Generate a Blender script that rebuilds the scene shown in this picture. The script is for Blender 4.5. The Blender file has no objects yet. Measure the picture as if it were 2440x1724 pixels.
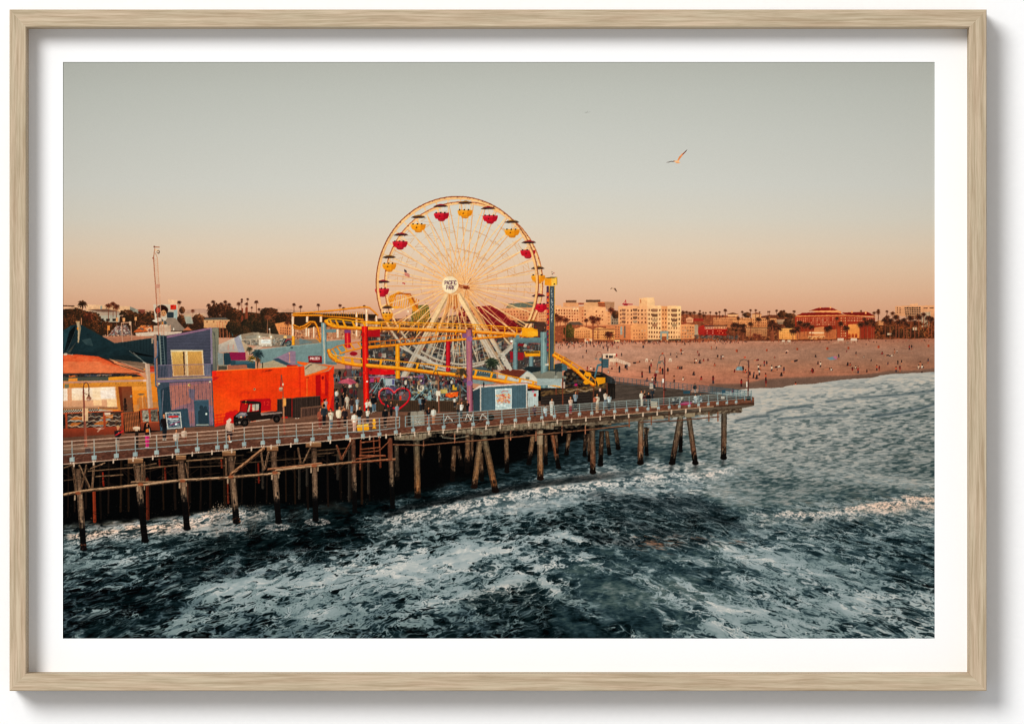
import bpy, math
import numpy as np

# ---------------------------------------------------------------- camera, light, exposure
PX = 0.0003                     # metres per photo pixel on the plane of the print
CAM_D = 4.0                     # camera distance from the print
scene = bpy.context.scene
cam_data = bpy.data.cameras.new('camera')
cam = bpy.data.objects.new('camera', cam_data)
scene.collection.objects.link(cam)
scene.camera = cam
cam.location = (0.0, 0.0, CAM_D)
cam_data.sensor_width = 36.0
cam_data.sensor_fit = 'HORIZONTAL'
cam_data.lens = 36.0 * CAM_D / (2440 * PX)
cam_data.clip_start = 0.05
cam_data.clip_end = 200.0

world = bpy.data.worlds.new('World')
scene.world = world
world.use_nodes = True
world.node_tree.nodes['Background'].inputs['Color'].default_value = (0.985, 0.99, 1.0, 1)
world.node_tree.nodes['Background'].inputs['Strength'].default_value = 0.47

lamp_data = bpy.data.lights.new('softbox_lamp', 'AREA')
lamp_data.shape = 'DISK'
lamp_data.size = 5.2
lamp_data.energy = 1240.0
lamp_data.color = (1.0, 0.995, 0.985)
lamp = bpy.data.objects.new('softbox_lamp', lamp_data)
scene.collection.objects.link(lamp)
lamp.location = (-5.3, 5.2, 9.6)
lamp.rotation_euler = (-lamp.location).to_track_quat('-Z', 'Y').to_euler()

scene.view_settings.view_transform = 'Standard'
scene.view_settings.look = 'None'
scene.view_settings.exposure = 0.0
scene.view_settings.gamma = 1.0
scene.view_settings.use_curve_mapping = False
scene.cycles.max_bounces = 6
scene.cycles.diffuse_bounces = 3
scene.cycles.use_denoising = True
scene.cycles.filter_width = 1.1

# ---------------------------------------------------------------- material helpers
def new_mat(name):
    m = bpy.data.materials.new(name)
    m.use_nodes = True
    nt = m.node_tree
    b = nt.nodes['Principled BSDF']
    return m, nt, b

def lin(h):
    c = np.array([int(h[i:i + 2], 16) for i in (0, 2, 4)]) / 255.0
    return np.where(c <= 0.04045, c / 12.92, ((c + 0.055) / 1.055) ** 2.4)

def noise_node(nt, coord, scale, detail, vec_scale=None, rough=0.5):
    n = nt.nodes.new('ShaderNodeTexNoise')
    n.inputs['Scale'].default_value = scale
    n.inputs['Detail'].default_value = detail
    n.inputs['Roughness'].default_value = rough
    if vec_scale:
        mp = nt.nodes.new('ShaderNodeMapping')
        mp.inputs['Scale'].default_value = vec_scale
        nt.links.new(coord, mp.inputs['Vector'])
        coord = mp.outputs['Vector']
    nt.links.new(coord, n.inputs['Vector'])
    return n

def mat_wall():
    m, nt, b = new_mat('white wall paint')
    tc = nt.nodes.new('ShaderNodeTexCoord')
    n = noise_node(nt, tc.outputs['Object'], 260, 4)
    r = nt.nodes.new('ShaderNodeValToRGB')
    r.color_ramp.elements[0].color = (0.90, 0.90, 0.90, 1)
    r.color_ramp.elements[1].color = (0.94, 0.94, 0.94, 1)
    nt.links.new(n.outputs['Fac'], r.inputs['Fac'])
    nt.links.new(r.outputs['Color'], b.inputs['Base Color'])
    bp = nt.nodes.new('ShaderNodeBump')
    bp.inputs['Strength'].default_value = 0.04
    bp.inputs['Distance'].default_value = 0.0005
    nt.links.new(n.outputs['Fac'], bp.inputs['Height'])
    nt.links.new(bp.outputs['Normal'], b.inputs['Normal'])
    b.inputs['Roughness'].default_value = 0.95
    b.inputs['Specular IOR Level'].default_value = 0.1
    return m

def mat_card():
    m, nt, b = new_mat('white mount board')
    tc = nt.nodes.new('ShaderNodeTexCoord')
    n = noise_node(nt, tc.outputs['Object'], 900, 3)
    r = nt.nodes.new('ShaderNodeValToRGB')
    r.color_ramp.elements[0].color = (0.925, 0.925, 0.925, 1)
    r.color_ramp.elements[1].color = (0.95, 0.95, 0.95, 1)
    nt.links.new(n.outputs['Fac'], r.inputs['Fac'])
    nt.links.new(r.outputs['Color'], b.inputs['Base Color'])
    b.inputs['Roughness'].default_value = 0.95
    b.inputs['Specular IOR Level'].default_value = 0.05
    return m

def mat_wood(seed):
    m, nt, b = new_mat('pale oak')
    tc = nt.nodes.new('ShaderNodeTexCoord')
    mp = nt.nodes.new('ShaderNodeMapping')
    mp.inputs['Location'].default_value = (seed * 3.17, seed * 1.31, seed * 0.77)
    nt.links.new(tc.outputs['Object'], mp.inputs['Vector'])
    co = mp.outputs['Vector']
    # gentle wander of the grain lines along the rail
    w = noise_node(nt, co, 1.0, 2, (14, 30, 30))
    wm = nt.nodes.new('ShaderNodeVectorMath'); wm.operation = 'MULTIPLY_ADD'
    wm.inputs[1].default_value = (0.0, 0.0035, 0.0035)
    nt.links.new(w.outputs['Color'], wm.inputs[0])
    nt.links.new(co, wm.inputs[2])
    co = wm.outputs['Vector']
    fine = noise_node(nt, co, 1.0, 5, (26, 640, 640), 0.7)
    mid = noise_node(nt, co, 1.0, 4, (12, 360, 360), 0.65)
    tint = noise_node(nt, co, 1.0, 3, (18, 170, 170))
    r1 = nt.nodes.new('ShaderNodeValToRGB')
    e = r1.color_ramp.elements
    e[0].position = 0.38; e[0].color = (*lin('b19b7e'), 1)
    e[1].position = 0.62; e[1].color = (*lin('d8c4a8'), 1)
    mx = nt.nodes.new('ShaderNodeMath'); mx.operation = 'ADD'
    s1 = nt.nodes.new('ShaderNodeMath'); s1.operation = 'MULTIPLY'; s1.inputs[1].default_value = 0.5
    s2 = nt.nodes.new('ShaderNodeMath'); s2.operation = 'MULTIPLY'; s2.inputs[1].default_value = 0.5
    nt.links.new(fine.outputs['Fac'], s1.inputs[0]); nt.links.new(mid.outputs['Fac'], s2.inputs[0])
    nt.links.new(s1.outputs[0], mx.inputs[0]); nt.links.new(s2.outputs[0], mx.inputs[1])
    nt.links.new(mx.outputs[0], r1.inputs['Fac'])
    r2 = nt.nodes.new('ShaderNodeValToRGB')
    e = r2.color_ramp.elements
    e[0].position = 0.35; e[0].color = (0.975, 1.0, 0.985, 1)
    e[1].position = 0.68; e[1].color = (1.02, 0.985, 0.975, 1)
    nt.links.new(tint.outputs['Fac'], r2.inputs['Fac'])
    mul = nt.nodes.new('ShaderNodeMix'); mul.data_type = 'RGBA'; mul.blend_type = 'MULTIPLY'
    mul.inputs['Factor'].default_value = 1.0
    nt.links.new(r1.outputs['Color'], mul.inputs['A']); nt.links.new(r2.outputs['Color'], mul.inputs['B'])
    sc = nt.nodes.new('ShaderNodeMix'); sc.data_type = 'RGBA'; sc.blend_type = 'MULTIPLY'
    sc.inputs['Factor'].default_value = 1.0
    sc.inputs['B'].default_value = (0.88, 0.88, 0.88, 1)
    nt.links.new(mul.outputs['Result'], sc.inputs['A'])
    nt.links.new(sc.outputs['Result'], b.inputs['Base Color'])
    bp = nt.nodes.new('ShaderNodeBump')
    bp.inputs['Strength'].default_value = 0.18
    bp.inputs['Distance'].default_value = 0.0003
    nt.links.new(fine.outputs['Fac'], bp.inputs['Height'])
    nt.links.new(bp.outputs['Normal'], b.inputs['Normal'])
    b.inputs['Roughness'].default_value = 0.6
    b.inputs['Specular IOR Level'].default_value = 0.2
    return m

def mat_ink():
    m, nt, b = new_mat('matt print ink')
    at = nt.nodes.new('ShaderNodeAttribute')
    at.attribute_name = 'ink'
    nt.links.new(at.outputs['Color'], b.inputs['Base Color'])
    b.inputs['Roughness'].default_value = 1.0
    b.inputs['Specular IOR Level'].default_value = 0.0
    return m

# ---------------------------------------------------------------- wall
def mesh_obj(name, verts, faces, mat, parent=None):
    me = bpy.data.meshes.new(name)
    me.from_pydata([tuple(v) for v in verts], [], faces)
    me.update()
    o = bpy.data.objects.new(name, me)
    scene.collection.objects.link(o)
    me.materials.append(mat)
    if parent is not None:
        o.parent = parent
    return o

Z_FRONT = 0.021
Z_WALL = -0.010
wall = mesh_obj('wall', [(-4, -3, Z_WALL), (4, -3, Z_WALL), (4, 3, Z_WALL), (-4, 3, Z_WALL)], [(0, 1, 2, 3)], mat_wall())
wall['kind'] = 'structure'

# ---------------------------------------------------------------- frame
root = bpy.data.objects.new('framed_print', None)
scene.collection.objects.link(root)
root.location = (0, 0, Z_WALL)
root['label'] = 'pale oak frame with white mount holding a photograph of a pier at sunset'
root['category'] = 'framed picture'

def wpt(px, py, z=0.0):
    """photo pixel -> world x, y for a point that lies at height z above the print"""
    k = (CAM_D - z) / CAM_D * PX
    return ((px - 1220) * k, (862 - py) * k)

ox0, oy1 = wpt(22.5, 23, Z_FRONT)
ox1, oy0 = wpt(2351, 1645, Z_FRONT)
ix0, iy1 = wpt(62.5, 65.5, Z_FRONT)
ix1, iy0 = wpt(2310, 1603.5, Z_FRONT)

def rail(length_out, length_in, width, depth, mat, loc, rot, off):
    """mitred rail: local X along it, outer face at y = 0, inner face at y = width; off shifts the inner edge"""
    e = 0.0006
    prof = [(0.0, 0.0), (0.0, depth - e), (e, depth), (width - e, depth), (width, depth - e), (width, 0.0)]
    def xs(y):
        t = y / width
        return t * off, length_out - t * (length_out - length_in - off)
    v, f = [], []
    for (y, z) in prof:
        a, c = xs(y)
        v += [(a, y, z), (c, y, z)]
    n = len(prof)
    for i in range(n):
        j = (i + 1) % n
        f.append((2 * i, 2 * i + 1, 2 * j + 1, 2 * j))
    f.append(tuple(2 * i for i in range(n)))
    f.append(tuple(2 * i + 1 for i in reversed(range(n))))
    o = mesh_obj('frame_rail', v, f, mat)
    o.parent = root
    o.location = (loc[0], loc[1], loc[2] - Z_WALL)
    o.rotation_euler = (0, 0, rot)
    return o

RZ = -0.0065
RD = Z_FRONT - RZ
W_out, H_out = ox1 - ox0, oy1 - oy0
W_in, H_in = ix1 - ix0, iy1 - iy0
rail(W_out, W_in, iy0 - oy0, RD, mat_wood(1), (ox0, oy0, RZ), 0, ix0 - ox0)                  # bottom
rail(W_out, W_in, oy1 - iy1, RD, mat_wood(2), (ox1, oy1, RZ), math.pi, ox1 - ix1)            # top
rail(H_out, H_in, ox1 - ix1, RD, mat_wood(3), (ox1, oy0, RZ), math.pi / 2, iy0 - oy0)        # right
rail(H_out, H_in, ix0 - ox0, RD, mat_wood(4), (ox0, oy1, RZ), -math.pi / 2, oy1 - iy1)       # left

card = mat_card()
# mount board with a window, print behind it
px0, py1 = wpt(150, 148)
px1, py0 = wpt(2227, 1520)
MT = 0.0007
mv = [(ix0, iy0, MT), (ix1, iy0, MT), (ix1, iy1, MT), (ix0, iy1, MT), (px0, py0, MT), (px1, py0, MT), (px1, py1, MT), (px0, py1, MT),
      (px0, py0, 0), (px1, py0, 0), (px1, py1, 0), (px0, py1, 0)]
mf = [(0, 1, 5, 4), (1, 2, 6, 5), (2, 3, 7, 6), (3, 0, 4, 7), (4, 5, 9, 8), (5, 6, 10, 9), (6, 7, 11, 10), (7, 4, 8, 11)]
o = mesh_obj('mount', mv, mf, card); o.parent = root; o.location = (0, 0, -Z_WALL)
# backing board closes the frame behind
bz0, bz1 = -0.0065, -0.003
bv = [(x, y, z) for z in (bz0, bz1) for (x, y) in ((ix0, iy0), (ix1, iy0), (ix1, iy1), (ix0, iy1))]
bf = [(3, 2, 1, 0), (4, 5, 6, 7), (0, 1, 5, 4), (1, 2, 6, 5), (2, 3, 7, 6), (3, 0, 4, 7)]
o = mesh_obj('backing_board', bv, bf, card); o.parent = root; o.location = (0, 0, -Z_WALL)
for cx in (ox0 + 0.02, ox1 - 0.02):
    for cy in (oy0 + 0.012, oy1 - 0.012):
        vs = [(cx + dx, cy + dy, z) for z in (Z_WALL + 0.0002, RZ - 0.0002) for dx, dy in ((-.004, -.004), (.004, -.004), (.004, .004), (-.004, .004))]
        o = mesh_obj('bumper_pad', vs, bf, card); o.parent = root; o.location = (0, 0, -Z_WALL)
#PAINT-BEGIN
# ---------------------------------------------------------------- the printed picture: a small paint engine
# The print is flat, so its picture is mixed as ink on one flat sheet: every printed thing is a patch of the sheet
# with its own mesh. Coordinates are those of the sheet, in steps of 0.3 mm.
BX, BY, BW, BH = 148, 146, 2084, 1378
buf = np.zeros((BH, BW, 3), np.float32)
idb = np.zeros((BH, BW), np.int32)
rng = np.random.default_rng(7)
parts = []                                   # (name, label)
cur = [0]
fr = [0.0, 0.0, 1.0]

def hx(c):
    if isinstance(c, str):
        return np.array([int(c[i:i + 2], 16) for i in (0, 2, 4)], np.float32) / 255.0
    return np.asarray(c, np.float32)
def mixc(a, b, t): return hx(a) * (1 - t) + hx(b) * t
def S(name, label=None):
    parts.append((name, label)); cur[0] = len(parts); return cur[0]
def use(i): cur[0] = i
def F(x, y, f): fr[0], fr[1], fr[2] = x, y, f
def tp(pts):
    p = np.asarray(pts, np.float32)
    return np.stack([fr[0] + p[:, 0] / fr[2] - BX, fr[1] + p[:, 1] / fr[2] - BY], 1)

def blend(x0, y0, a, col, alpha=1.0):
    """lay colour with coverage a (h, w) at x0, y0; colour: one, or a (top, bottom) pair"""
    h, w = a.shape
    a = a * alpha
    if isinstance(col, tuple) and len(col) == 2:
        t = np.linspace(0, 1, h, dtype=np.float32)[:, None, None]
        c = hx(col[0]) * (1 - t) + hx(col[1]) * t
    else:
        c = hx(col)
    s = buf[y0:y0 + h, x0:x0 + w]
    s += (c - s) * a[..., None]
    if cur[0]:
        idb[y0:y0 + h, x0:x0 + w][a > 0.45] = cur[0]

def bbox(x0, y0, x1, y1):
    x0 = max(int(math.floor(x0)) - 1, 0); y0 = max(int(math.floor(y0)) - 1, 0)
    x1 = min(int(math.ceil(x1)) + 2, BW); y1 = min(int(math.ceil(y1)) + 2, BH)
    return x0, y0, x1, y1

def cover(p):
    x0, y0, x1, y1 = bbox(p[:, 0].min(), p[:, 1].min(), p[:, 0].max(), p[:, 1].max())
    if x1 <= x0 or y1 <= y0: return None
    w, h = x1 - x0, y1 - y0
    acc = np.zeros((h, w), np.float32)
    q = np.roll(p, -1, 0)
    for sy in (0.17, 0.5, 0.83):
        Y = (np.arange(y0, y1) + sy)[:, None]
        for sx in (0.25, 0.75):
            X = (np.arange(x0, x1) + sx)[None, :]
            ins = np.zeros((h, w), bool)
            for (ax, ay), (bx_, by_) in zip(p, q):
                if ay == by_: continue
                c = (ay > Y) != (by_ > Y)
                if not c.any(): continue
                xi = np.where(c, (bx_ - ax) * (Y - ay) / (by_ - ay) + ax, -1e9)
                ins ^= X < xi
            acc += ins
    return x0, y0, acc / 6.0

def pg(pts, col, a=1.0):
    r = cover(tp(pts))
    if r: blend(r[0], r[1], r[2], col, a)
def rc(x0, y0, x1, y1, col, a=1.0): pg([(x0, y0), (x1, y0), (x1, y1), (x0, y1)], col, a)

def ln(pts, w, col, a=1.0, soft=0.0):
    """a stroke; w may be a (start, end) pair; soft blurs its edge (in sheet steps)"""
    p = tp(pts)
    w0, w1 = (w if isinstance(w, tuple) else (w, w))
    w0, w1 = w0 / fr[2], w1 / fr[2]
    m = len(p) - 1
    R = max(w0, w1) / 2 + 1 + soft
    x0, y0, x1, y1 = bbox(p[:, 0].min() - R, p[:, 1].min() - R, p[:, 0].max() + R, p[:, 1].max() + R)
    if x1 <= x0 or y1 <= y0: return
    big = (x1 - x0) * (y1 - y0) > 60000 and m > 1
    if big and a >= 0.999:
        for i in range(m):
            wa = (w0 + (w1 - w0) * i / m) * fr[2]; wb = (w0 + (w1 - w0) * (i + 1) / m) * fr[2]
            ln([pts[i], pts[i + 1]], (wa, wb), col, a, soft)
        return
    X = (np.arange(x0, x1) + 0.5)[None, :]; Y = (np.arange(y0, y1) + 0.5)[:, None]
    best = np.zeros((y1 - y0, x1 - x0), np.float32)
    for i in range(m):
        ax, ay = p[i]; bx_, by_ = p[i + 1]
        dx, dy = bx_ - ax, by_ - ay
        L2 = dx * dx + dy * dy + 1e-9
        t = np.clip(((X - ax) * dx + (Y - ay) * dy) / L2, 0, 1)
        d = np.hypot(X - ax - t * dx, Y - ay - t * dy)
        wd = w0 + (w1 - w0) * (i + t) / m
        thin = np.minimum(wd, 1.0)
        wd = np.maximum(wd, 1.0)
        c = np.clip((wd / 2 + 0.5 + soft - d) / (1 + 2 * soft), 0, 1) * thin
        best = np.maximum(best, c)
    blend(x0, y0, best, col, a)

def el(cx, cy, rx, ry, col, a=1.0, rot=0.0, soft=0.0):
    c = tp([(cx, cy)])[0]; rx, ry = max(rx / fr[2], 0.4), max(ry / fr[2], 0.4)
    R = max(rx, ry) + 1 + soft
    x0, y0, x1, y1 = bbox(c[0] - R, c[1] - R, c[0] + R, c[1] + R)
    if x1 <= x0 or y1 <= y0: return
    X = (np.arange(x0, x1) + 0.5)[None, :] - c[0]; Y = (np.arange(y0, y1) + 0.5)[:, None] - c[1]
    if rot:
        cs, sn = math.cos(rot), math.sin(rot)
        X, Y = X * cs + Y * sn, -X * sn + Y * cs
    r = np.sqrt((X / rx) ** 2 + (Y / ry) ** 2)
    s = min(rx, ry)
    cov = np.clip(((1 - r) * s + 0.5 + soft) / (1 + 2 * soft), 0, 1).astype(np.float32)
    blend(x0, y0, cov, col, a)

# ---- noise
_T = rng.random((256, 256)).astype(np.float32)
def vnoise(u, v, seed=0):
    ui = np.floor(u).astype(np.int32); vi = np.floor(v).astype(np.int32)
    fu = (u - ui).astype(np.float32); fv = (v - vi).astype(np.float32)
    fu = fu * fu * (3 - 2 * fu); fv = fv * fv * (3 - 2 * fv)
    ui = ui + seed * 37; vi = vi + seed * 91
    a = _T[vi & 255, ui & 255]; b = _T[vi & 255, (ui + 1) & 255]
    c = _T[(vi + 1) & 255, ui & 255]; d = _T[(vi + 1) & 255, (ui + 1) & 255]
    return (a + (b - a) * fu) * (1 - fv) + (c + (d - c) * fu) * fv
def fbm(u, v, o=4, seed=0, g=0.5):
    s = 0; amp = 1.0; tot = 0
    for i in range(o):
        s = s + amp * vnoise(u * 2 ** i + 17.3 * i, v * 2 ** i + 5.1 * i, seed + i); tot += amp; amp *= g
    return s / tot
_J = rng.random((256, 256, 2)).astype(np.float32)
def worley(u, v, seed=0):
    ui = np.floor(u).astype(np.int32); vi = np.floor(v).astype(np.int32)
    f1 = np.full(u.shape, 9.0, np.float32); f2 = f1.copy()
    for j in (-1, 0, 1):
        for i in (-1, 0, 1):
            cu, cv = ui + i, vi + j
            jt = _J[(cv + seed * 53) & 255, (cu + seed * 29) & 255]
            d = np.hypot(cu + jt[..., 0] - u, cv + jt[..., 1] - v).astype(np.float32)
            f2 = np.minimum(f2, np.maximum(f1, d)); f1 = np.minimum(f1, d)
    return f1, f2
def sst(a, b, x):
    t = np.clip((x - a) / (b - a), 0, 1); return t * t * (3 - 2 * t)

def texture(ids, amp, su, sv, seed=0, o=3, bounds=None):
    """mottle the patches ids: brightness noise with cell size su x sv"""
    ids = [ids] if isinstance(ids, int) else ids
    m = np.isin(idb, ids)
    if not m.any(): return
    ys, xs = np.where(m)
    n = fbm(xs / su, ys / sv, o, seed) - 0.5
    buf[ys, xs] *= (1 + 2 * amp * n)[:, None]

def stripes(pts, period, col, a, w, horiz=True, slope=0.0):
    """thin parallel lines inside a polygon"""
    r = cover(tp(pts))
    if not r: return
    x0, y0, c = r
    h, wd = c.shape
    X = np.arange(x0, x0 + wd)[None, :]; Y = np.arange(y0, y0 + h)[:, None]
    s = (Y - slope * X) if horiz else (X - slope * Y)
    ph = (s * fr[2] / period) % 1.0
    m = (ph < w).astype(np.float32)
    blend(x0, y0, c * m, col, a)

def mottle(pts, cols, n, rmin, rmax, a=0.8, flat=0.7):
    """small dabs inside a polygon"""
    P = tp(pts); r = cover(P)
    if not r: return
    x0, y0, c = r
    ys, xs = np.where(c > 0.5)
    if len(ys) == 0: return
    k = rng.integers(0, len(ys), n)
    sv = list(fr); F(BX, BY, 1.0)
    for i in k:
        rr = rng.uniform(rmin, rmax) / sv[2]
        el(x0 + xs[i], y0 + ys[i], rr, rr * flat * rng.uniform(0.6, 1.2), cols[rng.integers(len(cols))], a * rng.uniform(0.5, 1), rng.uniform(-0.6, 0.6))
    fr[:] = sv

def clutter(pts, cols, n, rmin, rmax, a=0.85, tall=1.0):
    """jumble of small things: posts, boards, bars, dots"""
    P = tp(pts); r = cover(P)
    if not r: return
    x0, y0, c = r
    ys, xs = np.where(c > 0.5)
    sv = list(fr); F(BX, BY, 1.0)
    for i in rng.integers(0, len(ys), n):
        x, y = x0 + xs[i], y0 + ys[i]; s = rng.uniform(rmin, rmax) / sv[2]; k = rng.random(); col = hx(cols[rng.integers(len(cols))]) * rng.uniform(.8, 1.15); al = a * rng.uniform(.55, 1)
        if k < .34: rc(x - s * .5, y - s * rng.uniform(.3, .9), x + s * .5, y + s * .4, col, al)
        elif k < .60: ln([(x, y - s * 1.1), (x + rng.uniform(-.4, .4) * s, y + s * 1.1)], max(.9, s * .22), col, al)
        elif k < .80: ln([(x - s, y + rng.uniform(-.5, .5) * s), (x + s, y + rng.uniform(-.5, .5) * s)], max(.9, s * .25), col, al)
        else: el(x, y, s * .4, s * .35, col, al)
    fr[:] = sv

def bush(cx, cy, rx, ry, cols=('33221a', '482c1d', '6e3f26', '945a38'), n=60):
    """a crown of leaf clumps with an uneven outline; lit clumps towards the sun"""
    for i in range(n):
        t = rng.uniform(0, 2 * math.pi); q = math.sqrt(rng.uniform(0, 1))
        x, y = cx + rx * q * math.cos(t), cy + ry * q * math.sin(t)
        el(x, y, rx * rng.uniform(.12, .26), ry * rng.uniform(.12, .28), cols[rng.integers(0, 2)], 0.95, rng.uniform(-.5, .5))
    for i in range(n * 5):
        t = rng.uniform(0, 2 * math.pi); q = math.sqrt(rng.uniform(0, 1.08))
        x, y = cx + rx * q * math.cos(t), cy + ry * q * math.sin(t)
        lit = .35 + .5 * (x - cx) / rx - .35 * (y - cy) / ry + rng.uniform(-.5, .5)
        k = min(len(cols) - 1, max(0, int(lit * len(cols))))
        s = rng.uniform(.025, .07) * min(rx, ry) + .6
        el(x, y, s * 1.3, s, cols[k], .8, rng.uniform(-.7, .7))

def palm(x, y, r, yb, c1='38211a', c2='6d3a26', tr='6b3d2c', lean=0.0, tw=None, n=15):
    """fan palm: crown centre x, y, radius r, trunk down to yb"""
    if yb > y: ln([(x + lean, yb), (x, y)], (tw or r * .16, (tw or r * .16) * .7), tr)
    for i in range(n):
        t = math.pi * 2 * (i + rng.uniform(-.3, .3)) / n
        L = r * rng.uniform(.78, 1.08)
        dx, dy = math.cos(t) * L, math.sin(t) * L * .85
        mid = (x + dx * .55, y + dy * .55 - r * .10)
        tip = (x + dx, y + dy + r * .16)
        ln([(x, y), mid, tip], (r * .30, r * .05), c1 if rng.random() < .62 else c2, .95)
    for i in range(int(n * 1.2)):
        t = rng.uniform(0, 2 * math.pi); q = rng.uniform(.2, .8) * r
        el(x + math.cos(t) * q, y + math.sin(t) * q * .8, r * .10, r * .07, c2 if rng.random() < .5 else c1, .8)
    el(x, y + r * .05, r * .28, r * .24, c1)

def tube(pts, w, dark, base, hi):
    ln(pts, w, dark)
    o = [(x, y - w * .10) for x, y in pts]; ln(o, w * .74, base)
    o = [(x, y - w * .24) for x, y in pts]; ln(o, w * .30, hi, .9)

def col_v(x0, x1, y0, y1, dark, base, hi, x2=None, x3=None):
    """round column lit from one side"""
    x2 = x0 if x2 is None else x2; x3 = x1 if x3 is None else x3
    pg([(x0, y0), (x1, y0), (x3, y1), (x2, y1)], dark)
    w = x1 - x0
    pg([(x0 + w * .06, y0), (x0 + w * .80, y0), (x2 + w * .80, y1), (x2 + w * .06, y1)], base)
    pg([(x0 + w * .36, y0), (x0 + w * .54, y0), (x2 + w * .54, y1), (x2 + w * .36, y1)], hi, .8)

def windows(quad, nx, ny, col, fw=.5, fh=.55, a=1.0, jit=0.25, skip=0.0, alt=None):
    """rows of windows on a facade quad (tl, tr, br, bl)"""
    (ax, ay), (bx_, by_), (cx, cy), (dx, dy) = quad
    def at(u, v):
        return ((ax + (bx_ - ax) * u) * (1 - v) + (dx + (cx - dx) * u) * v, (ay + (by_ - ay) * u) * (1 - v) + (dy + (cy - dy) * u) * v)
    for j in range(ny):
        for i in range(nx):
            if rng.random() < skip: continue
            u0 = (i + .5 - fw / 2) / nx; u1 = (i + .5 + fw / 2) / nx
            v0 = (j + .5 - fh / 2) / ny; v1 = (j + .5 + fh / 2) / ny
            c = col if (alt is None or rng.random() < .7) else alt
            pg([at(u0, v0), at(u1, v0), at(u1, v1), at(u0, v1)], hx(c) * (1 + rng.uniform(-jit, jit)), a)

# ---- stroke lettering
GLYPH = {
 'P': [[(0, 1), (0, 0), (.75, 0), (1, .15), (1, .38), (.75, .53), (0, .53)]],
 'A': [[(0, 1), (.5, 0), (1, 1)], [(.2, .66), (.8, .66)]],
 'C': [[(1, .2), (.8, 0), (.2, 0), (0, .2), (0, .8), (.2, 1), (.8, 1), (1, .8)]],
 'I': [[(.5, 0), (.5, 1)]],
 'F': [[(0, 1), (0, 0), (1, 0)], [(0, .5), (.8, .5)]],
 'R': [[(0, 1), (0, 0), (.75, 0), (1, .15), (1, .38), (.75, .53), (0, .53)], [(.5, .53), (1, 1)]],
 'K': [[(0, 0), (0, 1)], [(1, 0), (0, .6)], [(.3, .45), (1, 1)]],
 'Z': [[(0, 0), (1, 0), (0, 1), (1, 1)]],
 'E': [[(1, 0), (0, 0), (0, 1), (1, 1)], [(0, .5), (.8, .5)]],
 'S': [[(1, .12), (.8, 0), (.2, 0), (0, .2), (.2, .47), (.8, .53), (1, .78), (.8, 1), (.2, 1), (0, .88)]],
 '1': [[(.1, .25), (.55, 0), (.55, 1)]],
 '2': [[(0, .2), (.2, 0), (.8, 0), (1, .2), (1, .4), (0, 1), (1, 1)]],
 '6': [[(.9, .1), (.5, 0), (.1, .2), (0, .6), (.15, .95), (.6, 1), (.95, .85), (.95, .6), (.6, .48), (.1, .6)]],
}
def text(s, x, y, w, h, gap, sw, col, slant=0.0):
    for ch in s:
        g = w * (.35 if ch == 'I' else 1.0)
        for st in GLYPH.get(ch, []):
            ln([(x + px * g, y + py * h + slant * (x + px * g)) for px, py in st], sw, col)
        x += g + gap

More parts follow.
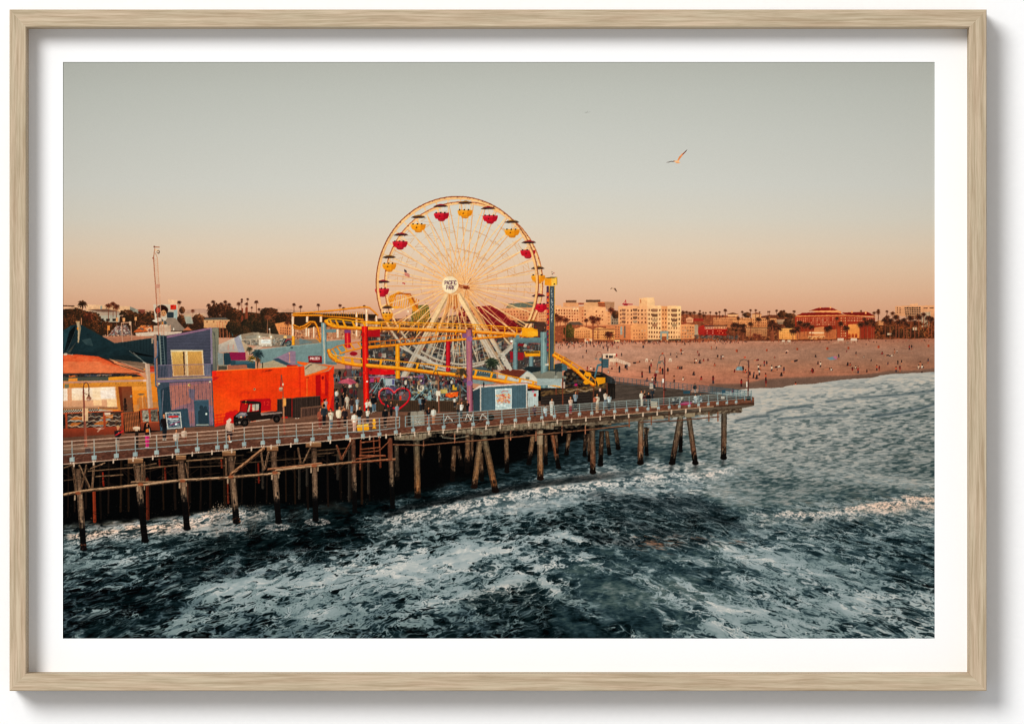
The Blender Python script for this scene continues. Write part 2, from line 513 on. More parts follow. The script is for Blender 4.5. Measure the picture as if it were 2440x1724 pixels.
# ---- people: one body each, with head, hair, clothes, arms and legs in the pose
def person(x, y, h, top='2a2a2e', leg='23262c', hair='1d1512', skin='b97a5a', pose='stand', d=0.0, shoe='b9b0a6', name='person', label=None, wide=1.0):
    """x, y: feet; h: standing height; d: facing/lean (-1..1)"""
    S(name, label)
    u = h / 7.6
    sw = .95 * u * wide
    if pose == 'sit':
        hy = y - 2.2 * u
        ln([(x - .3 * u, hy), (x + (.9 * d - .3) * u, hy + .3 * u), (x + (d - .3) * u, y)], (.75 * u, .45 * u), leg)
        ln([(x + .3 * u, hy), (x + (.9 * d + .35) * u, hy + .3 * u), (x + (d + .4) * u, y)], (.75 * u, .45 * u), leg)
    else:
        hy = y - 3.75 * u
        sp = .55 * u if pose == 'walk' else .25 * u
        ln([(x - .27 * u, hy), (x - .3 * u, hy + 1.9 * u), (x - sp, y)], (.85 * u * wide, .45 * u), leg)
        ln([(x + .27 * u, hy), (x + .33 * u, hy + 1.9 * u), (x + sp + d * .2 * u, y)], (.85 * u * wide, .45 * u), mixc(leg, '000000', .15))
        el(x - sp - .1 * u, y, .32 * u, .16 * u, shoe); el(x + sp + .1 * u + d * .2 * u, y, .32 * u, .16 * u, shoe)
    lx = x + d * .35 * u
    sy = hy - 2.75 * u
    ln([(lx, sy + .1 * u), (lx + d * .2 * u, sy - .5 * u)], .45 * u, skin)
    pg([(x - .62 * sw, hy + .25 * u), (lx - .98 * sw, sy + .35 * u), (lx - .45 * sw, sy), (lx + .45 * sw, sy), (lx + .98 * sw, sy + .35 * u), (x + .62 * sw, hy + .25 * u)], top)
    pg([(x + .1 * sw, hy + .25 * u), (lx + .3 * sw, sy + .1 * u), (lx + .98 * sw, sy + .35 * u), (x + .62 * sw, hy + .25 * u)], mixc(top, '000000', .3), .6)
    if pose == 'phone':
        ln([(lx - .9 * sw, sy + .4 * u), (lx - .85 * sw, sy + 1.5 * u), (lx + d * .8 * u, sy + .9 * u)], (.5 * u, .34 * u), mixc(top, '000000', .12))
        ln([(lx + .9 * sw, sy + .4 * u), (lx + .9 * sw, sy + 1.5 * u), (lx + d * .8 * u + .2 * u, sy + .9 * u)], (.5 * u, .34 * u), mixc(top, '000000', .25))
        el(lx + d * .9 * u, sy + .8 * u, .26 * u, .24 * u, skin)
    elif pose == 'raise':
        ln([(lx + .9 * sw, sy + .4 * u), (lx + 1.5 * u, sy - .2 * u), (lx + 1.6 * u, sy - 1.4 * u)], (.5 * u, .3 * u), skin)
        ln([(lx - .9 * sw, sy + .4 * u), (lx - 1.1 * sw, sy + 1.5 * u), (lx - .9 * sw, sy + 2.5 * u)], (.5 * u, .3 * u), top)
    else:
        for s in (-1, 1):
            ln([(lx + s * .92 * sw, sy + .4 * u), (lx + s * 1.12 * sw, sy + 1.6 * u), (x + s * (.95 * sw) + d * .3 * u, sy + 2.5 * u)], (.5 * u, .32 * u), mixc(top, '000000', .1 + .1 * s))
            el(x + s * .95 * sw + d * .3 * u, sy + 2.75 * u, .2 * u, .26 * u, skin)
    cx, cy = lx + d * .3 * u, sy - .95 * u
    el(cx, cy - .08 * u, .50 * u, .60 * u, hair)
    el(cx + d * .2 * u, cy + .12 * u, .36 * u, .44 * u, skin)
    if d == 0: el(cx, cy - .05 * u, .48 * u, .52 * u, hair)

def tiny(x, y, h, top, leg, pose='stand'):
    """a far-off figure on the sand, with its long shadow"""
    if pose == 'lie':
        ln([(x - h * .5, y), (x + h * .2, y - h * .08)], h * .24, leg); ln([(x + h * .05, y - h * .1), (x + h * .4, y - h * .2)], h * .3, top)
        el(x + h * .52, y - h * .26, h * .12, h * .12, '2a1712')
    elif pose == 'sit':
        el(x, y - h * .14, h * .32, h * .15, leg); ln([(x - h * .05, y - h * .15), (x, y - h * .48)], h * .28, top)
        el(x + h * .02, y - h * .62, h * .12, h * .13, '2a1712')
    else:
        ln([(x - h * .05, y), (x - h * .03, y - h * .5)], h * .13, leg); ln([(x + h * .08, y), (x + h * .03, y - h * .5)], h * .13, leg)
        ln([(x, y - h * .5), (x, y - h * .78)], h * .27, top); el(x, y - h * .91, h * .10, h * .11, '2a1712')
# ---------------------------------------------------------------- picture: sky, hills, town, beach
A_ = (140, 560, 5.407); B_ = (140, 800, 5.407); C_ = (480, 660, 5.407); D_ = (480, 860, 5.407)
E_ = (860, 440, 4.771); Q_ = (860, 690, 4.771); G_ = (1280, 660, 4.771); H_ = (1700, 690, 4.252)
I_ = (140, 1040, 3.28); J_ = (800, 1000, 3.06); K_ = (1400, 860, 2.421); L_ = (1300, 230, 5.467)
XX, YY = np.meshgrid(np.arange(BW, dtype=np.float32) + BX, np.arange(BH, dtype=np.float32) + BY)

S('sky', 'clear dusk sky fading from grey green to peach')
sky_stops = [(140, 'b4b6ad'), (220, 'bdbfb6'), (320, 'c6c7be'), (440, 'cfcec4'), (520, 'd6cfbf'), (590, 'dfcbb2'), (640, 'e2c3a4'), (690, 'e1b795'), (730, 'dda986'), (765, 'd59c7a'), (900, 'b88060')]
ys_ = [s[0] for s in sky_stops]
sk = np.stack([np.interp(YY[:, 0], ys_, [hx(s[1])[k] for s in sky_stops]) for k in range(3)], 1)
vig = 1 - .045 * ((XX - 1230) / 1040) ** 2
buf[:] = sk[:, None, :] * vig[..., None]
idb[:] = cur[0]
SKY_ID = cur[0]

S('hills', 'faint far mauve hills')
F(*C_)
pg([(-200, 440), (0, 405), (60, 415), (200, 430), (600, 430), (700, 440), (860, 395), (930, 400), (990, 380), (1060, 420), (1110, 400), (1200, 430), (1500, 420), (2200, 450), (2200, 560), (-200, 560)], 'b98f7d', .75)
F(*A_)
pg([(1500, 980), (1640, 962), (1780, 948), (1880, 950), (1960, 990), (1960, 1100), (1500, 1100)], 'a98577', .8)
pg([(980, 1000), (1100, 960), (1220, 970), (1220, 1100), (980, 1100)], 'b58b76', .7)

# ---- far left town
S('woodland', 'dark trees and shrubs around the town')
F(*A_)
VEG = ['2f2118', '42291c', '5c3420', '744026', '271c16']
pg([(40, 960), (150, 945), (300, 960), (360, 1000), (520, 1060), (900, 1040), (1250, 1040), (1700, 1100), (1900, 1060), (2300, 1020), (2300, 1320), (40, 1320)], '35241b')
mottle([(40, 960), (300, 950), (520, 1050), (1250, 1040), (1900, 1060), (2300, 1020), (2300, 1320), (40, 1320)], VEG + ['7a432b', '26221a'], 2600, 3, 11, .7)
F(*C_)
pg([(300, 560), (420, 440), (520, 470), (620, 450), (760, 470), (840, 400), (980, 460), (1170, 455), (1500, 470), (2271, 480), (2271, 760), (300, 760)], '33231a')
mottle([(300, 560), (420, 450), (760, 470), (860, 410), (1000, 460), (1200, 460), (1200, 760), (300, 760)], ['2e2219', '3b281c', '58321f', '834829', '37301f', '6b3a24', '2a231a'], 2600, 3, 12, .7)
TREE_ID = cur[0]

F(*A_)
S('building', 'low pale civic building on the bluff')
pg([(200, 905), (270, 905), (360, 960), (215, 958)], 'cfa283')
pg([(350, 893), (915, 917), (920, 990), (360, 978)], ('dcb18a', 'cfa07a'))
pg([(915, 917), (985, 945), (1045, 1010), (1045, 1065), (920, 1000)], '7e7b74')
rc(535, 910, 560, 962, '8d8a84'); rc(985, 955, 1022, 1000, '8f8a80')
pg([(320, 985), (560, 955), (790, 990), (790, 1045), (400, 1030)], '9d8678')
pg([(370, 960), (620, 950), (790, 985), (560, 990)], '6a4c40')
pg([(490, 1035), (790, 1030), (780, 1120), (512, 1124)], 'a79d90')
for a in (532, 612, 692): rc(a, 1076, a + 46, 1106, '26201e')
stripes([(340, 990), (790, 995), (790, 1040), (400, 1030)], 18, 'c0a48f', .5, .3)
S('building', 'red brown block beside the civic building')
pg([(1020, 958), (1110, 958), (1112, 1125), (1045, 1125), (1042, 1010)], '81453a'); stripes([(1020, 958), (1110, 958), (1112, 1125), (1045, 1125)], 24, '5e3029', .6, .35)
mottle([(1040, 1000), (1250, 980), (1250, 1150), (1060, 1150)], VEG, 160, 8, 26, .9)
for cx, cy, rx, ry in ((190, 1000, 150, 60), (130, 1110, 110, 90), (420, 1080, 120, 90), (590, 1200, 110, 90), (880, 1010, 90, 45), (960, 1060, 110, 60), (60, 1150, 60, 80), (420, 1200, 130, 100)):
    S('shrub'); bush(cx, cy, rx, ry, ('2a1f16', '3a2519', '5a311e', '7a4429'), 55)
S('palm_tree'); palm(305, 885, 72, 1000, '2b1c14', '4a2b1c', '5d3626')
for px_, py_, r_, b_ in ((640, 912, 50, 1090), (700, 890, 46, 1060), (742, 925, 54, 1090), (390, 1040, 90, 1100)):
    S('palm_tree'); palm(px_, py_, r_, b_, '47241a', '7a3d27', '6b3526')
S('shrub'); ln([(50, 908), (110, 912)], 14, '4a3123'); ln([(125, 910), (195, 915)], 14, '4a3123')
rc(50, 925, 205, 950, 'd0a284', .8)

S('building', 'tall pale building with a mural and red billboard')
pg([(1410, 828), (1522, 832), (1522, 900), (1410, 896)], 'd9ad8b')
pg([(1218, 893), (1530, 893), (1536, 1105), (1240, 1105)], 'bfae9e')
rc(1437, 898, 1513, 958, 'c93420'); rc(1450, 905, 1475, 930, 'a31d18')
el(1325, 968, 84, 68, '2c1411'); rc(1260, 960, 1310, 1060, '30140f')
el(1280, 970, 30, 34, 'a52a1f'); el(1350, 1005, 36, 42, 'c28a5f'); el(1332, 1002, 6, 4, '3a1d16'); el(1362, 1000, 6, 4, '3a1d16'); rc(1335, 1030, 1360, 1037, '8a3b2c')
rc(1395, 992, 1480, 1066, '22313d'); stripes([(1395, 992), (1480, 992), (1480, 1066), (1395, 1066)], 14, '3b4a54', .6, .4, False)
rc(1484, 962, 1528, 1085, '8fa5a6')
S('palm_tree'); palm(1550, 865, 34, 1130, '39201a', '5f3324', '5a3023')
S('shrub'); bush(1590, 965, 34, 40)
S('shrub'); bush(1580, 1090, 50, 60)
S('palm_tree'); palm(1725, 975, 30, 1090, '5b2f22', '7f4630', '6d3d2b')
S('building', 'glassy grey pavilion between trees')
pg([(1610, 1030), (1700, 1030), (1735, 1140), (1640, 1140)], '8d8c84'); stripes([(1610, 1030), (1700, 1030), (1735, 1140), (1640, 1140)], 20, 'a6a297', .6, .3, False)
rc(1620, 1005, 1900, 1050, 'c19b80', .7)
S('shrub'); bush(1800, 1085, 70, 65)
S('tree')
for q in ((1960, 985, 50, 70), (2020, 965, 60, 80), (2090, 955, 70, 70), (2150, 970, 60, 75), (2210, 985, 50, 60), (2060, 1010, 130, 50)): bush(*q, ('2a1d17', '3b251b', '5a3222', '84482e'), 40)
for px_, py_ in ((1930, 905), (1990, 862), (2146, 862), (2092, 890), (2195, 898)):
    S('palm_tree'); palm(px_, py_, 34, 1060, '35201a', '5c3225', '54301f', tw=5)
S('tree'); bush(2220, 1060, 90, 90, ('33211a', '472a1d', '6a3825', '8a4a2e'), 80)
S('house', 'cream house with a grey hipped roof')
pg([(1868, 1088), (2200, 1088), (2200, 1195), (1868, 1195)], ('cf9f70', 'c08c62')); pg([(1895, 1066), (2150, 1060), (2205, 1090), (1866, 1094)], '59524d')
for a in (1900, 1985, 2070, 2140): rc(a, 1105, a + 22, 1125, '8a5c40')
S('trapeze_rig', 'tall rig of slender orange poles'); 
for a in (2040, 2070, 2110, 2160, 2190): ln([(a, 1120), (a + 12, 1330)], 7, 'b8694a')
ln([(2030, 1118), (2200, 1110)], 8, 'b07a5f'); ln([(2195, 1160), (2240, 1290)], 12, '2f5a60')
S('rooftop', 'grey conical roof'); pg([(1380, 1072), (1505, 1066), (1560, 1140), (1650, 1230), (1390, 1230)], ('8f7a6e', '7a6a62'))
S('billboard', 'crowded painted hoarding among rooftops')
for a, b in ((735, 1062), (823, 1065), (975, 1050)):
    rc(a, b, a + 30, b + 50, 'd89a68'); rc(a + 8, b + 50, a + 14, b + 120, '9b6b54')
rc(625, 1165, 660, 1225, 'd98a45'); rc(628, 1225, 634, 1300, 'c0805a')
pg([(740, 1180), (870, 1150), (960, 1290), (640, 1290)], '6a5a58')
mottle([(740, 1180), (870, 1160), (930, 1290), (650, 1290)], ['c7a493', '3b3944', '7f3a34', '9aa0a4', '41302c', 'd4c0b2', '8a4a3c'], 260, 5, 12, .9)
ln([(640, 1290), (760, 1160)], 7, 'a3837a')
S('shed', 'orange roofed kiosk'); pg([(1000, 1215), (1060, 1160), (1200, 1160), (1220, 1240), (960, 1250)], 'b4582c'); mottle([(1000, 1210), (1070, 1165), (1200, 1165), (1210, 1240)], ['d98b4b', '5d3324', '2f4450', 'e2b38a', '8c3a22'], 70, 6, 16)
S('rooftop', 'flat pink rooftops behind the pier shops')
pg([(540, 1300), (1060, 1292), (1240, 1310), (1230, 1330), (700, 1392), (560, 1300)], ('a9735d', '9b6450'))
pg([(985, 1260), (1210, 1245), (1590, 1240), (1580, 1262), (1330, 1300), (1000, 1300)], 'c2ab9b'); rc(1222, 1165, 1440, 1245, 'bfa08b'); rc(1300, 1150, 1400, 1180, 'cdb39c'); rc(1230, 1190, 1280, 1240, 'a38674')
pg([(1600, 1225), (1660, 1178), (1720, 1225)], 'b86e50'); pg([(1200, 1100), (1320, 1065), (1390, 1070), (1390, 1080), (1260, 1130)], 'cdbfb0')
el(1170, 1222, 26, 30, 'd9b79d'); el(1170, 1226, 17, 22, '7d5445'); rc(1490, 1200, 1490, 1225, 'e0cdb8')
pg([(1320, 1070), (1395, 1130), (1380, 1145), (1330, 1120)], '39525a'); rc(1330, 1110, 1340, 1150, 'e58a2c')
for pts in ([(808, 1130), (822, 1370)], [(928, 1118), (940, 1345)], [(808, 1132), (930, 1122)], [(1437, 1160), (1440, 1240)], [(1350, 1090), (1356, 1330)]): ln(pts, 12, 'b98c76')
rc(905, 1110, 932, 1160, 'c9a48c'); rc(1475, 1195, 1488, 1225, 'e6d4c2')
mottle([(560, 1290), (1060, 1280), (1060, 1300), (560, 1310)], ['e0c0a8', '6b4438', 'c58e72'], 60, 4, 9)

# ---- middle town (behind the coaster)
F(*C_)
for px_, py_, r_, b_ in ((480, 345, 34, 560), (520, 290, 20, 570), (596, 285, 22, 570), (582, 345, 28, 570), (518, 318, 18, 500), (708, 320, 34, 560), (648, 392, 18, 480), (742, 415, 24, 500), (1193, 355, 30, 470), (1277, 382, 28, 450), (1506, 360, 28, 450), (1785, 365, 26, 450), (1830, 405, 28, 450), (2096, 375, 22, 420)):
    S('palm_tree'); palm(px_, py_, r_, b_, '3b211b', '5f3426', '7a4533' if 500 < px_ < 600 else '5a3327', tw=r_ * .22)
for px_, py_, w_ in ((525, 490, 26), (580, 480, 34)):
    S('palm_tree'); ln([(px_, py_ - 80), (px_, py_ + 90)], (w_ * .8, w_), '7b3e2c')
for cx, cy, rx, ry in ((870, 445, 110, 45), (420, 480, 100, 70), (880, 530, 100, 90), (640, 620, 130, 90), (770, 640, 110, 90), (1060, 540, 110, 80), (960, 690, 60, 80), (420, 640, 90, 90), (540, 690, 90, 60), (850, 580, 70, 90)):
    S('tree'); bush(cx, cy, rx, ry, ('2b2018', '38251a', '5b3321', '7d442c') if cy < 560 else ('272019', '332a1e', '4a3322', '633a26'), 70)
S('palm_tree'); palm(850, 520, 60, 740, '5c3323', '7d4730', '7d5540', tw=14)
S('building', 'orange lit hotel with shallow roof')
pg([(945, 600), (1080, 575), (1160, 620), (1160, 780), (1000, 740)], ('d98f55', 'b5704d')); windows([(1010, 640), (1150, 640), (1150, 760), (1010, 730)], 5, 3, '6b4234')
S('palm_tree'); palm(1105, 590, 46, 740, '4a271d', '74402c', '6a3b2a')
S('car_park', 'car park with rows of cars beyond the shops')
pg([(490, 740), (660, 710), (850, 725), (1280, 760), (1560, 760), (1560, 900), (800, 900), (520, 860)], ('8b7868', '7b6a5e'))
mottle([(540, 790), (1000, 790), (1150, 830), (1000, 880), (560, 870)], ['a8988a', '4f4a46', 'c2b2a2', '6a5b52', '8f8078', '394448', '9aa3a3'], 260, 5, 14, .85, .5)
rc(670, 712, 745, 745, '9b8a7a'); pg([(560, 760), (720, 740), (860, 790), (600, 800)], '8a8176')
S('sign', 'white roofed entrance sign with two lit lamps')
rc(738, 780, 902, 880, 'c9bcae'); rc(770, 805, 890, 850, 'e2e2de'); ln([(775, 832), (885, 832)], 6, '8fa3ad'); ln([(800, 818), (860, 818)], 5, '9a7f73')
pg([(740, 785), (820, 765), (905, 782), (905, 800), (738, 800)], 'b79d8a'); mottle([(760, 780), (890, 780), (890, 800), (760, 800)], ['a14a38', 'e4cfb8'], 20, 5, 8)
for a in (745, 898): el(a, 770, 24, 22, 'f0d8b0', .5, soft=3); el(a, 770, 11, 11, 'fff8e6')
S('fence'); rc(740, 870, 905, 890, 'd2c4b4'); stripes([(740, 872), (905, 872), (905, 890), (740, 890)], 12, '6d5c52', .8, .35, False)
for pts in ([(505, 806), (740, 800)], [(628, 806), (632, 870)], [(880, 670), (884, 760)]):
    S('pole'); ln(pts, 8, 'cdb49c')
el(876, 668, 8, 8, 'fff0d8')
S('ride_tower', 'small leaning tower ride with dark lattice'); pg([(1010, 885), (1060, 790), (1100, 795), (1060, 885)], '39393c'); ln([(1022, 880), (1070, 800)], 8, '9a9a96'); rc(1062, 755, 1100, 785, 'e2a25a'); el(1080, 770, 20, 16, 'f3bf76')
el(1120, 850, 40, 46, '2f3a40'); ln([(1085, 830), (1110, 800), (1165, 800)], 14, '8e2730'); mottle([(1090, 820), (1150, 820), (1150, 880), (1090, 880)], ['5d8592', '1f2528', '8b7b6d'], 40, 5, 12)

# white coaster posts, far loop and lamp-lit clutter behind the coaster
S('building', 'pale terraces glimpsed between coaster posts')
pg([(1200, 670), (1560, 640), (2271, 640), (2271, 800), (1200, 800)], 'b07a5c'); clutter([(1200, 670), (2271, 640), (2271, 800), (1200, 800)], ['d9a27a', 'e4b48c', '7b4433', '5b3328', 'c9855c', 'a8553a', 'f0cda4', '4a2d26'], 500, 6, 22, .8, .5)
F(*Q_)
S('fairground', 'crowded rides and stalls under the wheel')
pg([(0, 330), (830, 330), (1300, 250), (1800, 300), (2110, 300), (2110, 900), (1300, 900), (0, 1250)], '4c342d')
pg([(0, 560), (2040, 540), (2040, 900), (1250, 920), (1200, 1280), (0, 1280)], '403a39')
clutter([(0, 340), (2110, 340), (2110, 560), (0, 560)], ['2e2320', '7c4430', 'a8623f', '54312a', 'c98d5f', '3a3a38', '8c2b2a', '683c33', 'd8a97c', '2f3c40'], 900, 6, 26, .8, .6)
clutter([(0, 560), (2040, 560), (2040, 880), (1250, 900), (1200, 1000), (0, 1000)], ['272a2c', '5a5a58', '7a8a8e', '3b4a50', '8a2f2c', '5d4a58', 'a39b90', '1d1d1f', '47606a', '6b4a3a', 'b4b0a8', '2b2024'], 1300, 6, 30, .8, .6)
clutter([(90, 1000), (1200, 1000), (1200, 1260), (90, 1260)], ['30343a', '55666c', '76848a', '3a3c44', '27262a', '6b3b3a', '8a9296', '4a4450', '1f1d20'], 700, 6, 22, .8, .6)
FAIR_ID = cur[0]
for x, y in ((375, 500), (268, 248), (362, 222), (537, 247), (1300, 720), (1135, 500), (890, 560), (1560, 465)):
    el(x, y, 20, 20, 'ffd9a0', .45, soft=3); el(x, y, 8, 8, 'fff3d8')
F(*E_)
S('slide', 'green helter skelter behind the wheel'); pg([(590, 1380), (700, 1365), (770, 1370), (800, 1560), (560, 1600)], '63602f'); mottle([(590, 1380), (760, 1370), (800, 1560), (570, 1600)], ['7a7838', '46482a', 'a0763a', 'c4803a', '5a4a2c'], 160, 6, 18); [ln([(585 + k * 24, 1400 + k * 3), (620 + k * 24, 1580)], 7, 'd8902c', .8) for k in range(8)]
S('coaster_hill', 'yellow lattice coaster hill')
for k in range(9):
    a = k / 8; ln([(270 + 60 * a, 1400), (330 + 70 * a, 1270 - 30 * a), (430 + 60 * a, 1222 + 16 * a), (520 + 60 * a, 1250 + 20 * a), (600 + 60 * a, 1430)], 15, ['e8971f', 'f0a62c', 'c9741a'][k % 3])
for a in range(300, 640, 26): ln([(a, 1400), (a + 20, 1250 + abs(a - 470) * .35)], 10, rng.choice(['d07f1e', 'b8661c', 'e8a030']))
ln([(440, 1235), (560, 1240), (640, 1400)], 14, '9c4a20'); rc(215, 1385, 480, 1402, 'f0a52c')
S('ride_roof', 'long dark red roof of a ride hall')
pg([(1080, 1440), (1320, 1385), (1490, 1372), (1660, 1480), (1810, 1610), (1900, 1700), (1200, 1700)], ('7d1a20', '5e141b')); stripes([(1320, 1385), (1490, 1372), (1810, 1610), (1450, 1640)], 44, '8e252a', .8, .3, slope=.75)
mottle([(1060, 1400), (1320, 1400), (1320, 1600), (1060, 1600)], ['5b1c1c', '8c2a26', 'c98a62', 'e4b286', '3d1c1a'], 120, 8, 22)

# ---- right-hand town 
F(*G_)
S('woodland', 'band of shrubs and palms behind the beach'); WOOD2 = cur[0]
pg([(180, 500), (860, 480), (1640, 420), (2290, 440), (2290, 740), (180, 760)], '8a4a32')
mottle([(180, 500), (860, 480), (1640, 420), (2290, 440), (2290, 740), (180, 760)], ['5a2f20', 'a85c3a', 'c4764c', '45281c', '8a4a32', 'd08a5c'], 1500, 3, 10, .7)
F(*H_)
pg([(0, 300), (380, 290), (560, 255), (820, 262), (1640, 320), (2240, 320), (2240, 520), (0, 520)], '6a3a28')
mottle([(0, 300), (600, 270), (820, 280), (1640, 330), (2240, 330), (2240, 510), (0, 510)], ['3c241b', '54301f', '7a4228', '2f1f19', '9a5632', 'b56c3e', 'c98250'], 2400, 3, 10, .75)
F(*E_)
S('hotel', 'cream hotel wing with a grey green hipped roof seen through the wheel')
pg([(1570, 1410), (1960, 1385), (2110, 1400), (2110, 1560), (1700, 1540)], ('d9a17a', 'bd7c5c')); pg([(1648, 1402), (1675, 1352), (1970, 1330), (1975, 1392)], '5f6a68')
windows([(1620, 1430), (2100, 1410), (2100, 1540), (1640, 1520)], 14, 3, '8a4a38', .42, .5)
F(*G_)
S('hotel', 'white hotel with gabled balconies')
pg([(200, 320), (270, 318), (272, 340), (470, 350), (478, 520), (200, 560)], ('e0ae88', 'cf9470'))
pg([(0, 400), (100, 370), (100, 500), (0, 500)], 'd8a27c'); windows([(20, 400), (100, 390), (100, 500), (20, 500)], 4, 3, '9b5b44')
for a in (212, 400, 440):
    pg([(a, 372), (a + 20, 345), (a + 40, 372)], 'efc9a2')
windows([(205, 360), (470, 365), (476, 500), (205, 500)], 9, 4, '7a4230', .5, .55, alt='a06a4c')
S('hotel', 'stepped office blocks with dark plant rooms')
rc(298, 290, 470, 340, 'cf9a76'); rc(325, 264, 446, 290, '6d5248'); rc(468, 293, 530, 312, '8a4a3c')
pg([(530, 290), (700, 285), (765, 285), (765, 340), (530, 330)], 'd6a67f'); rc(553, 259, 718, 285, '5d4a45')
pg([(690, 285), (770, 282), (776, 340), (700, 336)], 'b8673f'); rc(690, 300, 772, 312, '6a4238'); rc(690, 322, 772, 330, '6a4238')
pg([(765, 282), (875, 282), (875, 345), (800, 380), (776, 340)], 'a5806c'); stripes([(765, 282), (875, 282), (875, 345), (776, 340)], 16, '8a6656', .5, .3)
S('hotel', 'peach hotel block with small square windows')
pg([(470, 335), (600, 325), (650, 330), (780, 345), (782, 385), (835, 395), (838, 550), (480, 545)], ('e3b28a', 'd49a72')); pg([(780, 345), (782, 385), (835, 395), (838, 550), (790, 548)], 'd7a078', .8)
pg([(470, 335), (530, 330), (535, 545), (482, 540)], 'cd926d')
windows([(655, 368), (760, 372), (760, 550), (655, 548)], 3, 4, '7d4430', .42, .34, skip=.25); windows([(500, 365), (560, 365), (560, 520), (500, 520)], 2, 4, '8b5440', .5, .45); windows([(790, 400), (838, 402), (838, 545), (790, 545)], 1, 4, 'a0664c', .4, .3)
S('house', 'grey house between hotels'); rc(838, 420, 925, 545, '8d7d74'); windows([(845, 470), (920, 470), (920, 540), (845, 540)], 3, 2, '53423c'); S('tree'); bush(890, 425, 36, 45)
S('crane', 'small red tower crane'); ln([(1005, 262), (1010, 322)], 8, 'a8323a'); ln([(972, 306), (1082, 309)], 10, 'a8323a'); ln([(1005, 266), (976, 304)], 4, 'a8323a'); rc(985, 300, 1030, 325, '9a2d35')
S('hotel', 'tall cream beach hotel with rows of windows')
pg([(1160, 240), (1248, 232), (1330, 232), (1336, 330), (1160, 330)], ('eac29a', 'dfb088')); pg([(1248, 232), (1330, 232), (1336, 330), (1250, 330)], 'efcaa2'); rc(1168, 255, 1182, 292, 'b07050')
pg([(922, 330), (1090, 325), (1160, 330), (1252, 325), (1252, 545), (922, 540)], ('e2b089', 'd69b74'))
pg([(1252, 322), (1412, 325), (1412, 720), (1252, 712)], ('efc69c', 'e9bb90'))
pg([(1412, 328), (1480, 330), (1480, 725), (1412, 720)], 'd89e70'); pg([(1478, 325), (1637, 328), (1632, 715), (1478, 722)], ('efc59a', 'e7b78b'))
W_ = '6e4436'
windows([(930, 360), (1252, 355), (1252, 535), (930, 540)], 8, 4, W_, .36, .46, alt='9a7058')
windows([(960, 355), (1005, 352), (1005, 530), (960, 530)], 1, 4, '745448', .95, .6); windows([(1086, 350), (1138, 350), (1138, 528), (1086, 528)], 1, 4, '7a5a4c', .95, .6, alt='a58a78')
windows([(1258, 350), (1408, 352), (1408, 705), (1258, 700)], 5, 7, W_, .46, .46, alt='a57c60'); windows([(1306, 350), (1368, 350), (1368, 575), (1306, 575)], 1, 4, '7d5c4c', .95, .62, alt='b5967c')
windows([(1416, 352), (1476, 352), (1476, 640), (1416, 640)], 2, 6, '6a3a2a', .40, .42); windows([(1484, 352), (1630, 352), (1628, 705), (1484, 705)], 5, 7, W_, .46, .46, alt='a57c60'); windows([(1530, 350), (1590, 350), (1590, 575), (1530, 575)], 1, 4, '7d5c4c', .95, .62, alt='b5967c')
S('building', 'pink low block with blue bay windows')
pg([(780, 545), (925, 540), (1060, 545), (1065, 712), (800, 700)], ('c4845f', 'b3704f')); pg([(1060, 550), (1120, 535), (1252, 542), (1252, 712), (1080, 718), (1065, 712)], ('dba171', 'cd8f66'))
windows([(1085, 590), (1240, 590), (1240, 705), (1085, 710)], 5, 3, '8a5a48', .42, .42, alt='aa9488'); rc(945, 560, 968, 655, '8e96a0'); rc(985, 555, 1005, 690, '6b5a56'); windows([(880, 555), (940, 555), (940, 690), (880, 690)], 2, 5, '6f4a40', .5, .4)
S('entrance', 'blue framed hotel doorway'); rc(1398, 612, 1490, 640, '7f93a0'); rc(1398, 640, 1418, 712, '7f93a0'); rc(1472, 640, 1490, 712, '7f93a0'); rc(1418, 672, 1470, 722, '8a5038'); rc(1418, 640, 1472, 672, 'd9a97c')
S('building', 'low tan annexe of the beach hotel'); pg([(1630, 540), (1700, 532), (1790, 540), (1788, 700), (1630, 705)], ('d59a70', 'c88a62')); windows([(1640, 555), (1785, 555), (1785, 695), (1640, 695)], 5, 4, '8d6150', .5, .5, alt='a88a7a')
S('building', 'cream villas with tiled roofs by the promenade')
pg([(418, 590), (520, 560), (610, 590), (615, 700), (420, 690)], ('d9a274', 'c48558')); pg([(600, 600), (700, 570), (880, 600), (880, 712), (610, 712)], ('e0ac74', 'd0935e')); rc(520, 545, 900, 560, 'b9785a'); rc(620, 590, 880, 600, '6e4436')
windows([(430, 610), (600, 600), (600, 690), (430, 690)], 7, 3, '8a5a40', .45, .5); windows([(625, 610), (875, 608), (875, 705), (625, 705)], 11, 3, '9b6a48', .45, .5, alt='7a4a38')
rc(540, 700, 640, 745, 'e2c0a2'); el(575, 722, 22, 20, 'c96a40'); rc(870, 715, 940, 738, 'f0d5a4')
pg([(330, 540), (370, 508), (480, 508), (530, 538), (480, 545)], '5a4a46')
S('shrub', 'clipped green tree by the promenade'); bush(362, 620, 55, 78, ('33301a', '453a20', '5c4a26', '7a5a30'), 90)
S('hedge'); pg([(1218, 712), (1400, 708), (1400, 728), (1218, 728)], '5a3f30'); pg([(1492, 706), (1640, 702), (1640, 725), (1492, 728)], '503828'); bush(380, 712, 90, 25, ('3a2a1e', '4a3020', '6b4028', '8a4a30'), 40)
for px_, py_, r_, b_ in ((232, 480, 40, 800), (262, 470, 46, 800), (322, 490, 40, 790), (212, 440, 34, 600), (558, 490, 26, 560), (628, 470, 44, 760), (690, 480, 36, 700), (640, 510, 30, 760), (820, 655, 54, 715), (842, 375, 40, 430)):
    S('palm_tree'); palm(px_, py_, r_ * 1.15, b_, '45221a', '85422a', '8a4a34', tw=10, n=20)
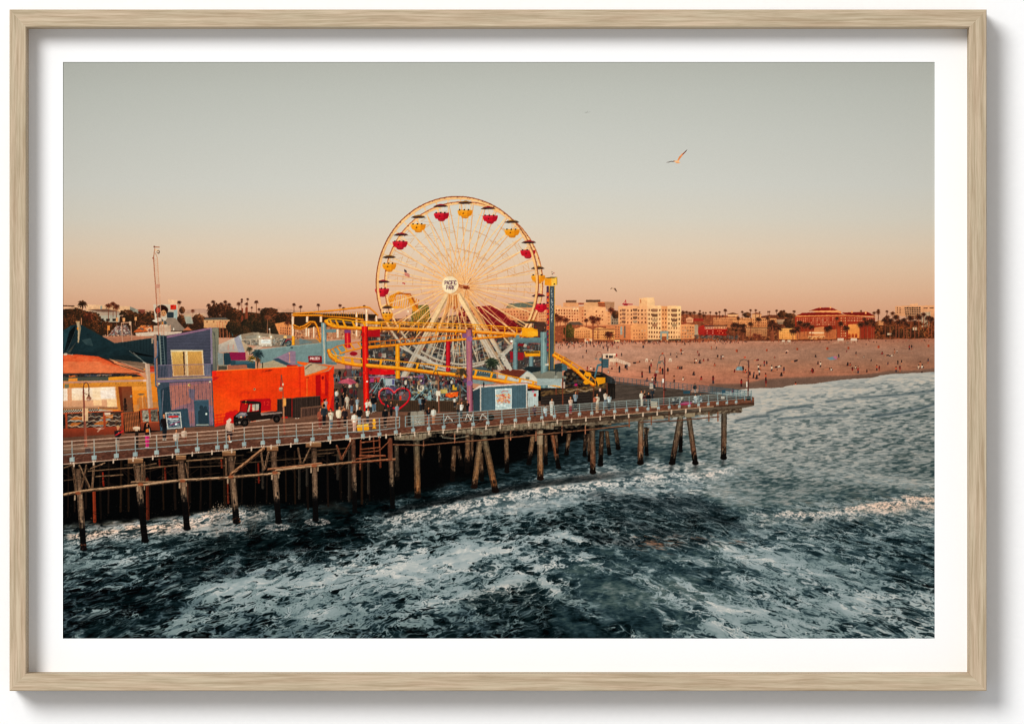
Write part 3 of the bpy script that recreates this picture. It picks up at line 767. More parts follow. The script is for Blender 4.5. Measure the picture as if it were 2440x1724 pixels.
bands = [(1660, 405, 30), (1700, 400, 22), (1740, 412, 30), (1785, 405, 24), (1850, 385, 13), (1848, 420, 26), (1888, 405, 12), (1918, 405, 12), (1968, 400, 13), (2036, 408, 15), (2074, 398, 12), (2140, 378, 20), (1895, 435, 24), (2110, 440, 16)]
for i, (px_, py_, r_) in enumerate(bands):
    use(WOOD2); palm(px_, py_, r_ * 1.15, 480, '41251c', '6a3c28', '5a3224', tw=5, n=13)
S('house', 'small white house with arched windows among palms'); pg([(1690, 468), (1735, 452), (1775, 470), (1770, 515), (1700, 515)], 'd8a184'); windows([(1700, 475), (1765, 475), (1765, 510), (1700, 510)], 4, 2, '7a4636'); rc(1775, 470, 1890, 500, '8e2f2a')
S('house', 'grey pavilion beside the red restaurant'); rc(1790, 540, 1830, 660, 'a09288')
S('restaurant', 'red beach house with white upper windows')
pg([(1830, 570), (1880, 545), (2160, 550), (2165, 665), (1850, 660), (1830, 640)], ('a63026', '8e2420')); rc(1900, 548, 2165, 562, '5a4038'); rc(1905, 565, 2155, 590, 'd9ac8c'); windows([(1905, 565), (2155, 565), (2155, 590), (1905, 590)], 13, 1, '7a3a2e', .5, .7); windows([(1900, 600), (2160, 602), (2160, 650), (1900, 650)], 12, 2, '6b1a1a', .5, .5, alt='c98a78')
rc(1650, 520, 1690, 535, '8a3a2c'); 
S('tree'); bush(2260, 560, 50, 50); bush(2160, 620, 40, 30)
S('low_wall', 'blue grey parked cars and planting along the promenade'); mottle([(1795, 662), (2290, 668), (2290, 710), (1795, 700)], ['4a5458', '5c4238', '35302c', '76605a', '2f2826'], 160, 6, 14)

F(*H_)
S('hotel', 'long cream hotel with round windows and small turrets')
pg([(0, 285), (190, 280), (378, 288), (378, 380), (250, 400), (0, 360)], ('c68d68', 'a8684a')); pg([(180, 285), (375, 290), (375, 375), (230, 380)], 'd69a6c'); pg([(390, 285), (640, 290), (640, 380), (390, 380)], ('d19a70', 'bb7a52'))
pg([(140, 248), (200, 232), (255, 250), (240, 275), (150, 272)], 'd9ab84'); pg([(130, 250), (195, 230), (262, 250)], '5c3c32'); pg([(390, 245), (440, 234), (490, 248), (480, 285), (392, 290)], 'd3a27c'); pg([(385, 246), (440, 230), (492, 248)], '7a4636')
windows([(5, 290), (370, 292), (370, 375), (5, 360)], 18, 3, '7a4634', .45, .45); windows([(395, 295), (635, 295), (635, 375), (395, 375)], 12, 3, '83503a', .45, .45)
rc(0, 358, 140, 372, '5a3a30'); rc(0, 372, 130, 395, 'd8a585'); windows([(0, 374), (130, 374), (130, 394), (0, 394)], 8, 1, '7a3428', .4, .8); pg([(0, 396), (140, 398), (140, 460), (0, 458)], '96261f'); windows([(0, 405), (135, 405), (135, 450), (0, 450)], 8, 2, '5f1515', .5, .4, alt='c27a60')
S('hotel', 'cream beach apartments under the palms')
pg([(330, 388), (545, 385), (545, 470), (330, 470)], ('b98a68', 'a06e50')); pg([(660, 392), (860, 388), (860, 505), (665, 500)], ('e0ae6c', 'd69a58')); windows([(340, 395), (540, 395), (540, 465), (340, 465)], 10, 4, '77503c', .5, .5); windows([(670, 400), (855, 400), (855, 495), (670, 495)], 10, 4, '9a6a40', .4, .45)
rc(330, 380, 860, 390, '7a5a48'); rc(640, 300, 820, 330, 'a08474'); rc(650, 330, 720, 350, '7a6a60')
S('tree'); bush(780, 340, 70, 45)
S('grand_hotel', 'large brick hotel with red hipped roofs')
pg([(828, 272), (1350, 262), (1638, 285), (1630, 490), (1250, 500), (828, 430)], ('963a2a', '7d3022'))
pg([(828, 268), (900, 235), (1240, 222), (1350, 262)], '7a1f1d'); pg([(1300, 232), (1560, 225), (1640, 265), (1350, 264)], '6f1d1b'); pg([(965, 215), (1070, 182), (1190, 180), (1262, 210)], '7a1f1d')
pg([(985, 214), (1262, 208), (1300, 232), (1040, 228)], 'd9a070'); rc(1076, 176, 1088, 188, 'e4a878'); rc(1178, 172, 1192, 192, 'e4a878'); rc(1278, 218, 1292, 240, 'cf8a5e'); rc(1395, 216, 1412, 236, 'd99a6a'); rc(1535, 222, 1552, 246, 'd99a6a')
pg([(828, 262), (1350, 254), (1352, 264), (828, 274)], 'd49560'); pg([(1350, 256), (1640, 266), (1640, 276), (1350, 266)], 'c98a58')
windows([(840, 285), (1240, 275), (1240, 362), (840, 362)], 20, 4, 'd8a888', .35, .5, skip=.08); windows([(1355, 275), (1520, 275), (1520, 325), (1355, 325)], 10, 2, 'd8a888', .35, .5); windows([(1545, 285), (1635, 290), (1635, 350), (1545, 350)], 5, 3, 'd8a888', .35, .5)
pg([(1240, 270), (1352, 266), (1355, 490), (1240, 490)], 'a04a30', .6); windows([(1285, 275), (1345, 275), (1345, 480), (1285, 480)], 3, 8, 'e2b488', .4, .4)
pg([(1365, 350), (1480, 345), (1480, 490), (1365, 490)], ('d99a5c', 'c98348')); pg([(828, 430), (1250, 400), (1250, 500), (828, 500)], 'b5714c', .85); pg([(1020, 385), (1120, 370), (1120, 470), (1020, 460)], 'cf9468', .8)
for a in (1378, 1412, 1446): el(a, 460, 13, 16, 'a5502c'); rc(a - 13, 460, a + 13, 485, '8a3f26')
rc(970, 430, 1120, 442, 'efd0b0'); rc(960, 470, 1130, 478, 'e8c49c'); mottle([(960, 480), (1140, 480), (1140, 500), (960, 500)], ['f3c98c', '5a2f20', '8a4a2c'], 60, 4, 8)
S('hotel', 'pale high rise with dark balconies at the far end of the beach')
pg([(1842, 165), (2110, 160), (2240, 158), (2240, 300), (1842, 260)], ('d4a384', 'b98a70')); rc(1990, 145, 2060, 162, 'd8a98a'); rc(2040, 136, 2070, 160, 'dcae8e')
windows([(1850, 175), (1905, 175), (1905, 240), (1850, 240)], 2, 3, '5a3a30', .4, .5); windows([(1930, 175), (2100, 172), (2100, 300), (1950, 300)], 7, 6, '4d3d38', .8, .6, jit=.4); windows([(2120, 172), (2240, 172), (2240, 200), (2120, 200)], 2, 1, '5d4238', .7, .4)
pg([(2100, 230), (2200, 225), (2190, 380), (2110, 380)], 'b5a59a'); stripes([(2100, 230), (2200, 225), (2190, 380), (2110, 380)], 16, '7d6a60', .6, .4, False)
mottle([(1640, 330), (2240, 330), (2240, 500), (1640, 500)], ['33201a', '47291c', '643822', '824829', 'a05c36', '281a14'], 1400, 3, 11, .8)
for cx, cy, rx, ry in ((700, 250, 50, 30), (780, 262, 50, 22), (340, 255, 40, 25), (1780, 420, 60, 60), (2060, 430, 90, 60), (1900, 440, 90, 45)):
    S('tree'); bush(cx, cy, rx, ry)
S('house', 'low white house behind the far palms'); rc(1665, 310, 1725, 360, 'c08a66'); rc(1760, 440, 1800, 458, 'c9b8a8'); rc(2020, 380, 2060, 410, 'b5a59a')
hp = [(30, 238, 14, 300), (62, 226, 11, 290), (120, 208, 17, 290), (292, 225, 15, 300), (376, 208, 14, 290), (428, 208, 14, 290), (466, 228, 10, 280), (553, 224, 9, 270), (568, 222, 9, 270), (640, 212, 15, 280), (686, 222, 18, 290), (714, 216, 14, 290), (818, 220, 17, 290), (250, 290, 22, 360), (550, 290, 24, 400), (1495, 216, 12, 240), (1628, 235, 20, 340), (1670, 230, 24, 350), (1672, 210, 18, 300), (1758, 220, 16, 300), (1815, 240, 26, 330), (1250, 292, 24, 500), (1530, 300, 26, 500), (1760, 280, 30, 480)]
for px_, py_, r_, b_ in hp:
    (S('palm_tree') if r_ > 13 else use(WOOD2)); palm(px_, py_, r_ * 1.15, b_, '41251b', '6d3d28', '5d3424', tw=5, n=13)
hp2 = [(210, 360, 36, 530), (250, 365, 34, 530), (300, 370, 34, 520), (300, 420, 30, 525), (455, 300, 28, 380), (375, 350, 26, 480), (585, 345, 44, 535), (610, 370, 40, 540), (660, 390, 36, 535), (600, 330, 30, 520), (805, 420, 34, 520), (875, 340, 34, 480), (850, 400, 36, 520), (920, 360, 36, 470), (995, 380, 28, 470), (955, 350, 26, 470), (1150, 400, 32, 480), (1180, 385, 28, 480), (1290, 345, 28, 490), (1345, 390, 34, 490), (1490, 350, 34, 490), (1560, 340, 36, 500), (1600, 320, 34, 500), (1620, 350, 30, 500), (1740, 310, 34, 500), (1790, 320, 36, 500), (1850, 280, 32, 490), (1880, 330, 36, 500), (1930, 310, 30, 500), (1960, 350, 34, 500), (2000, 290, 34, 480), (2080, 280, 34, 470), (2130, 250, 24, 400), (2180, 290, 34, 470), (2210, 300, 30, 470), (2040, 340, 34, 490)]
for px_, py_, r_, b_ in hp2:
    S('palm_tree'); palm(px_, py_, r_ * 1.25, b_, '33201a', '6a3824', '8a4a34', tw=8, n=20)
for px_, py_, r_ in ((420, 460, 30), (460, 470, 34), (150, 430, 34)):
    S('palm_tree'); palm(px_, py_, r_, 500, '5a2c20', '8f4630', '7a3a2a', tw=6)

# ---- beach
S('beach', 'rosy sand beach with the first shade of dusk')
F(*G_)
edge_top = [(1520, 815), (1540, 812), (1640, 815), (1700, 808), (1760, 810), (1830, 812), (2000, 812), (2230, 804)]
F(0, 0, 1)
pg([(1315, 818), (1400, 815), (1520, 814), (1640, 816), (1720, 812), (1830, 815), (2000, 810), (2100, 808), (2232, 806), (2232, 960), (1900, 990), (1760, 990), (1500, 960), (1290, 925), (1290, 818)], 'a87258')
m = idb == cur[0]
ys, xs = np.where(m)
yy = ys + BY
cols = [(806, 'a66e5a'), (818, '9f705d'), (835, '977060'), (855, '966e5d'), (872, '9b6c58'), (890, '9c6753'), (915, '93604f')]
base = np.stack([np.interp(yy, [c[0] for c in cols], [hx(c[1])[k] for c in cols]) for k in range(3)], 1)
dim = np.interp(xs + BX, [1290, 1600, 1900, 2228], [1.20, 1.14, 1.02, .93])
nn = fbm(xs / 26, ys / 5, 4, 3) - .5; n2 = fbm(xs / 90, ys / 14, 3, 9) - .5; n3 = vnoise(xs / 2.2, ys / 1.6, 5) - .5
buf[ys, xs] = base * (dim * (1 + .13 * nn + .10 * n2 + .03 * n3))[:, None]
BEACH_ID = cur[0]
# damp sand at the water's edge
def wet(pts, col, a):
    r = cover(tp(pts)); mm = r[2] * (idb[r[1]:r[1] + r[2].shape[0], r[0]:r[0] + r[2].shape[1]] == BEACH_ID)
    blend(r[0], r[1], mm, col, a)
F(*H_)
for k in range(10):
    o = k * 3.2
    wet([(-40, 950 + o), (300, 945 + o), (500, 905 + o), (700, 885 + o), (900, 880 + o), (1150, 868 + o), (1400, 862 + o), (1600, 845 + o), (1800, 815 + o), (2000, 815 + o), (2240, 788 + o), (2290, 1000), (-40, 1200)], '665047', .24)
for k in range(46):
    a = rng.uniform(0, 2200); b = 760 + rng.uniform(-180, 90); wet([(a, b), (a + rng.uniform(60, 160), b + rng.uniform(2, 10)), (a + rng.uniform(60, 160), b + rng.uniform(8, 14))], rng.choice(['8a5644', 'c08a6a', '8f6450']), .4)
F(*G_)
for k in range(40):
    a = rng.uniform(250, 2200); b = rng.uniform(770, 1200); wet([(a, b), (a + rng.uniform(60, 200), b + rng.uniform(4, 14)), (a + rng.uniform(60, 200), b + rng.uniform(12, 20))], rng.choice(['8f5e4a', 'bd8466', '9a6a54']), .3)
pg([(200, 735), (2290, 715), (2290, 728), (200, 752)], 'b26a4e', .5)

# lifeguard tower, bins, far beach stands
S('lifeguard_hut', 'white lifeguard hut with a long ramp')
pg([(745, 880), (905, 868), (905, 892), (870, 895), (870, 920), (750, 925)], 'e0bda0'); rc(780, 886, 806, 918, '4a3a38'); rc(815, 890, 860, 918, '3a3335'); ln([(745, 878), (905, 872)], 8, 'f0d9c0'); rc(895, 870, 908, 900, 'a5302c')
pg([(820, 925), (890, 925), (890, 965), (820, 960)], 'd9b89c'); pg([(890, 925), (915, 920), (1055, 980), (1050, 1010), (890, 960)], 'b98a72', .5)
for o in (0, 14, 28): ln([(893, 922 + o), (1055, 980 + o)], 5, 'ead0b8')
for t in range(8): ln([(893 + t * 23, 922 + t * 8.3), (893 + t * 23, 955 + t * 8.3)], 4, 'ead0b8')
ln([(825, 960), (825, 1005)], 5, 'd9b89c'); ln([(870, 962), (870, 990)], 5, 'd9b89c'); ln([(820, 812), (820, 870)], 5, 'c9a890')
for px_, py_ in ((565, 738), (1245, 942), (1512, 940)):
    S('beach_stand', 'small white stand on the sand'); pg([(px_ - 12, py_ - 18), (px_ + 12, py_ - 18), (px_ + 17, py_ + 20), (px_ - 17, py_ + 20)], 'dfc4ac'); rc(px_ - 8, py_ - 2, px_ + 8, py_ + 20, 'b08d78')
F(*H_)
for px_, py_, s_ in ((1290, 510, 1), (1425, 510, 1), (768, 520, .5), (710, 520, .5)):
    S('lifeguard_hut', 'far white lifeguard hut'); rc(px_ - 34 * s_, py_ - 20 * s_, px_ + 30 * s_, py_ + 8, 'cdb09a'); ln([(px_ - 20 * s_, py_ + 6), (px_ - 28 * s_, py_ + 30)], 4, 'b89880'); ln([(px_ + 20 * s_, py_ + 6), (px_ + 26 * s_, py_ + 30)], 4, 'b89880'); ln([(px_ - 30 * s_, py_ + 20), (px_ - 80 * s_, py_ + 34)], 4, 'b89880')
for px_, py_ in ((237, 618), (540, 610), (848, 600), (1153, 594), (1368, 590), (1672, 578), (2178, 566), (-330, 610)):
    S('litter_bin', 'orange litter bin on the sand'); rc(px_ - 9, py_ - 11, px_ + 9, py_ + 13, 'a5482e'); rc(px_ + 2, py_ - 11, px_ + 9, py_ + 13, '7a3524')
# ---------------------------------------------------------------- picture: beach people, sea
def shade(x, y, h):
    k = cur[0]; use(0); ln([(x, y), (x - h * 2.2, y - h * .30)], h * .12, '5e4034', .33); use(k)
TOPS = ['8f2a28', '2a2024', 'c9b4a2', '3a2a2c', 'b5553c', '4a3a44', 'd8b9a0', '6b2424', '241c1e', 'a86a52']
LEGS = ['9a5a44', '2a2224', '8a4c3a', '3a2a2a', 'b07055', '33303a']
F(*G_)
S('beach_crowd', 'many small figures scattered over the far sand'); CROWD = cur[0]
for k in range(260):
    a = rng.uniform(200, 2290); b = 735 + abs(rng.normal(0, 18)) - (a - 200) * .009
    use(CROWD); tiny(a, b + 8, rng.uniform(14, 24), TOPS[rng.integers(10)], LEGS[rng.integers(6)], ['stand', 'sit', 'stand'][rng.integers(3)])
for k in range(60):
    a = rng.uniform(230, 900); b = rng.uniform(750, 815)
    use(CROWD); tiny(a, b, rng.uniform(20, 32), TOPS[rng.integers(10)], LEGS[rng.integers(6)])
F(*H_)
for k in range(60):
    a = rng.uniform(0, 2200); b = 520 + rng.uniform(0, 25) - a * .004
    use(CROWD); tiny(a, b, rng.uniform(10, 16), TOPS[rng.integers(10)], LEGS[rng.integers(6)], ['stand', 'sit', 'sit'][rng.integers(3)])
gp = [(852, 800, 34, 's'), (908, 815, 28, 's'), (926, 815, 28, 's'), (803, 840, 36, 's'), (560, 865, 36, 's'), (520, 920, 30, 's'), (330, 960, 44, 's'), (1205, 800, 60, 's'), (610, 1072, 52, 's'), (645, 1060, 40, 'i'), (570, 1062, 44, 's'), (850, 1050, 34, 'i'), (905, 1020, 50, 's'), (935, 1080, 66, 's'), (1003, 1060, 60, 's'), (1020, 1050, 56, 's'), (810, 1090, 40, 'i'), (1130, 975, 60, 'l'), (1290, 955, 40, 'l'), (1278, 1085, 70, 's'), (1295, 1040, 60, 's'), (1193, 1140, 62, 's'), (1400, 1100, 74, 's'), (1425, 1100, 60, 's'), (1485, 1100, 66, 's'), (1250, 1185, 50, 'i'), (1310, 1180, 56, 'i'), (1556, 1190, 66, 's'), (1660, 1175, 52, 'i'), (1780, 1115, 52, 'i'), (1865, 1170, 56, 'i'), (2000, 1205, 76, 's'), (1600, 1045, 44, 'i'), (1622, 1045, 44, 'i'), (1645, 1045, 44, 'i'), (1518, 890, 26, 's'), (1582, 880, 26, 'i'), (1640, 875, 40, 's'), (1655, 875, 36, 's'), (1588, 915, 30, 'i'), (1825, 868, 30, 's'), (1840, 893, 36, 'i'), (1980, 820, 32, 's'), (2037, 815, 24, 's'), (2052, 930, 44, 's'), (2090, 935, 44, 's'), (2112, 930, 44, 's'), (1790, 980, 48, 's'), (1808, 978, 48, 's'), (1850, 980, 52, 'i'), (1893, 957, 36, 'i'), (1942, 950, 36, 'i'), (2018, 1010, 44, 'i'), (960, 895, 30, 's'), (1675, 770, 22, 's')]
F(*G_)
for i, (a, b, h, p) in enumerate(gp):
    (S('beachgoer') if i < 46 else use(CROWD)); shade(a, b, h * .95); tiny(a, b, h * 1.08, TOPS[(i * 7) % 10], LEGS[(i * 5) % 6], {'s': 'stand', 'i': 'sit', 'l': 'lie'}[p])
hpz = [(740, 645, 34, 'i'), (620, 692, 24, 'i'), (435, 718, 40, 'l'), (515, 770, 46, 's'), (540, 772, 46, 's'), (455, 810, 48, 's'), (476, 818, 48, 's'), (465, 865, 56, 's'), (410, 870, 46, 'i'), (440, 905, 52, 'i'), (405, 900, 46, 'i'), (530, 910, 60, 's'), (532, 975, 60, 's'), (283, 980, 68, 's'), (370, 890, 56, 's'), (590, 825, 56, 's'), (620, 822, 44, 'l'), (655, 785, 50, 'l'), (714, 845, 56, 's'), (688, 875, 46, 'i'), (820, 728, 50, 'l'), (832, 1000, 60, 's'), (1010, 845, 52, 'i'), (1000, 830, 46, 'i'), (1060, 760, 40, 'i'), (1085, 780, 46, 's'), (1150, 810, 46, 'l'), (1195, 820, 40, 'i'), (1270, 705, 46, 's'), (1035, 682, 30, 'i'), (1360, 772, 46, 'i'), (1385, 772, 40, 'i'), (1408, 845, 56, 's'), (1465, 842, 54, 's'), (1445, 668, 36, 's'), (1440, 798, 36, 'i'), (1465, 795, 30, 'i'), (1525, 688, 24, 'i'), (1548, 562, 22, 'i'), (1598, 722, 22, 'i'), (1555, 838, 36, 'i'), (1655, 815, 50, 's'), (1680, 825, 50, 's'), (1710, 655, 36, 'i'), (1755, 670, 34, 'l'), (1800, 672, 34, 'l'), (1835, 645, 40, 's'), (1860, 638, 26, 's'), (1768, 760, 34, 'i'), (1868, 755, 36, 's'), (1906, 752, 36, 's'), (1850, 832, 52, 's'), (1890, 828, 52, 's'), (1985, 605, 40, 's'), (2008, 605, 40, 's'), (2080, 800, 50, 'i'), (2095, 790, 60, 's'), (2115, 795, 50, 'i'), (2175, 745, 44, 's'), (2112, 880, 48, 's'), (300, 838, 60, 's'), (325, 845, 50, 'i'), (215, 838, 40, 'i'), (1350, 630, 20, 'i')]
F(*H_)
for i, (a, b, h, p) in enumerate(hpz):
    (S('beachgoer') if i < 52 else use(CROWD)); shade(a, b, h * .95); tiny(a, b, h * 1.1, TOPS[(i * 3 + 1) % 10], LEGS[(i * 7 + 2) % 6], {'s': 'stand', 'i': 'sit', 'l': 'lie'}[p])
S('beach_tent', 'blue beach tent'); pg([(222, 815), (240, 780), (285, 775), (300, 818)], '5c7d8c'); el(250, 800, 14, 12, '8aa5ae')
S('beach_tent', 'blue and pink windbreak'); pg([(1145, 692), (1190, 682), (1230, 672), (1250, 705), (1180, 712)], '5f7f92'); pg([(1205, 690), (1225, 672), (1252, 680), (1250, 706)], 'a8627a')
S('beach_umbrella', 'pale beach umbrella'); pg([(725, 625), (748, 608), (770, 624)], 'e0a890')

# ---- sea
S('sea', 'dark teal water with drifting lace of white foam')
SEA_ID = cur[0]
F(*H_)
shore = [(-300, 1110), (-60, 1040), (100, 1030), (330, 1000), (440, 993), (600, 992), (700, 985), (760, 968), (840, 958), (1000, 952), (1130, 932), (1280, 912), (1440, 898), (1600, 890), (1700, 862), (1800, 850), (1930, 845), (2080, 840), (2250, 826)]
SH = np.array([(1700 + a / 4.252, 690 + b / 4.252) for a, b in shore])
sy0 = np.interp(XX[0], SH[:, 0], SH[:, 1], left=925)
jag = 1.6 * (fbm(XX[0] / 9, XX[0] * 0, 3, 4) - .5)
top = 860 - BY
Y = YY[top:]; X = XX[top:]
seam = sst(-.6, .8, Y - (sy0 + jag)[None, :])
yh = 690.0
dy = (Y - yh)
# hand placed composition: x, y, foam, tone of water (0 dark .. 1 pale), warmth, foam brightness
ctl = [
 (150, 1240, .55, .05, .25, .55), (200, 1265, .70, .10, .55, .62), (300, 1255, .72, .10, .55, .66), (400, 1245, .66, .12, .6, .66), (480, 1235, .80, .2, .7, .8), (540, 1245, .6, .2, .5, .7), (640, 1250, .35, .12, .35, .6), (740, 1235, .22, .10, .3, .6), (820, 1215, .12, .07, .2, .5),
 (160, 1310, .66, .12, .1, .55), (260, 1320, .68, .12, .1, .56), (360, 1310, .60, .12, .1, .52), (430, 1300, .30, .10, .2, .45), (520, 1300, .10, .07, .35, .4), (620, 1300, .08, .06, .2, .4), (740, 1290, .10, .06, .15, .4), (840, 1270, .16, .07, .15, .45),
 (160, 1370, .58, .10, 0, .50), (260, 1375, .56, .10, 0, .50), (350, 1365, .48, .10, 0, .48), (430, 1355, .20, .08, 0, .42), (540, 1345, .30, .08, 0, .46), (640, 1340, .12, .07, 0, .4), (740, 1325, .26, .08, 0, .48), (800, 1310, .5, .10, 0, .55),
 (160, 1440, .42, .08, 0, .44), (240, 1435, .40, .08, 0, .46), (320, 1430, .26, .07, 0, .42), (400, 1430, .34, .08, 0, .44), (470, 1420, .62, .10, 0, .5), (560, 1405, .72, .12, 0, .54), (660, 1385, .76, .12, 0, .58), (760, 1360, .80, .14, 0, .62),
 (160, 1505, .36, .08, 0, .40), (250, 1500, .22, .07, 0, .40), (330, 1500, .30, .07, 0, .42), (400, 1505, .60, .10, 0, .44), (480, 1490, .80, .12, 0, .5), (580, 1480, .84, .13, 0, .54), (700, 1460, .86, .14, 0, .58), (820, 1440, .88, .15, 0, .60), (920, 1470, .86, .15, 0, .62), (1020, 1500, .80, .16, 0, .62), (1100, 1490, .78, .18, 0, .60), (700, 1515, .88, .13, 0, .5), (850, 1510, .88, .14, 0, .56),
 (900, 1240, .55, .12, .2, .52), (980, 1215, .58, .14, .25, .56), (1080, 1190, .62, .16, .3, .62), (1180, 1172, .70, .2, .3, .68), (1300, 1150, .80, .25, .3, .74), (1420, 1128, .86, .3, .3, .80), (1560, 1112, .82, .3, .3, .80), (1680, 1108, .72, .35, .3, .76), (1740, 1125, .5, .4, .15, .68),
 (920, 1275, .62, .12, .05, .55), (1020, 1265, .72, .12, .05, .62), (1140, 1235, .72, .14, .05, .64), (1260, 1205, .70, .14, .05, .64), (1380, 1185, .66, .12, .05, .62), (1500, 1165, .62, .14, .05, .62), (1620, 1150, .56, .18, .05, .60),
 (880, 1340, .78, .14, 0, .66), (980, 1325, .84, .15, 0, .68), (1080, 1310, .74, .14, 0, .66), (1180, 1290, .66, .14, 0, .64), (1280, 1270, .55, .12, 0, .6), (1350, 1255, .5, .08, 0, .58),
 (1000, 1400, .84, .15, 0, .66), (1090, 1385, .74, .18, .05, .66), (1170, 1365, .58, .16, .15, .64), (1250, 1345, .56, .16, .05, .62), (1330, 1330, .48, .18, 0, .58), (1400, 1345, .36, .26, 0, .52),
 (1180, 1430, .36, .13, .55, .56), (1250, 1420, .42, .13, .5, .56), (1330, 1410, .46, .18, .3, .56), (1190, 1480, .40, .12, .5, .52), (1270, 1480, .46, .14, .35, .54), (1350, 1480, .14, .20, .05, .50), (1220, 1515, .55, .13, .15, .52), (1400, 1515, .10, .20, 0, .48),
 (1440, 1215, .44, .12, .15, .52), (1520, 1225, .38, .12, .15, .5), (1600, 1225, .36, .15, .2, .5), (1700, 1225, .24, .12, .15, .5), (1400, 1245, .38, .10, .1, .5),
 (1440, 1275, .22, .08, .25, .5), (1540, 1280, .26, .10, .35, .5), (1640, 1285, .28, .10, .3, .54), (1740, 1285, .42, .22, .15, .58),
 (1450, 1330, .12, .24, .05, .48), (1560, 1330, .14, .26, .05, .5), (1660, 1330, .30, .26, .05, .54), (1760, 1320, .62, .26, .05, .62), (1840, 1310, .72, .28, .05, .66), (1940, 1320, .66, .28, .0, .62),
 (1440, 1400, .10, .30, 0, .48), (1520, 1400, .12, .30, 0, .5), (1600, 1390, .16, .28, 0, .5), (1690, 1390, .26, .22, 0, .5), (1780, 1370, .62, .24, 0, .58), (1880, 1370, .70, .26, 0, .6), (1980, 1370, .66, .24, 0, .58), (2080, 1360, .62, .24, 0, .56), (2180, 1360, .58, .24, 0, .54), (2040, 1300, .62, .26, 0, .6), (2140, 1290, .60, .25, 0, .6), (2200, 1280, .58, .25, 0, .6),
 (1480, 1480, .10, .24, 0, .46), (1560, 1470, .12, .24, 0, .46), (1640, 1470, .18, .22, 0, .48), (1720, 1470, .66, .20, 0, .54), (1820, 1460, .62, .2, 0, .54), (1920, 1450, .66, .22, 0, .56), (2020, 1440, .66, .2, 0, .54), (2120, 1440, .48, .16, 0, .5), (2200, 1440, .40, .14, 0, .48), (1680, 1515, .62, .2, 0, .52), (1800, 1510, .66, .2, 0, .52), (1920, 1515, .6, .2, 0, .5), (2040, 1510, .52, .16, 0, .48), (2160, 1510, .55, .18, 0, .5), (2120, 1480, .36, .13, 0, .46), (1560, 1515, .12, .20, 0, .46),
 (1820, 1235, .66, .3, .35, .74), (1920, 1222, .70, .32, .4, .76), (2020, 1212, .72, .32, .45, .78), (2120, 1200, .76, .34, .55, .82), (2210, 1190, .74, .34, .6, .82), (1860, 1262, .6, .26, .1, .64), (1980, 1255, .6, .26, .2, .64), (2100, 1245, .6, .26, .25, .64), (2200, 1235, .58, .26, .2, .62),
 (1760, 1180, .30, .40, .1, .58), (1860, 1180, .26, .44, .12, .58), (1980, 1160, .24, .44, .12, .58), (2120, 1150, .22, .42, .12, .56), (1780, 1100, .34, .50, .05, .6), (1900, 1090, .28, .50, .08, .6), (2040, 1080, .22, .48, .12, .58), (2180, 1070, .16, .42, .15, .56), (2180, 1130, .18, .4, .15, .56),
 (1750, 1040, .36, .56, .0, .62), (1850, 1020, .30, .56, .05, .6), (1980, 1010, .22, .52, .10, .58), (2120, 1000, .16, .46, .15, .56), (2210, 1000, .12, .44, .15, .56),
 (1780, 960, .0, .72, .35, .6), (1860, 950, .0, .62, .15, .6), (1980, 950, .0, .56, .12, .6), (2120, 950, .0, .5, .14, .6), (2210, 960, .0, .46, .15, .6), (1800, 910, 0, .86, .5, .6), (1900, 905, 0, .82, .42, .6), (2000, 895, 0, .80, .38, .6), (2150, 885, 0, .76, .34, .6), (2000, 925, 0, .66, .2, .6), (2150, 925, 0, .58, .16, .6), (1720, 990, .02, .66, .3, .6), (1650, 1010, .02, .50, .3, .6), (1560, 1030, .02, .36, .3, .6), (1480, 1050, .02, .2, .3, .5), (1400, 1070, .05, .10, .2, .5), (1300, 1090, .04, .05, .1, .5), (1680, 1060, .05, .40, .2, .55), (1600, 1085, .08, .22, .2, .55), (1500, 1085, .12, .12, .2, .55), (1400, 1110, .3, .1, .2, .6), (1250, 1130, .14, .05, .1, .5), (1150, 1140, .06, .03, .1, .5), (1000, 1170, .06, .03, .1, .5), (880, 1200, .10, .04, .1, .5), (700, 1180, .0, .0, 0, .5), (500, 1190, 0, 0, 0, .5), (300, 1200, 0, 0, 0, .5), (900, 1130, 0, 0, 0, .5), (1100, 1090, 0, 0, 0, .5)]
ctl = np.array(ctl, np.float32)
gx = np.arange(0, BW + 12, 12, dtype=np.float32) + BX; gy = np.arange(top, BH + 12, 12, dtype=np.float32) + BY
GX, GY = np.meshgrid(gx, gy)
num = np.zeros(GX.shape + (4,), np.float32); den = np.zeros(GX.shape, np.float32)
for c in ctl:
    d2 = ((GX - c[0]) / 1.25) ** 2 + ((GY - c[1]) * 1.45) ** 2
    w = 1.0 / (d2 + 500) ** 3.0
    num += w[..., None] * c[2:]; den += w
cm = num / den[..., None]
def up(a):
    fx = (X - gx[0]) / 12; fy = (Y - gy[0]) / 12
    ix = fx.astype(int); iy = fy.astype(int); tx = fx - ix; ty = fy - iy
    return (a[iy, ix] * (1 - tx) + a[iy, ix + 1] * tx) * (1 - ty) + (a[iy + 1, ix] * (1 - tx) + a[iy + 1, ix + 1] * tx) * ty
D = up(cm[..., 0]); tone = up(cm[..., 1]); warm = up(cm[..., 2]); fb = up(cm[..., 3])
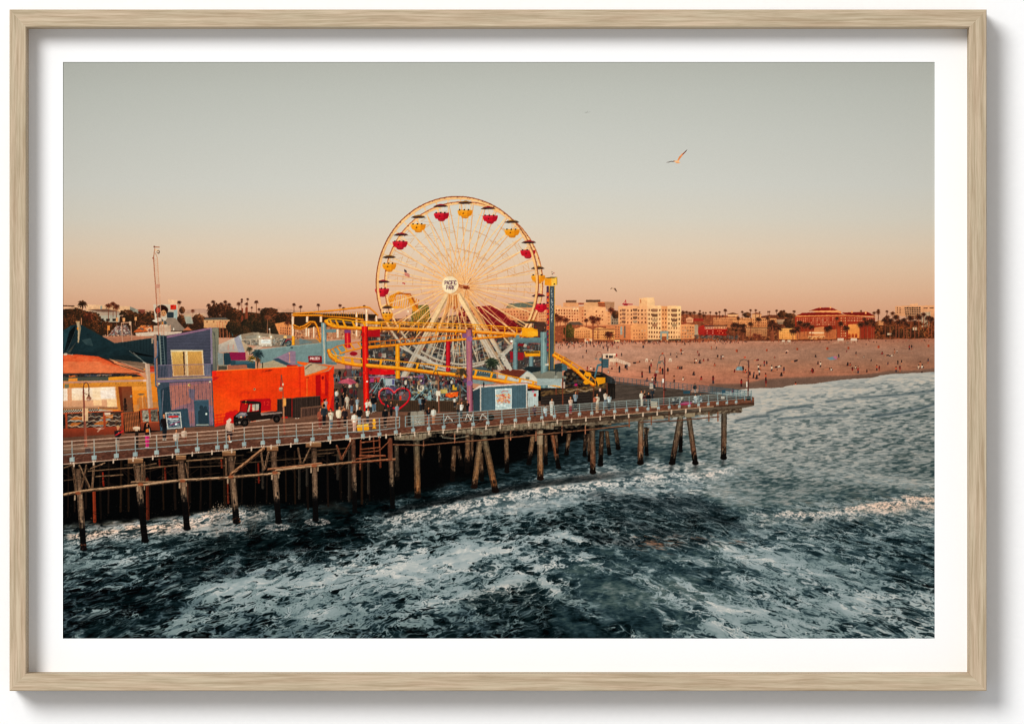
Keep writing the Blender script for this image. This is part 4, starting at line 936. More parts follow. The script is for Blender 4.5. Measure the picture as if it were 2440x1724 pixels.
# long ribbons of foam drawn out by the back-wash
def ribbon(pts, w):
    d = np.full(X.shape, 1e9, np.float32)
    for (ax, ay), (bx_, by_) in zip(pts[:-1], pts[1:]):
        ex, ey = bx_ - ax, by_ - ay; t = np.clip(((X - ax) * ex + (Y - ay) * ey) / (ex * ex + ey * ey), 0, 1)
        d = np.minimum(d, np.hypot(X - ax - t * ex, Y - ay - t * ey))
    return np.exp(-(d / w) ** 2)
wob = 26 * (fbm(X / 60, Y / 40, 3, 55) - .5)
X0 = X; X = X + wob
rb = np.maximum.reduce([ribbon([(1395, 1325), (1466, 1352), (1532, 1384), (1598, 1418), (1664, 1455), (1720, 1510)], 17), ribbon([(1474, 1318), (1536, 1347), (1615, 1384), (1690, 1420), (1740, 1470)], 12), ribbon([(1390, 1448), (1450, 1480), (1510, 1522)], 18), ribbon([(1536, 1372), (1573, 1430), (1590, 1480), (1640, 1522)], 14), ribbon([(1180, 1395), (1240, 1372), (1300, 1392), (1350, 1430), (1420, 1440)], 10), ribbon([(700, 1330), (560, 1385), (470, 1430), (430, 1480), (395, 1525)], 12), ribbon([(150, 1400), (260, 1396), (360, 1385), (420, 1365)], 9), ribbon([(150, 1470), (230, 1455), (330, 1462)], 9), ribbon([(1330, 1268), (1400, 1290), (1500, 1300), (1600, 1335), (1680, 1345)], 8)])
X = X0
D = np.clip(D + .42 * rb, 0, 1); fb = np.clip(fb + .10 * rb, 0, 1)
def fbmN(u, v, dv, o=4, seed=0, g=0.55):
    """fractal noise that fades out octaves too fine for the sheet (dv: cycles per step)"""
    s = 0; tot = 0; amp = 1.0
    for i in range(o):
        w = amp * np.clip(1.35 - 1.9 * dv * 2 ** i, 0, 1)
        s = s + w * (vnoise(u * 2 ** i + 17.3 * i, v * 2 ** i + 5.1 * i, seed + i) - .5); tot += amp; amp *= g
    return s / tot + .5
dvp = 21500.0 / dy ** 2                       # lattice rows per sheet step
def field(slope, seed):
    u = 13.0 * (X - 1250) / dy; v = 21500.0 / dy + slope * u
    wx = fbmN(u * .8, v * .8, dvp * .8, 4, seed, .6) - .5; wy = fbmN(u * .8, v * .8, dvp * .8, 4, seed + 5, .6) - .5
    u2 = u + 1.25 * wx; v2 = v + 1.25 * wy
    f1, f2 = worley(u2 * 1.3, v2 * 1.25, seed)
    g1, g2 = worley(u2 * 3.3 + 3, v2 * 3.0, seed + 2)
    h1, h2 = worley(u2 * 6.6 + 7, v2 * 6.0, seed + 3)
    k1 = np.clip(1.5 - 2.2 * dvp * 3.0, 0, 1); k2 = np.clip(1.5 - 2.0 * dvp * 6.0, 0, 1)
    g1 = .42 + (g1 - .42) * k1; h1 = .42 + (h1 - .42) * k2
    big = fbmN(u * .24, v * .30, dvp * .3, 4, seed + 8)
    fine = fbmN(u2 * 2.6, v2 * 3.0, dvp * 3.0, 5, seed + 3, .7)
    mid = fbmN(u2 * 1.1, v2 * 1.4, dvp * 1.4, 4, seed + 4, .6)
    band = fbmN(u * .11 + .3 * wx, v * .26 + .25 * wy, dvp * .26, 3, seed + 6, .55)
    n1 = fbmN(u2 * .75 + 5, v2 * .8, dvp * .8, 3, seed + 9, .5); n2 = fbmN(u2 * 1.6 + 9, v2 * 1.7, dvp * 1.7, 3, seed + 10, .5)
    return f1, f2 - f1, g1, g2 - g1, h1, big, fine, mid, band, n1, n2
a_ = field(-.22, 1); b_ = field(.40, 40)
mixm = sst(1230, 1500, X + (Y - 1250) * -.25)
f1, e1, g1, e2, h1, big, fine, mid, band, n1, n2 = [p * (1 - mixm) + q * mixm for p, q in zip(a_, b_)]
# crests: a churn of white water with a sharp lip and a long back
def crest(pts, back, lip=4.0, amp=7.0, seed=0):
    p = np.array(pts, np.float32)
    yc = np.interp(X[0], p[:, 0], p[:, 1]); bk = np.interp(X[0], p[:, 0], np.linspace(back[0], back[1], len(p)))
    end = sst(p[0, 0] - 26, p[0, 0] + 30, X) * (1 - sst(p[-1, 0] - 20, p[-1, 0] + 40, X))
    d = Y - yc[None, :] + amp * 2 * (fbm(X / 26, Y / 14, 4, 60 + seed, .6) - .5)
    return sst(-lip, lip, d) * (1 - sst(.15, 1.0, d / bk[None, :])) * end
C1 = crest([(905, 1243), (937, 1229), (970, 1217), (1009, 1209), (1048, 1203), (1094, 1197), (1130, 1188), (1179, 1178), (1205, 1173), (1241, 1165), (1290, 1160), (1356, 1153), (1421, 1145), (1500, 1137), (1580, 1128), (1690, 1122), (1759, 1106)], (70, 44), 4, 8, 0)
C2 = crest([(1300, 1146), (1342, 1131), (1382, 1127), (1414, 1130), (1454, 1124), (1500, 1117), (1600, 1107), (1690, 1100)], (16, 10), 3, 5, 1)
C3 = crest([(1817, 1236), (1846, 1223), (1879, 1217), (1937, 1217), (1995, 1211), (2061, 1200), (2110, 1193), (2143, 1184), (2185, 1181), (2228, 1187)], (36, 66), 4, 12, 2)
C4 = 1.0 * crest([(148, 1276), (213, 1266), (286, 1256), (353, 1248), (433, 1236), (506, 1219), (533, 1211), (591, 1214), (640, 1216)], (60, 40), 5, 12, 3)
C5 = crest([(1755, 1006), (1860, 994), (1960, 988), (2040, 984), (2120, 976), (2228, 964)], (5, 7), 2, 3, 4)
churn = np.clip(np.maximum.reduce([C1, C2 * .7, C3, C4, C5 * .75]), 0, 1)
uc = 13.0 * (X - 1250) / dy * 2.4; vc = 21500.0 / dy * 1.7
wq = fbmN(uc * .8, vc * .8, dvp * 1.2, 3, 71) - .5
r1 = fbmN(uc + 2 * wq, vc + 2 * wq, dvp * 1.6, 5, 73, .7); r2 = vnoise(X / 2.9 + 3 * wq, Y / 2.1, 77)
rid = 1 - np.abs(2 * r1 - 1) * 2.2
chtex = np.clip(.52 * rid + .9 * (r1 - .5) + .34 * (r2 - .5) + .18, 0, 1)
chtex = np.clip(chtex * 1.35 - .16, 0, 1)
Dl = np.clip(D * 1.02 + .07 * sst(1650, 1850, X) * sst(1200, 1260, Y) + .09 * sst(.3, .5, D) * (1 - sst(.7, .8, D)) + .42 * (big - .5) + .30 * (mid - .5) + .75 * (band - .5), 0, 1)
R1 = .98 * (1 - Dl) ** .66 - .055 + .50 * (mid - .5)
R2 = R1 * .82; R3 = R1 * .74
jit = .95 * (fine - .5)
fo1 = sst(R1 - .04, R1 + .07, f1 + jit); fo2 = sst(R2 - .04, R2 + .09, g1 + jit); fo3 = sst(R3 - .08, R3 + .20, h1 + jit)
wall = sst(.16, .02, e1 + .10 * (fine - .5)) * .85 * sst(.02, .16, Dl) + sst(.14, .02, e2 + .12 * (fine - .5)) * .7 * sst(.05, .25, Dl)
web = np.maximum(sst(.046, .010, np.abs(n1 - .5)) * .9, sst(.060, .014, np.abs(n2 - .5)) * .75) * sst(.22, .50, fine + .25 * (Dl - .3)) * sst(.14, .36, Dl) * np.clip(1.8 - 5 * dvp, 0, 1)
foam = fo1 * (.10 + .90 * fo2) * (.45 + .55 * fo3)
foam = np.maximum(foam, web)
foam = np.maximum(foam, .6 * wall * np.clip(1.7 - 7 * dvp, 0, 1) * sst(.28, .50, fine))
speck = sst(.58, .70, fine) * sst(.03, .2, D) * .6
foam = np.clip(np.maximum(foam, speck) * sst(.0, .12, D), 0, 1)
foam = foam * (1 - churn) + np.maximum(foam * .5, np.maximum(sst(.22, .72, chtex), .62 * C3 + .40 * C1 + .30 * C4)) * churn
# water: troughs and small ripples
far = sst(600, 360, dy)
rip2 = vnoise(X / 8 + 3 * big, Y / 1.9 + .012 * X, 27); rip3 = vnoise(X / 13 + 2 * mid, Y / 2.9 + .03 * X, 37)
foam = foam * (1 - far) + foam * sst(.38, .66, .5 * rip2 + .5 * rip3) * .9 * far * (1 - churn) + foam * far * churn
ru = (X - 1250) / dy
rip = fbmN(ru * 22 + 1.5 * big, 30000 / dy + 2.0 * big + .3 * ru, 30000 / dy ** 2, 4, 21, .7)
ripc = (rip - .5) * 2.4 * (1 - .75 * far) + ((sst(.3, .7, rip2) - .5) * .8 + (sst(.32, .68, rip3) - .5) * .9) * (.25 + .75 * far)
tw_ = np.clip((tone + .09 * far * (tone < .7)) * (1 + 1.4 * (band - .5) * (1 - .8 * far)) + (big - .5) * .08 + ripc * (.10 + .34 * tone * (1 - .82 * sst(.6, .85, tone))) * (1 - .3 * far) * (1 - .72 * sst(.6, .8, tone)), 0, 1)
stop = [(0, '050708'), (.06, '0a1213'), (.14, '142022'), (.24, '27373b'), (.36, '42514f'), (.5, '747b77'), (.64, '999a92'), (.78, 'b0aca0'), (1.0, 'c4b6a2')]
wc = np.stack([np.interp(tw_, [s[0] for s in stop], [hx(s[1])[k] for s in stop]) for k in range(3)], -1)
wk = np.clip(warm, 0, 1)[..., None] * sst(.45, .75, rip)[..., None]
wc = wc * (1 - .45 * wk) + (np.array([1.5, 1.0, .78], np.float32) * (wc * .8 + .03)) * .45 * wk
fil = np.clip(1 - np.abs(2 * fine - 1) * 5, 0, 1) * sst(.40, .62, mid)
fl = np.clip(.52 * fb + .13 + .24 * fil + .50 * (fine - .5) + .22 * (mid - .5) + .25 * (big - .5) + .16 * (fo3 - .5), 0, 1)
fl = np.clip(fl + .5 * (band - .5) - .03 - .07 * sst(1340, 1460, Y) * (1 - sst(1150, 1500, X)), 0, 1)
fl = fl * (1 - churn) + np.clip(.16 + .80 * chtex * (.45 + .75 * fb) + .20 * C4 + .15 * C1 + .10 * C3, 0, 1) * churn
fstop = [(0, '2a373c'), (.25, '4b5a5e'), (.45, '71807f'), (.62, '8f9a99'), (.8, 'b4b5ae'), (1, 'dcd4c8')]
fc = np.stack([np.interp(fl, [s[0] for s in fstop], [hx(s[1])[k] for s in fstop]) for k in range(3)], -1)
wf = (np.clip(warm * 1.5 - .12, 0, 1) * sst(.30, .62, .6 * big + .4 * r1) * (.30 + .70 * churn))[..., None]
fc = fc * (1 - .8 * wf) + fc * np.array([1.22, .93, .78], np.float32) * .8 * wf
al = (foam * (.82 + .18 * fo3))[..., None]
sea = wc * (1 - al) + fc * al
sc_ = np.clip(sea, 0, 1); kf = (1 - .7 * far)[..., None]
sea = sc_ + kf * (.22 * (sc_ - .34) * (1 - np.abs(sc_ - .36)) - .005)
sea = np.clip(sea, .012, 1)
# the lip of the main crest throws its own dark front
ycr = np.interp(X[0], [905, 970, 1048, 1130, 1205, 1290, 1421, 1580, 1759], [1243, 1217, 1203, 1188, 1173, 1160, 1145, 1128, 1106])
dcr = ycr[None, :] - Y
front = sst(-2, 5, dcr) * (1 - sst(10, 24, dcr)) * sst(880, 960, X) * (1 - sst(1380, 1560, X))
sea = sea * (1 - .62 * front[..., None])
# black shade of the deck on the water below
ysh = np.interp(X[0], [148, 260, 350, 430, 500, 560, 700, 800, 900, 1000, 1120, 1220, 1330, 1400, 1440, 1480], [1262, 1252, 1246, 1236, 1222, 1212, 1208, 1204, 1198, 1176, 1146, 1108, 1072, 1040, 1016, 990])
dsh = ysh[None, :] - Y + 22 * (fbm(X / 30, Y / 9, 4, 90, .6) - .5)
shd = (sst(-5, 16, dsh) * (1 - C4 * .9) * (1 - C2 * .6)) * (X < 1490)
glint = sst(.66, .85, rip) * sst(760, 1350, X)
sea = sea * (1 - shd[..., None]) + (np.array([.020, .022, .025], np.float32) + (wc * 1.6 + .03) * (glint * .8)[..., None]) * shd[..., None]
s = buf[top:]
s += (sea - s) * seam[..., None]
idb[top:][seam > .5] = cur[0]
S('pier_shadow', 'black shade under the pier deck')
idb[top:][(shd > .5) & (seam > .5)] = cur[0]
use(SEA_ID)

# swells and breaking crests, laid over the water as soft strokes and flecks
def swell(pts, w, col, a, soft=6): ln(pts, w, col, a, soft)
def flecks(pts, n, spread, cols, r0, r1, a=.8, below=1.0):
    p = np.array(pts, np.float32); t = np.linspace(0, 1, len(p))
    for i in range(n):
        q = rng.random(); x = np.interp(q, t, p[:, 0]); y = np.interp(q, t, p[:, 1])
        dyy = abs(rng.normal(0, spread)) * below - spread * .25 * rng.random()
        el(x + rng.normal(0, spread * .4), y + dyy, rng.uniform(r0, r1) * 1.5, rng.uniform(r0, r1) * .7, cols[rng.integers(len(cols))], a * rng.uniform(.35, 1), rng.uniform(-.7, .5))
F(*K_)
W3 = ['d2cdc3', 'b9bbb6', 'e0d8cb', '9da5a5', 'c7b8a8']
# near shore ripples and low breakers
for pts, w in (([(1380, 236), (1480, 222), (1540, 224)], 13), ([(1540, 212), (1660, 206), (1800, 195), (2005, 172)], 12), ([(1040, 298), (1140, 274), (1260, 262), (1290, 266)], 16), ([(860, 345), (960, 322), (1040, 318)], 18), ([(1650, 320), (1800, 300), (1900, 280), (2005, 248)], 16), ([(1100, 335), (1300, 320), (1500, 312)], 10)):
    swell(pts, w, '36474c', .8, 3); swell([(x, y + w * .5) for x, y in pts], w * .35, 'b3b2a8', .75, 1.5)
for pts, n in (([(860, 352), (1000, 334), (1200, 322), (1400, 312), (1650, 298), (1850, 278), (2005, 258)], 420),):
    pass
for pts in ([(1490, 146), (1560, 140), (1640, 143)], [(1530, 155), (1620, 152)], [(1300, 150), (1420, 148), (1560, 156)]):
    swell(pts, 3, '6f7470', .6, 1)
F(*K_)
# dark trough with warm glints
for pts, w in (([(20, 770), (180, 790), (420, 800), (640, 790)], 26), ([(200, 850), (380, 840), (600, 830), (760, 850)], 34), ([(0, 1010), (120, 1030), (260, 1050), (420, 1040)], 44), ([(180, 920), (340, 960), (520, 1000), (700, 1040)], 30), ([(500, 880), (700, 900), (900, 960)], 26)):
    swell(pts, w, '0c1114', .42, 9)
for k in range(46):
    x = rng.uniform(240, 900); y = rng.normal(1045 - (x - 330) * .04, 26)
    ln([(x, y), (x + rng.uniform(20, 70), y + rng.uniform(2, 16))], (rng.uniform(2, 5), 1), rng.choice(['8a5c46', '6f4c3e', 'a06c50']), rng.uniform(.25, .6), .6)
for k in range(26):
    x = rng.uniform(330, 430); y = rng.normal(1052, 10); ln([(x, y), (x + rng.uniform(20, 50), y + rng.uniform(2, 10))], (4, 1), 'a87456', rng.uniform(.3, .7), .6)
for k in range(60):
    x = rng.uniform(150, 900); y = rng.uniform(800, 1000); L = rng.uniform(50, 150)
    ln([(x, y), (x + L * .5, y + L * .16), (x + L, y + L * .36)], (rng.uniform(1, 3), 1), 'a4adac', rng.uniform(.2, .55), .8)
F(*I_)
S('spray', 'burst of spray against a piling')
for k in range(420):
    t = rng.normal(0, 1); x = 1280 + t * 75; y = 600 - abs(rng.normal(0, 38)) * math.exp(-t * t * .4); el(x, y, rng.uniform(1.2, 4), rng.uniform(1.2, 4), rng.choice(['c9a892', 'a89080', 'e0c4ae', '8a7a70']), rng.uniform(.3, .9))
for k in range(130):
    x = rng.uniform(1380, 1580); y = 575 - abs(rng.normal(0, 18)); el(x, y, 2, 2, 'a89384', rng.uniform(.3, .8))
use(SEA_ID)
# steep brown face of the near wave
swell([(1275, 640), (1255, 700), (1268, 760)], 60, '2e241c', .30, 22)
swell([(1540, 600), (1500, 660), (1520, 720)], 60, '2b231c', .3, 20); swell([(1880, 590), (1840, 620), (1830, 650)], 50, '2b251f', .3, 16)
swell([(2060, 560), (2150, 540), (2240, 570)], 36, '2a2620', .6, 8)
for k in range(130):
    x = rng.uniform(1180, 1560); y = rng.uniform(610, 760); ln([(x, y), (x - 10 + rng.uniform(-12, 12), y + rng.uniform(12, 40))], (3, 1), rng.choice(['6b5646', '4a3c31', '8a7462', '1d1916']), rng.uniform(.25, .6), .8)
for cx, cy, w in ((1395, 715, 85), (1712, 700, 100), (2020, 660, 100), (935, 725, 60)):
    for k in range(260):
        t = rng.uniform(0, 2 * math.pi); q = math.sqrt(rng.uniform(.15, 1)); el(cx + w * q * math.cos(t), cy + w * .28 * q * math.sin(t) + 6, rng.uniform(2, 8), rng.uniform(1.2, 3), rng.choice(['c9beb2', 'a89d93', '7d7872', 'ddd2c6', '5a5855']), rng.uniform(.25, .8), rng.uniform(-.5, .5))
def specks(pts, n, spread):
    flecks(pts, n, spread, ['6f7a7c', '8d9696', '4d585b'], .8, 2.6, .6, .8)
specks([(1390, 900), (1400, 960), (1380, 1040), (1360, 1100)], 700, 34)
specks([(1640, 890), (1740, 900), (1850, 880), (1960, 870)], 600, 26)
specks([(1100, 1000), (1400, 1020), (1900, 960), (2280, 860)], 800, 60)
swell([(1480, 1075), (1580, 1060), (1680, 1062)], 10, '3a4a55', .5, 4); swell([(1940, 1000), (2050, 985), (2110, 960)], 8, '2f3e47', .45, 3)
# ---------------------------------------------------------------- picture: pier understructure
F(0, 0, 1)
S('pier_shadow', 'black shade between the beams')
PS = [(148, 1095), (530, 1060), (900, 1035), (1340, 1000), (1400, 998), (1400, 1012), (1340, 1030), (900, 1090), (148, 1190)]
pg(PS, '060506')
F(*J_)
def pile(pts, w, top='7d6450', mid='5d4a3c', low='14100f', split=.55, frame=None):
    """round timber pile: weathered above, dark and wet below"""
    (x0, y0), (x1, y1) = pts
    S('piling')
    N = 30
    for i in range(N):
        t0, t1 = i / N, (i + 1) / N
        a = (x0 + (x1 - x0) * t0, y0 + (y1 - y0) * t0); b = (x0 + (x1 - x0) * t1, y0 + (y1 - y0) * t1)
        ca = mixc(top, mid, min(t0 / max(split, .01), 1)) * .86; cb = mixc(low, '0a0808', max(t0 - split, 0) / (1.001 - split) * .4)
        q = float(sst(split - .10, split + .02, t0)); c = ca * (1 - q) + cb * q
        c = c * rng.uniform(.93, 1.07)
        pg([(a[0] - w / 2, a[1]), (a[0] + w / 2, a[1]), (b[0] + w / 2, b[1] + 1), (b[0] - w / 2, b[1] + 1)], c)
    pg([(x0 - w / 2, y0), (x0 - w * .22, y0), (x1 - w * .22, y1), (x1 - w / 2, y1)], '100b09', .45)
    pg([(x0 + w * .28, y0), (x0 + w / 2, y0), (x1 + w / 2, y1), (x1 + w * .28, y1)], '0e0a08', .35)
    L = abs(y1 - y0)
    for k in range(10):
        t = split + rng.uniform(-.12, .03); el(x0 + (x1 - x0) * t + rng.uniform(-.4, .4) * w, y0 + (y1 - y0) * t, w * rng.uniform(.06, .16), w * rng.uniform(.1, .4), low, .6)
    for k in range(int(L / 7)):
        t = rng.random() * split; x = x0 + (x1 - x0) * t + rng.uniform(-.4, .4) * w; y = y0 + (y1 - y0) * t
        ln([(x, y), (x + rng.uniform(-1, 1), y + rng.uniform(6, 26))], rng.uniform(1.5, 4), rng.choice(['2b211b', 'a38a74', '4a3a30', '8a7260']), .55)
    el(x1, y1 - w * .1, w * .62, w * .4, low)

# the rows furthest in, barely lit
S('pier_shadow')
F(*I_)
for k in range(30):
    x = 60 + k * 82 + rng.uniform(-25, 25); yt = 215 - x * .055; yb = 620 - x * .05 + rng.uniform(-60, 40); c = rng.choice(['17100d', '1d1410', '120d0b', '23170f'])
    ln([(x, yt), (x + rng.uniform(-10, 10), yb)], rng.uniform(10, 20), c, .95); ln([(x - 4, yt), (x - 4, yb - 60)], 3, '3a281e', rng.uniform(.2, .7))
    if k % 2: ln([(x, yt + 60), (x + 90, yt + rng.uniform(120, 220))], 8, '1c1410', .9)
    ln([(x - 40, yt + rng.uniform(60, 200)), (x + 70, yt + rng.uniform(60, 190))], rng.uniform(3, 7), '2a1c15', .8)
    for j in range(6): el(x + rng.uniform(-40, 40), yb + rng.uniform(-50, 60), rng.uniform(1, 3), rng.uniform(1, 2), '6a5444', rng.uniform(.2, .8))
# far rows, dim in the shade
F(*I_)
for x, y0, y1, c in ((275, 430, 660, '7a2f1a'), (690, 330, 640, '4a1d12'), (345, 280, 380, '7a1d10'), (830, 230, 340, '5a1a10'), (1320, 340, 520, '5a2014'), (1560, 210, 360, '5a160e'), (785, 170, 240, '6a1a10'), (1270, 180, 240, '7a2a18'), (1010, 370, 620, '2a1a14')):
    S('piling'); ln([(x, y0), (x + 6, y1)], 26 if x in (275, 690) else 12, c, .9); ln([(x - 4, y0), (x, y1)], 6, mixc(c, 'd0603a', .4), .6); mottle([(x - 16, y1 - 80), (x + 16, y1 - 80), (x + 20, y1), (x - 20, y1)], ['1a0f0c', '5a3424', '2a1812', '7a5a48'], 14, 3, 8, .6)
for x, y0, y1 in ((1595, 250, 400), (1880, 200, 480), (2180, 150, 330), (2420, 160, 440), (1940, 240, 380), (2270, 110, 500)):
    S('piling'); ln([(x, y0), (x, y1)], 20, '2a2420', .9); ln([(x - 5, y0), (x - 5, y1)], 5, '4a4038', .6); mottle([(x - 14, y1 - 60), (x + 14, y1 - 60), (x + 14, y1), (x - 14, y1)], ['0f0c0a', '4a4038', '22201e'], 10, 3, 6, .6)
F(*J_)
back = [(750, 180, 765, 340, 22, '17120f'), (640, 190, 632, 280, 20, '2a1d16'), (510, 200, 515, 250, 18, '1f1612'), (865, 190, 850, 440, 34, '6d5340'), (890, 190, 918, 330, 28, '3c2e26'), (962, 110, 958, 380, 36, '8a6a50'), (995, 110, 990, 330, 22, '5a4434'), (1060, 240, 1066, 440, 30, '4c382a'), (1243, 110, 1248, 380, 32, '82664e'), (1438, 110, 1408, 320, 34, '8a6a50'), (1530, 110, 1532, 320, 28, '5f4736'), (1580, 110, 1625, 350, 32, '9a5f42'), (1608, 110, 1616, 240, 18, '6a4a38'), (1702, 100, 1682, 250, 30, '6d5340'), (1820, 100, 1815, 260, 26, '221a16'), (1845, 100, 1850, 300, 26, '4c3a2e'), (1940, 80, 1930, 330, 34, '3a2c24'), (1975, 80, 1996, 250, 28, '5a4636'), (2040, 66, 2060, 210, 30, '4c3b30')]
for x0, y0, x1, y1, w, c in back:
    pile([(x0, y0), (x1, y1)], w, c, mixc(c, '6a3a22', .35), '0d0a09', .72)
F(*K_)
for x0, y0, x1, y1, w in ((335, 380, 342, 540, 20), (350, 385, 300, 560, 14), (540, 330, 536, 520, 22)):
    pile([(x0, y0), (x1, y1)], w, '3c2f27', '2a201a', '0d0a09', .6)

# near rows
F(*I_)
nearp = [(150, 250, 195, 880, 46, .72), (605, 190, 675, 815, 50, .53), (955, 190, 1003, 720, 48, .58), (1340, 150, 1390, 670, 50, .80), (1675, 110, 1718, 670, 46, .70), (1995, 90, 2008, 650, 42, .70)]
for x0, y0, x1, y1, w, s in nearp:
    pile([(x0, y0), (x1, y1)], w, '6b4f40', 'a88872', '0b0a0b', s)
    if s > .7: mottle([(x1 - w * .6, y1 - 40), (x1 + w * .6, y1 - 40), (x1 + w * .6, y1), (x1 - w * .6, y1)], ['5a3426', '120d0b', '2a1c16', '7a4a36'], 20, 4, 9, .8)
F(*J_)
pile([(126, 140), (140, 670)], 34, '5f3526', '8f7664', '0a0a0b', .70)
pile([(396, 130), (415, 640)], 34, '5f3526', '96806c', '0a0a0b', .68)
pile([(442, 180), (448, 430)], 34, '55483c', '3a2f28', '0d0a09', .9)
pile([(588, 150), (598, 560)], 44, '6c6456', 'a06840', '140d0b', .95)
pile([(1052, 150), (1010, 490)], 42, '8a7058', 'a0704c', '1c110d', .93)
pile([(1080, 120), (1165, 520)], 46, '6f6656', 'a0633c', '140d0b', .92)
pile([(1490, 70), (1492, 430)], 42, 'a08c76', '9a6644', '1c110d', .95); rc(1466, 75, 1510, 178, 'a28e7a', .55)
pile([(1872, 40), (1875, 385)], 38, '6f6254', '8a5a40', '140d0b', .9)
F(*K_)
pile([(28, 370), (30, 640)], 30, '7a6c5c', '8a5238', '120c0a', .92)
pile([(307, 340), (305, 590)], 32, '8a7c6c', '9a5c40', '120c0a', .9)
pile([(535, 320), (488, 590)], 32, '75695c', '6a4a3a', '0f0b0a', .85)
pile([(584, 320), (622, 590)], 30, '75695c', '7a4c38', '0f0b0a', .85)
pile([(788, 290), (785, 560)], 32, '6a6056', '6a4432', '0f0b0a', .88)
# short dark reflections on the water
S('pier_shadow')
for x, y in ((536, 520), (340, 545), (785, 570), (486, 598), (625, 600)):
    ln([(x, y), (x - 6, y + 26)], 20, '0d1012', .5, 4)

# beams and braces
F(*I_)
S('pier_beam', 'weathered long stringers and braces under the deck')
BE = ['a9805f', '8a6348', '7a5540', 'b48c6c']
def beam(pts, w, c='96705a'):
    w = w * .78; c = mixc(c, '2a1a12', .16); ln(pts, w, c); o = [(x, y - w * .28) for x, y in pts]; ln(o, w * .3, mixc(c, 'e0b894', .45), .8); o = [(x, y + w * .34) for x, y in pts]; ln(o, w * .34, '1c120d', .8)
    for k in range(int(5 + w)):
        i = rng.integers(len(pts) - 1); t = rng.random(); (xa, ya), (xb, yb) = pts[i], pts[i + 1]; t2 = min(1, t + rng.uniform(.03, .14)); of = rng.uniform(-.4, .35) * w
        ln([(xa + (xb - xa) * t, ya + (yb - ya) * t + of), (xa + (xb - xa) * t2, ya + (yb - ya) * t2 + of)], w * rng.uniform(.08, .2), rng.choice(['2a1a12', '5a4030', 'd0a484', '7a4a34']), .7)
beam([(230, 270), (600, 240), (760, 210)], 14, '5d4738'); beam([(680, 250), (930, 222)], 16, '6d5240'); beam([(1000, 190), (1280, 168)], 18, '7d6048'); beam([(1020, 240), (1300, 225)], 7, '5d4a3c')
beam([(40, 342), (200, 325)], 9, '4c3c30'); beam([(290, 312), (500, 298)], 14, '5d4838'); beam([(1380, 210), (1620, 190), (1900, 170)], 6, '5a4636'); beam([(2010, 140), (2150, 125)], 9, '6d5442'); beam([(1700, 185), (2000, 160)], 6, '5a4636'); beam([(2000, 110), (2270, 88)], 10, '54402f')
for k in range(130):
    x = rng.uniform(40, 2290); y = 205 - x * .055 + rng.uniform(-10, 70); ln([(x, y), (x + rng.uniform(20, 120), y - rng.uniform(0, 8))], rng.uniform(2, 6), rng.choice(['2a1e18', '3a2a20', '1c1512', '54402f']), .7)
for pts, w in (([(110, 225), (135, 430)], 26), ([(160, 225), (245, 405)], 24), ([(275, 215), (262, 400)], 22), ([(215, 225), (180, 395)], 16), ([(40, 245), (140, 208)], 18), ([(250, 250), (360, 205)], 14), ([(590, 220), (615, 400)], 24), ([(650, 180), (655, 370)], 24), ([(670, 200), (672, 340)], 14), ([(935, 220), (950, 400)], 22), ([(990, 210), (1010, 320)], 14), ([(1010, 200), (1010, 300)], 12), ([(1305, 170), (1310, 300)], 18), ([(1380, 160), (1360, 280)], 12), ([(1640, 120), (1610, 250)], 22), ([(1580, 120), (1600, 260)], 20), ([(1700, 110), (1692, 180)], 16), ([(1870, 90), (1890, 205)], 20), ([(1965, 90), (1910, 205)], 18), ([(2170, 70), (2200, 175)], 18), ([(2290, 30), (2215, 175)], 24)):
    beam(pts, w, rng.choice(['6f5544', '7d6250', '5f4a3c']))
beam([(1350, 290), (1480, 190), (1600, 92)], 34, '946448')
beam([(33, 455), (190, 425), (620, 378)], 30, 'a8866c'); beam([(570, 355), (760, 355), (950, 342)], 22, '8f6e58'); beam([(640, 380), (960, 340), (1350, 318)], 26, 'b09078'); beam([(1340, 318), (1720, 285)], 28, 'a8866c'); beam([(1640, 255), (1780, 240), (2050, 210)], 26, '935c42'); beam([(1700, 262), (2000, 230), (2296, 200)], 24, 'b29076')
for x, y in ((150, 440), (640, 372), (968, 345), (1345, 312), (1690, 280), (1996, 226)):
    el(x, y, 22, 12, '8a4a30', .8); rc(x - 30, y + 16, x - 18, y + 56, '9a8270'); rc(x + 24, y + 10, x + 34, y + 44, '8a7260')
for x, y, w in ((600, 188, 120), (955, 162, 80), (1330, 130, 106), (1670, 92, 90), (1990, 62, 120)):
    rc(x - w / 2, y - 18, x + w / 2, y + 22, '7d5840'); rc(x - w / 2, y - 18, x + w / 2, y - 8, 'a07a5c'); ln([(x - w / 2, y + 22), (x + w / 2, y + 18)], 5, '2a1a12')
F(*J_)
S('service_ladder', 'red brown scaffold with rungs under the deck')
for pts, w in (([(182, 150), (178, 360)], 15), ([(318, 125), (326, 345)], 15), ([(275, 130), (280, 240)], 12), ([(185, 165), (320, 150)], 12), ([(180, 215), (325, 200)], 12), ([(175, 262), (360, 262)], 18), ([(150, 286), (320, 262)], 14), ([(330, 215), (395, 150)], 12), ([(40, 285), (120, 140)], 14), ([(10, 190), (45, 290)], 12), ([(180, 240), (320, 225)], 10)):
    beam(pts, w, '8a4028')
S('pier_beam')
beam([(0, 322), (200, 305), (430, 285)], 20, '9a6c50'); beam([(120, 310), (430, 290)], 12, '8a3f28'); rc(380, 140, 412, 290, '6a3a2a', .7)
beam([(420, 180), (640, 185), (860, 165), (1160, 140), (1480, 108), (1820, 75), (2142, 40)], 13, '7a4c38')
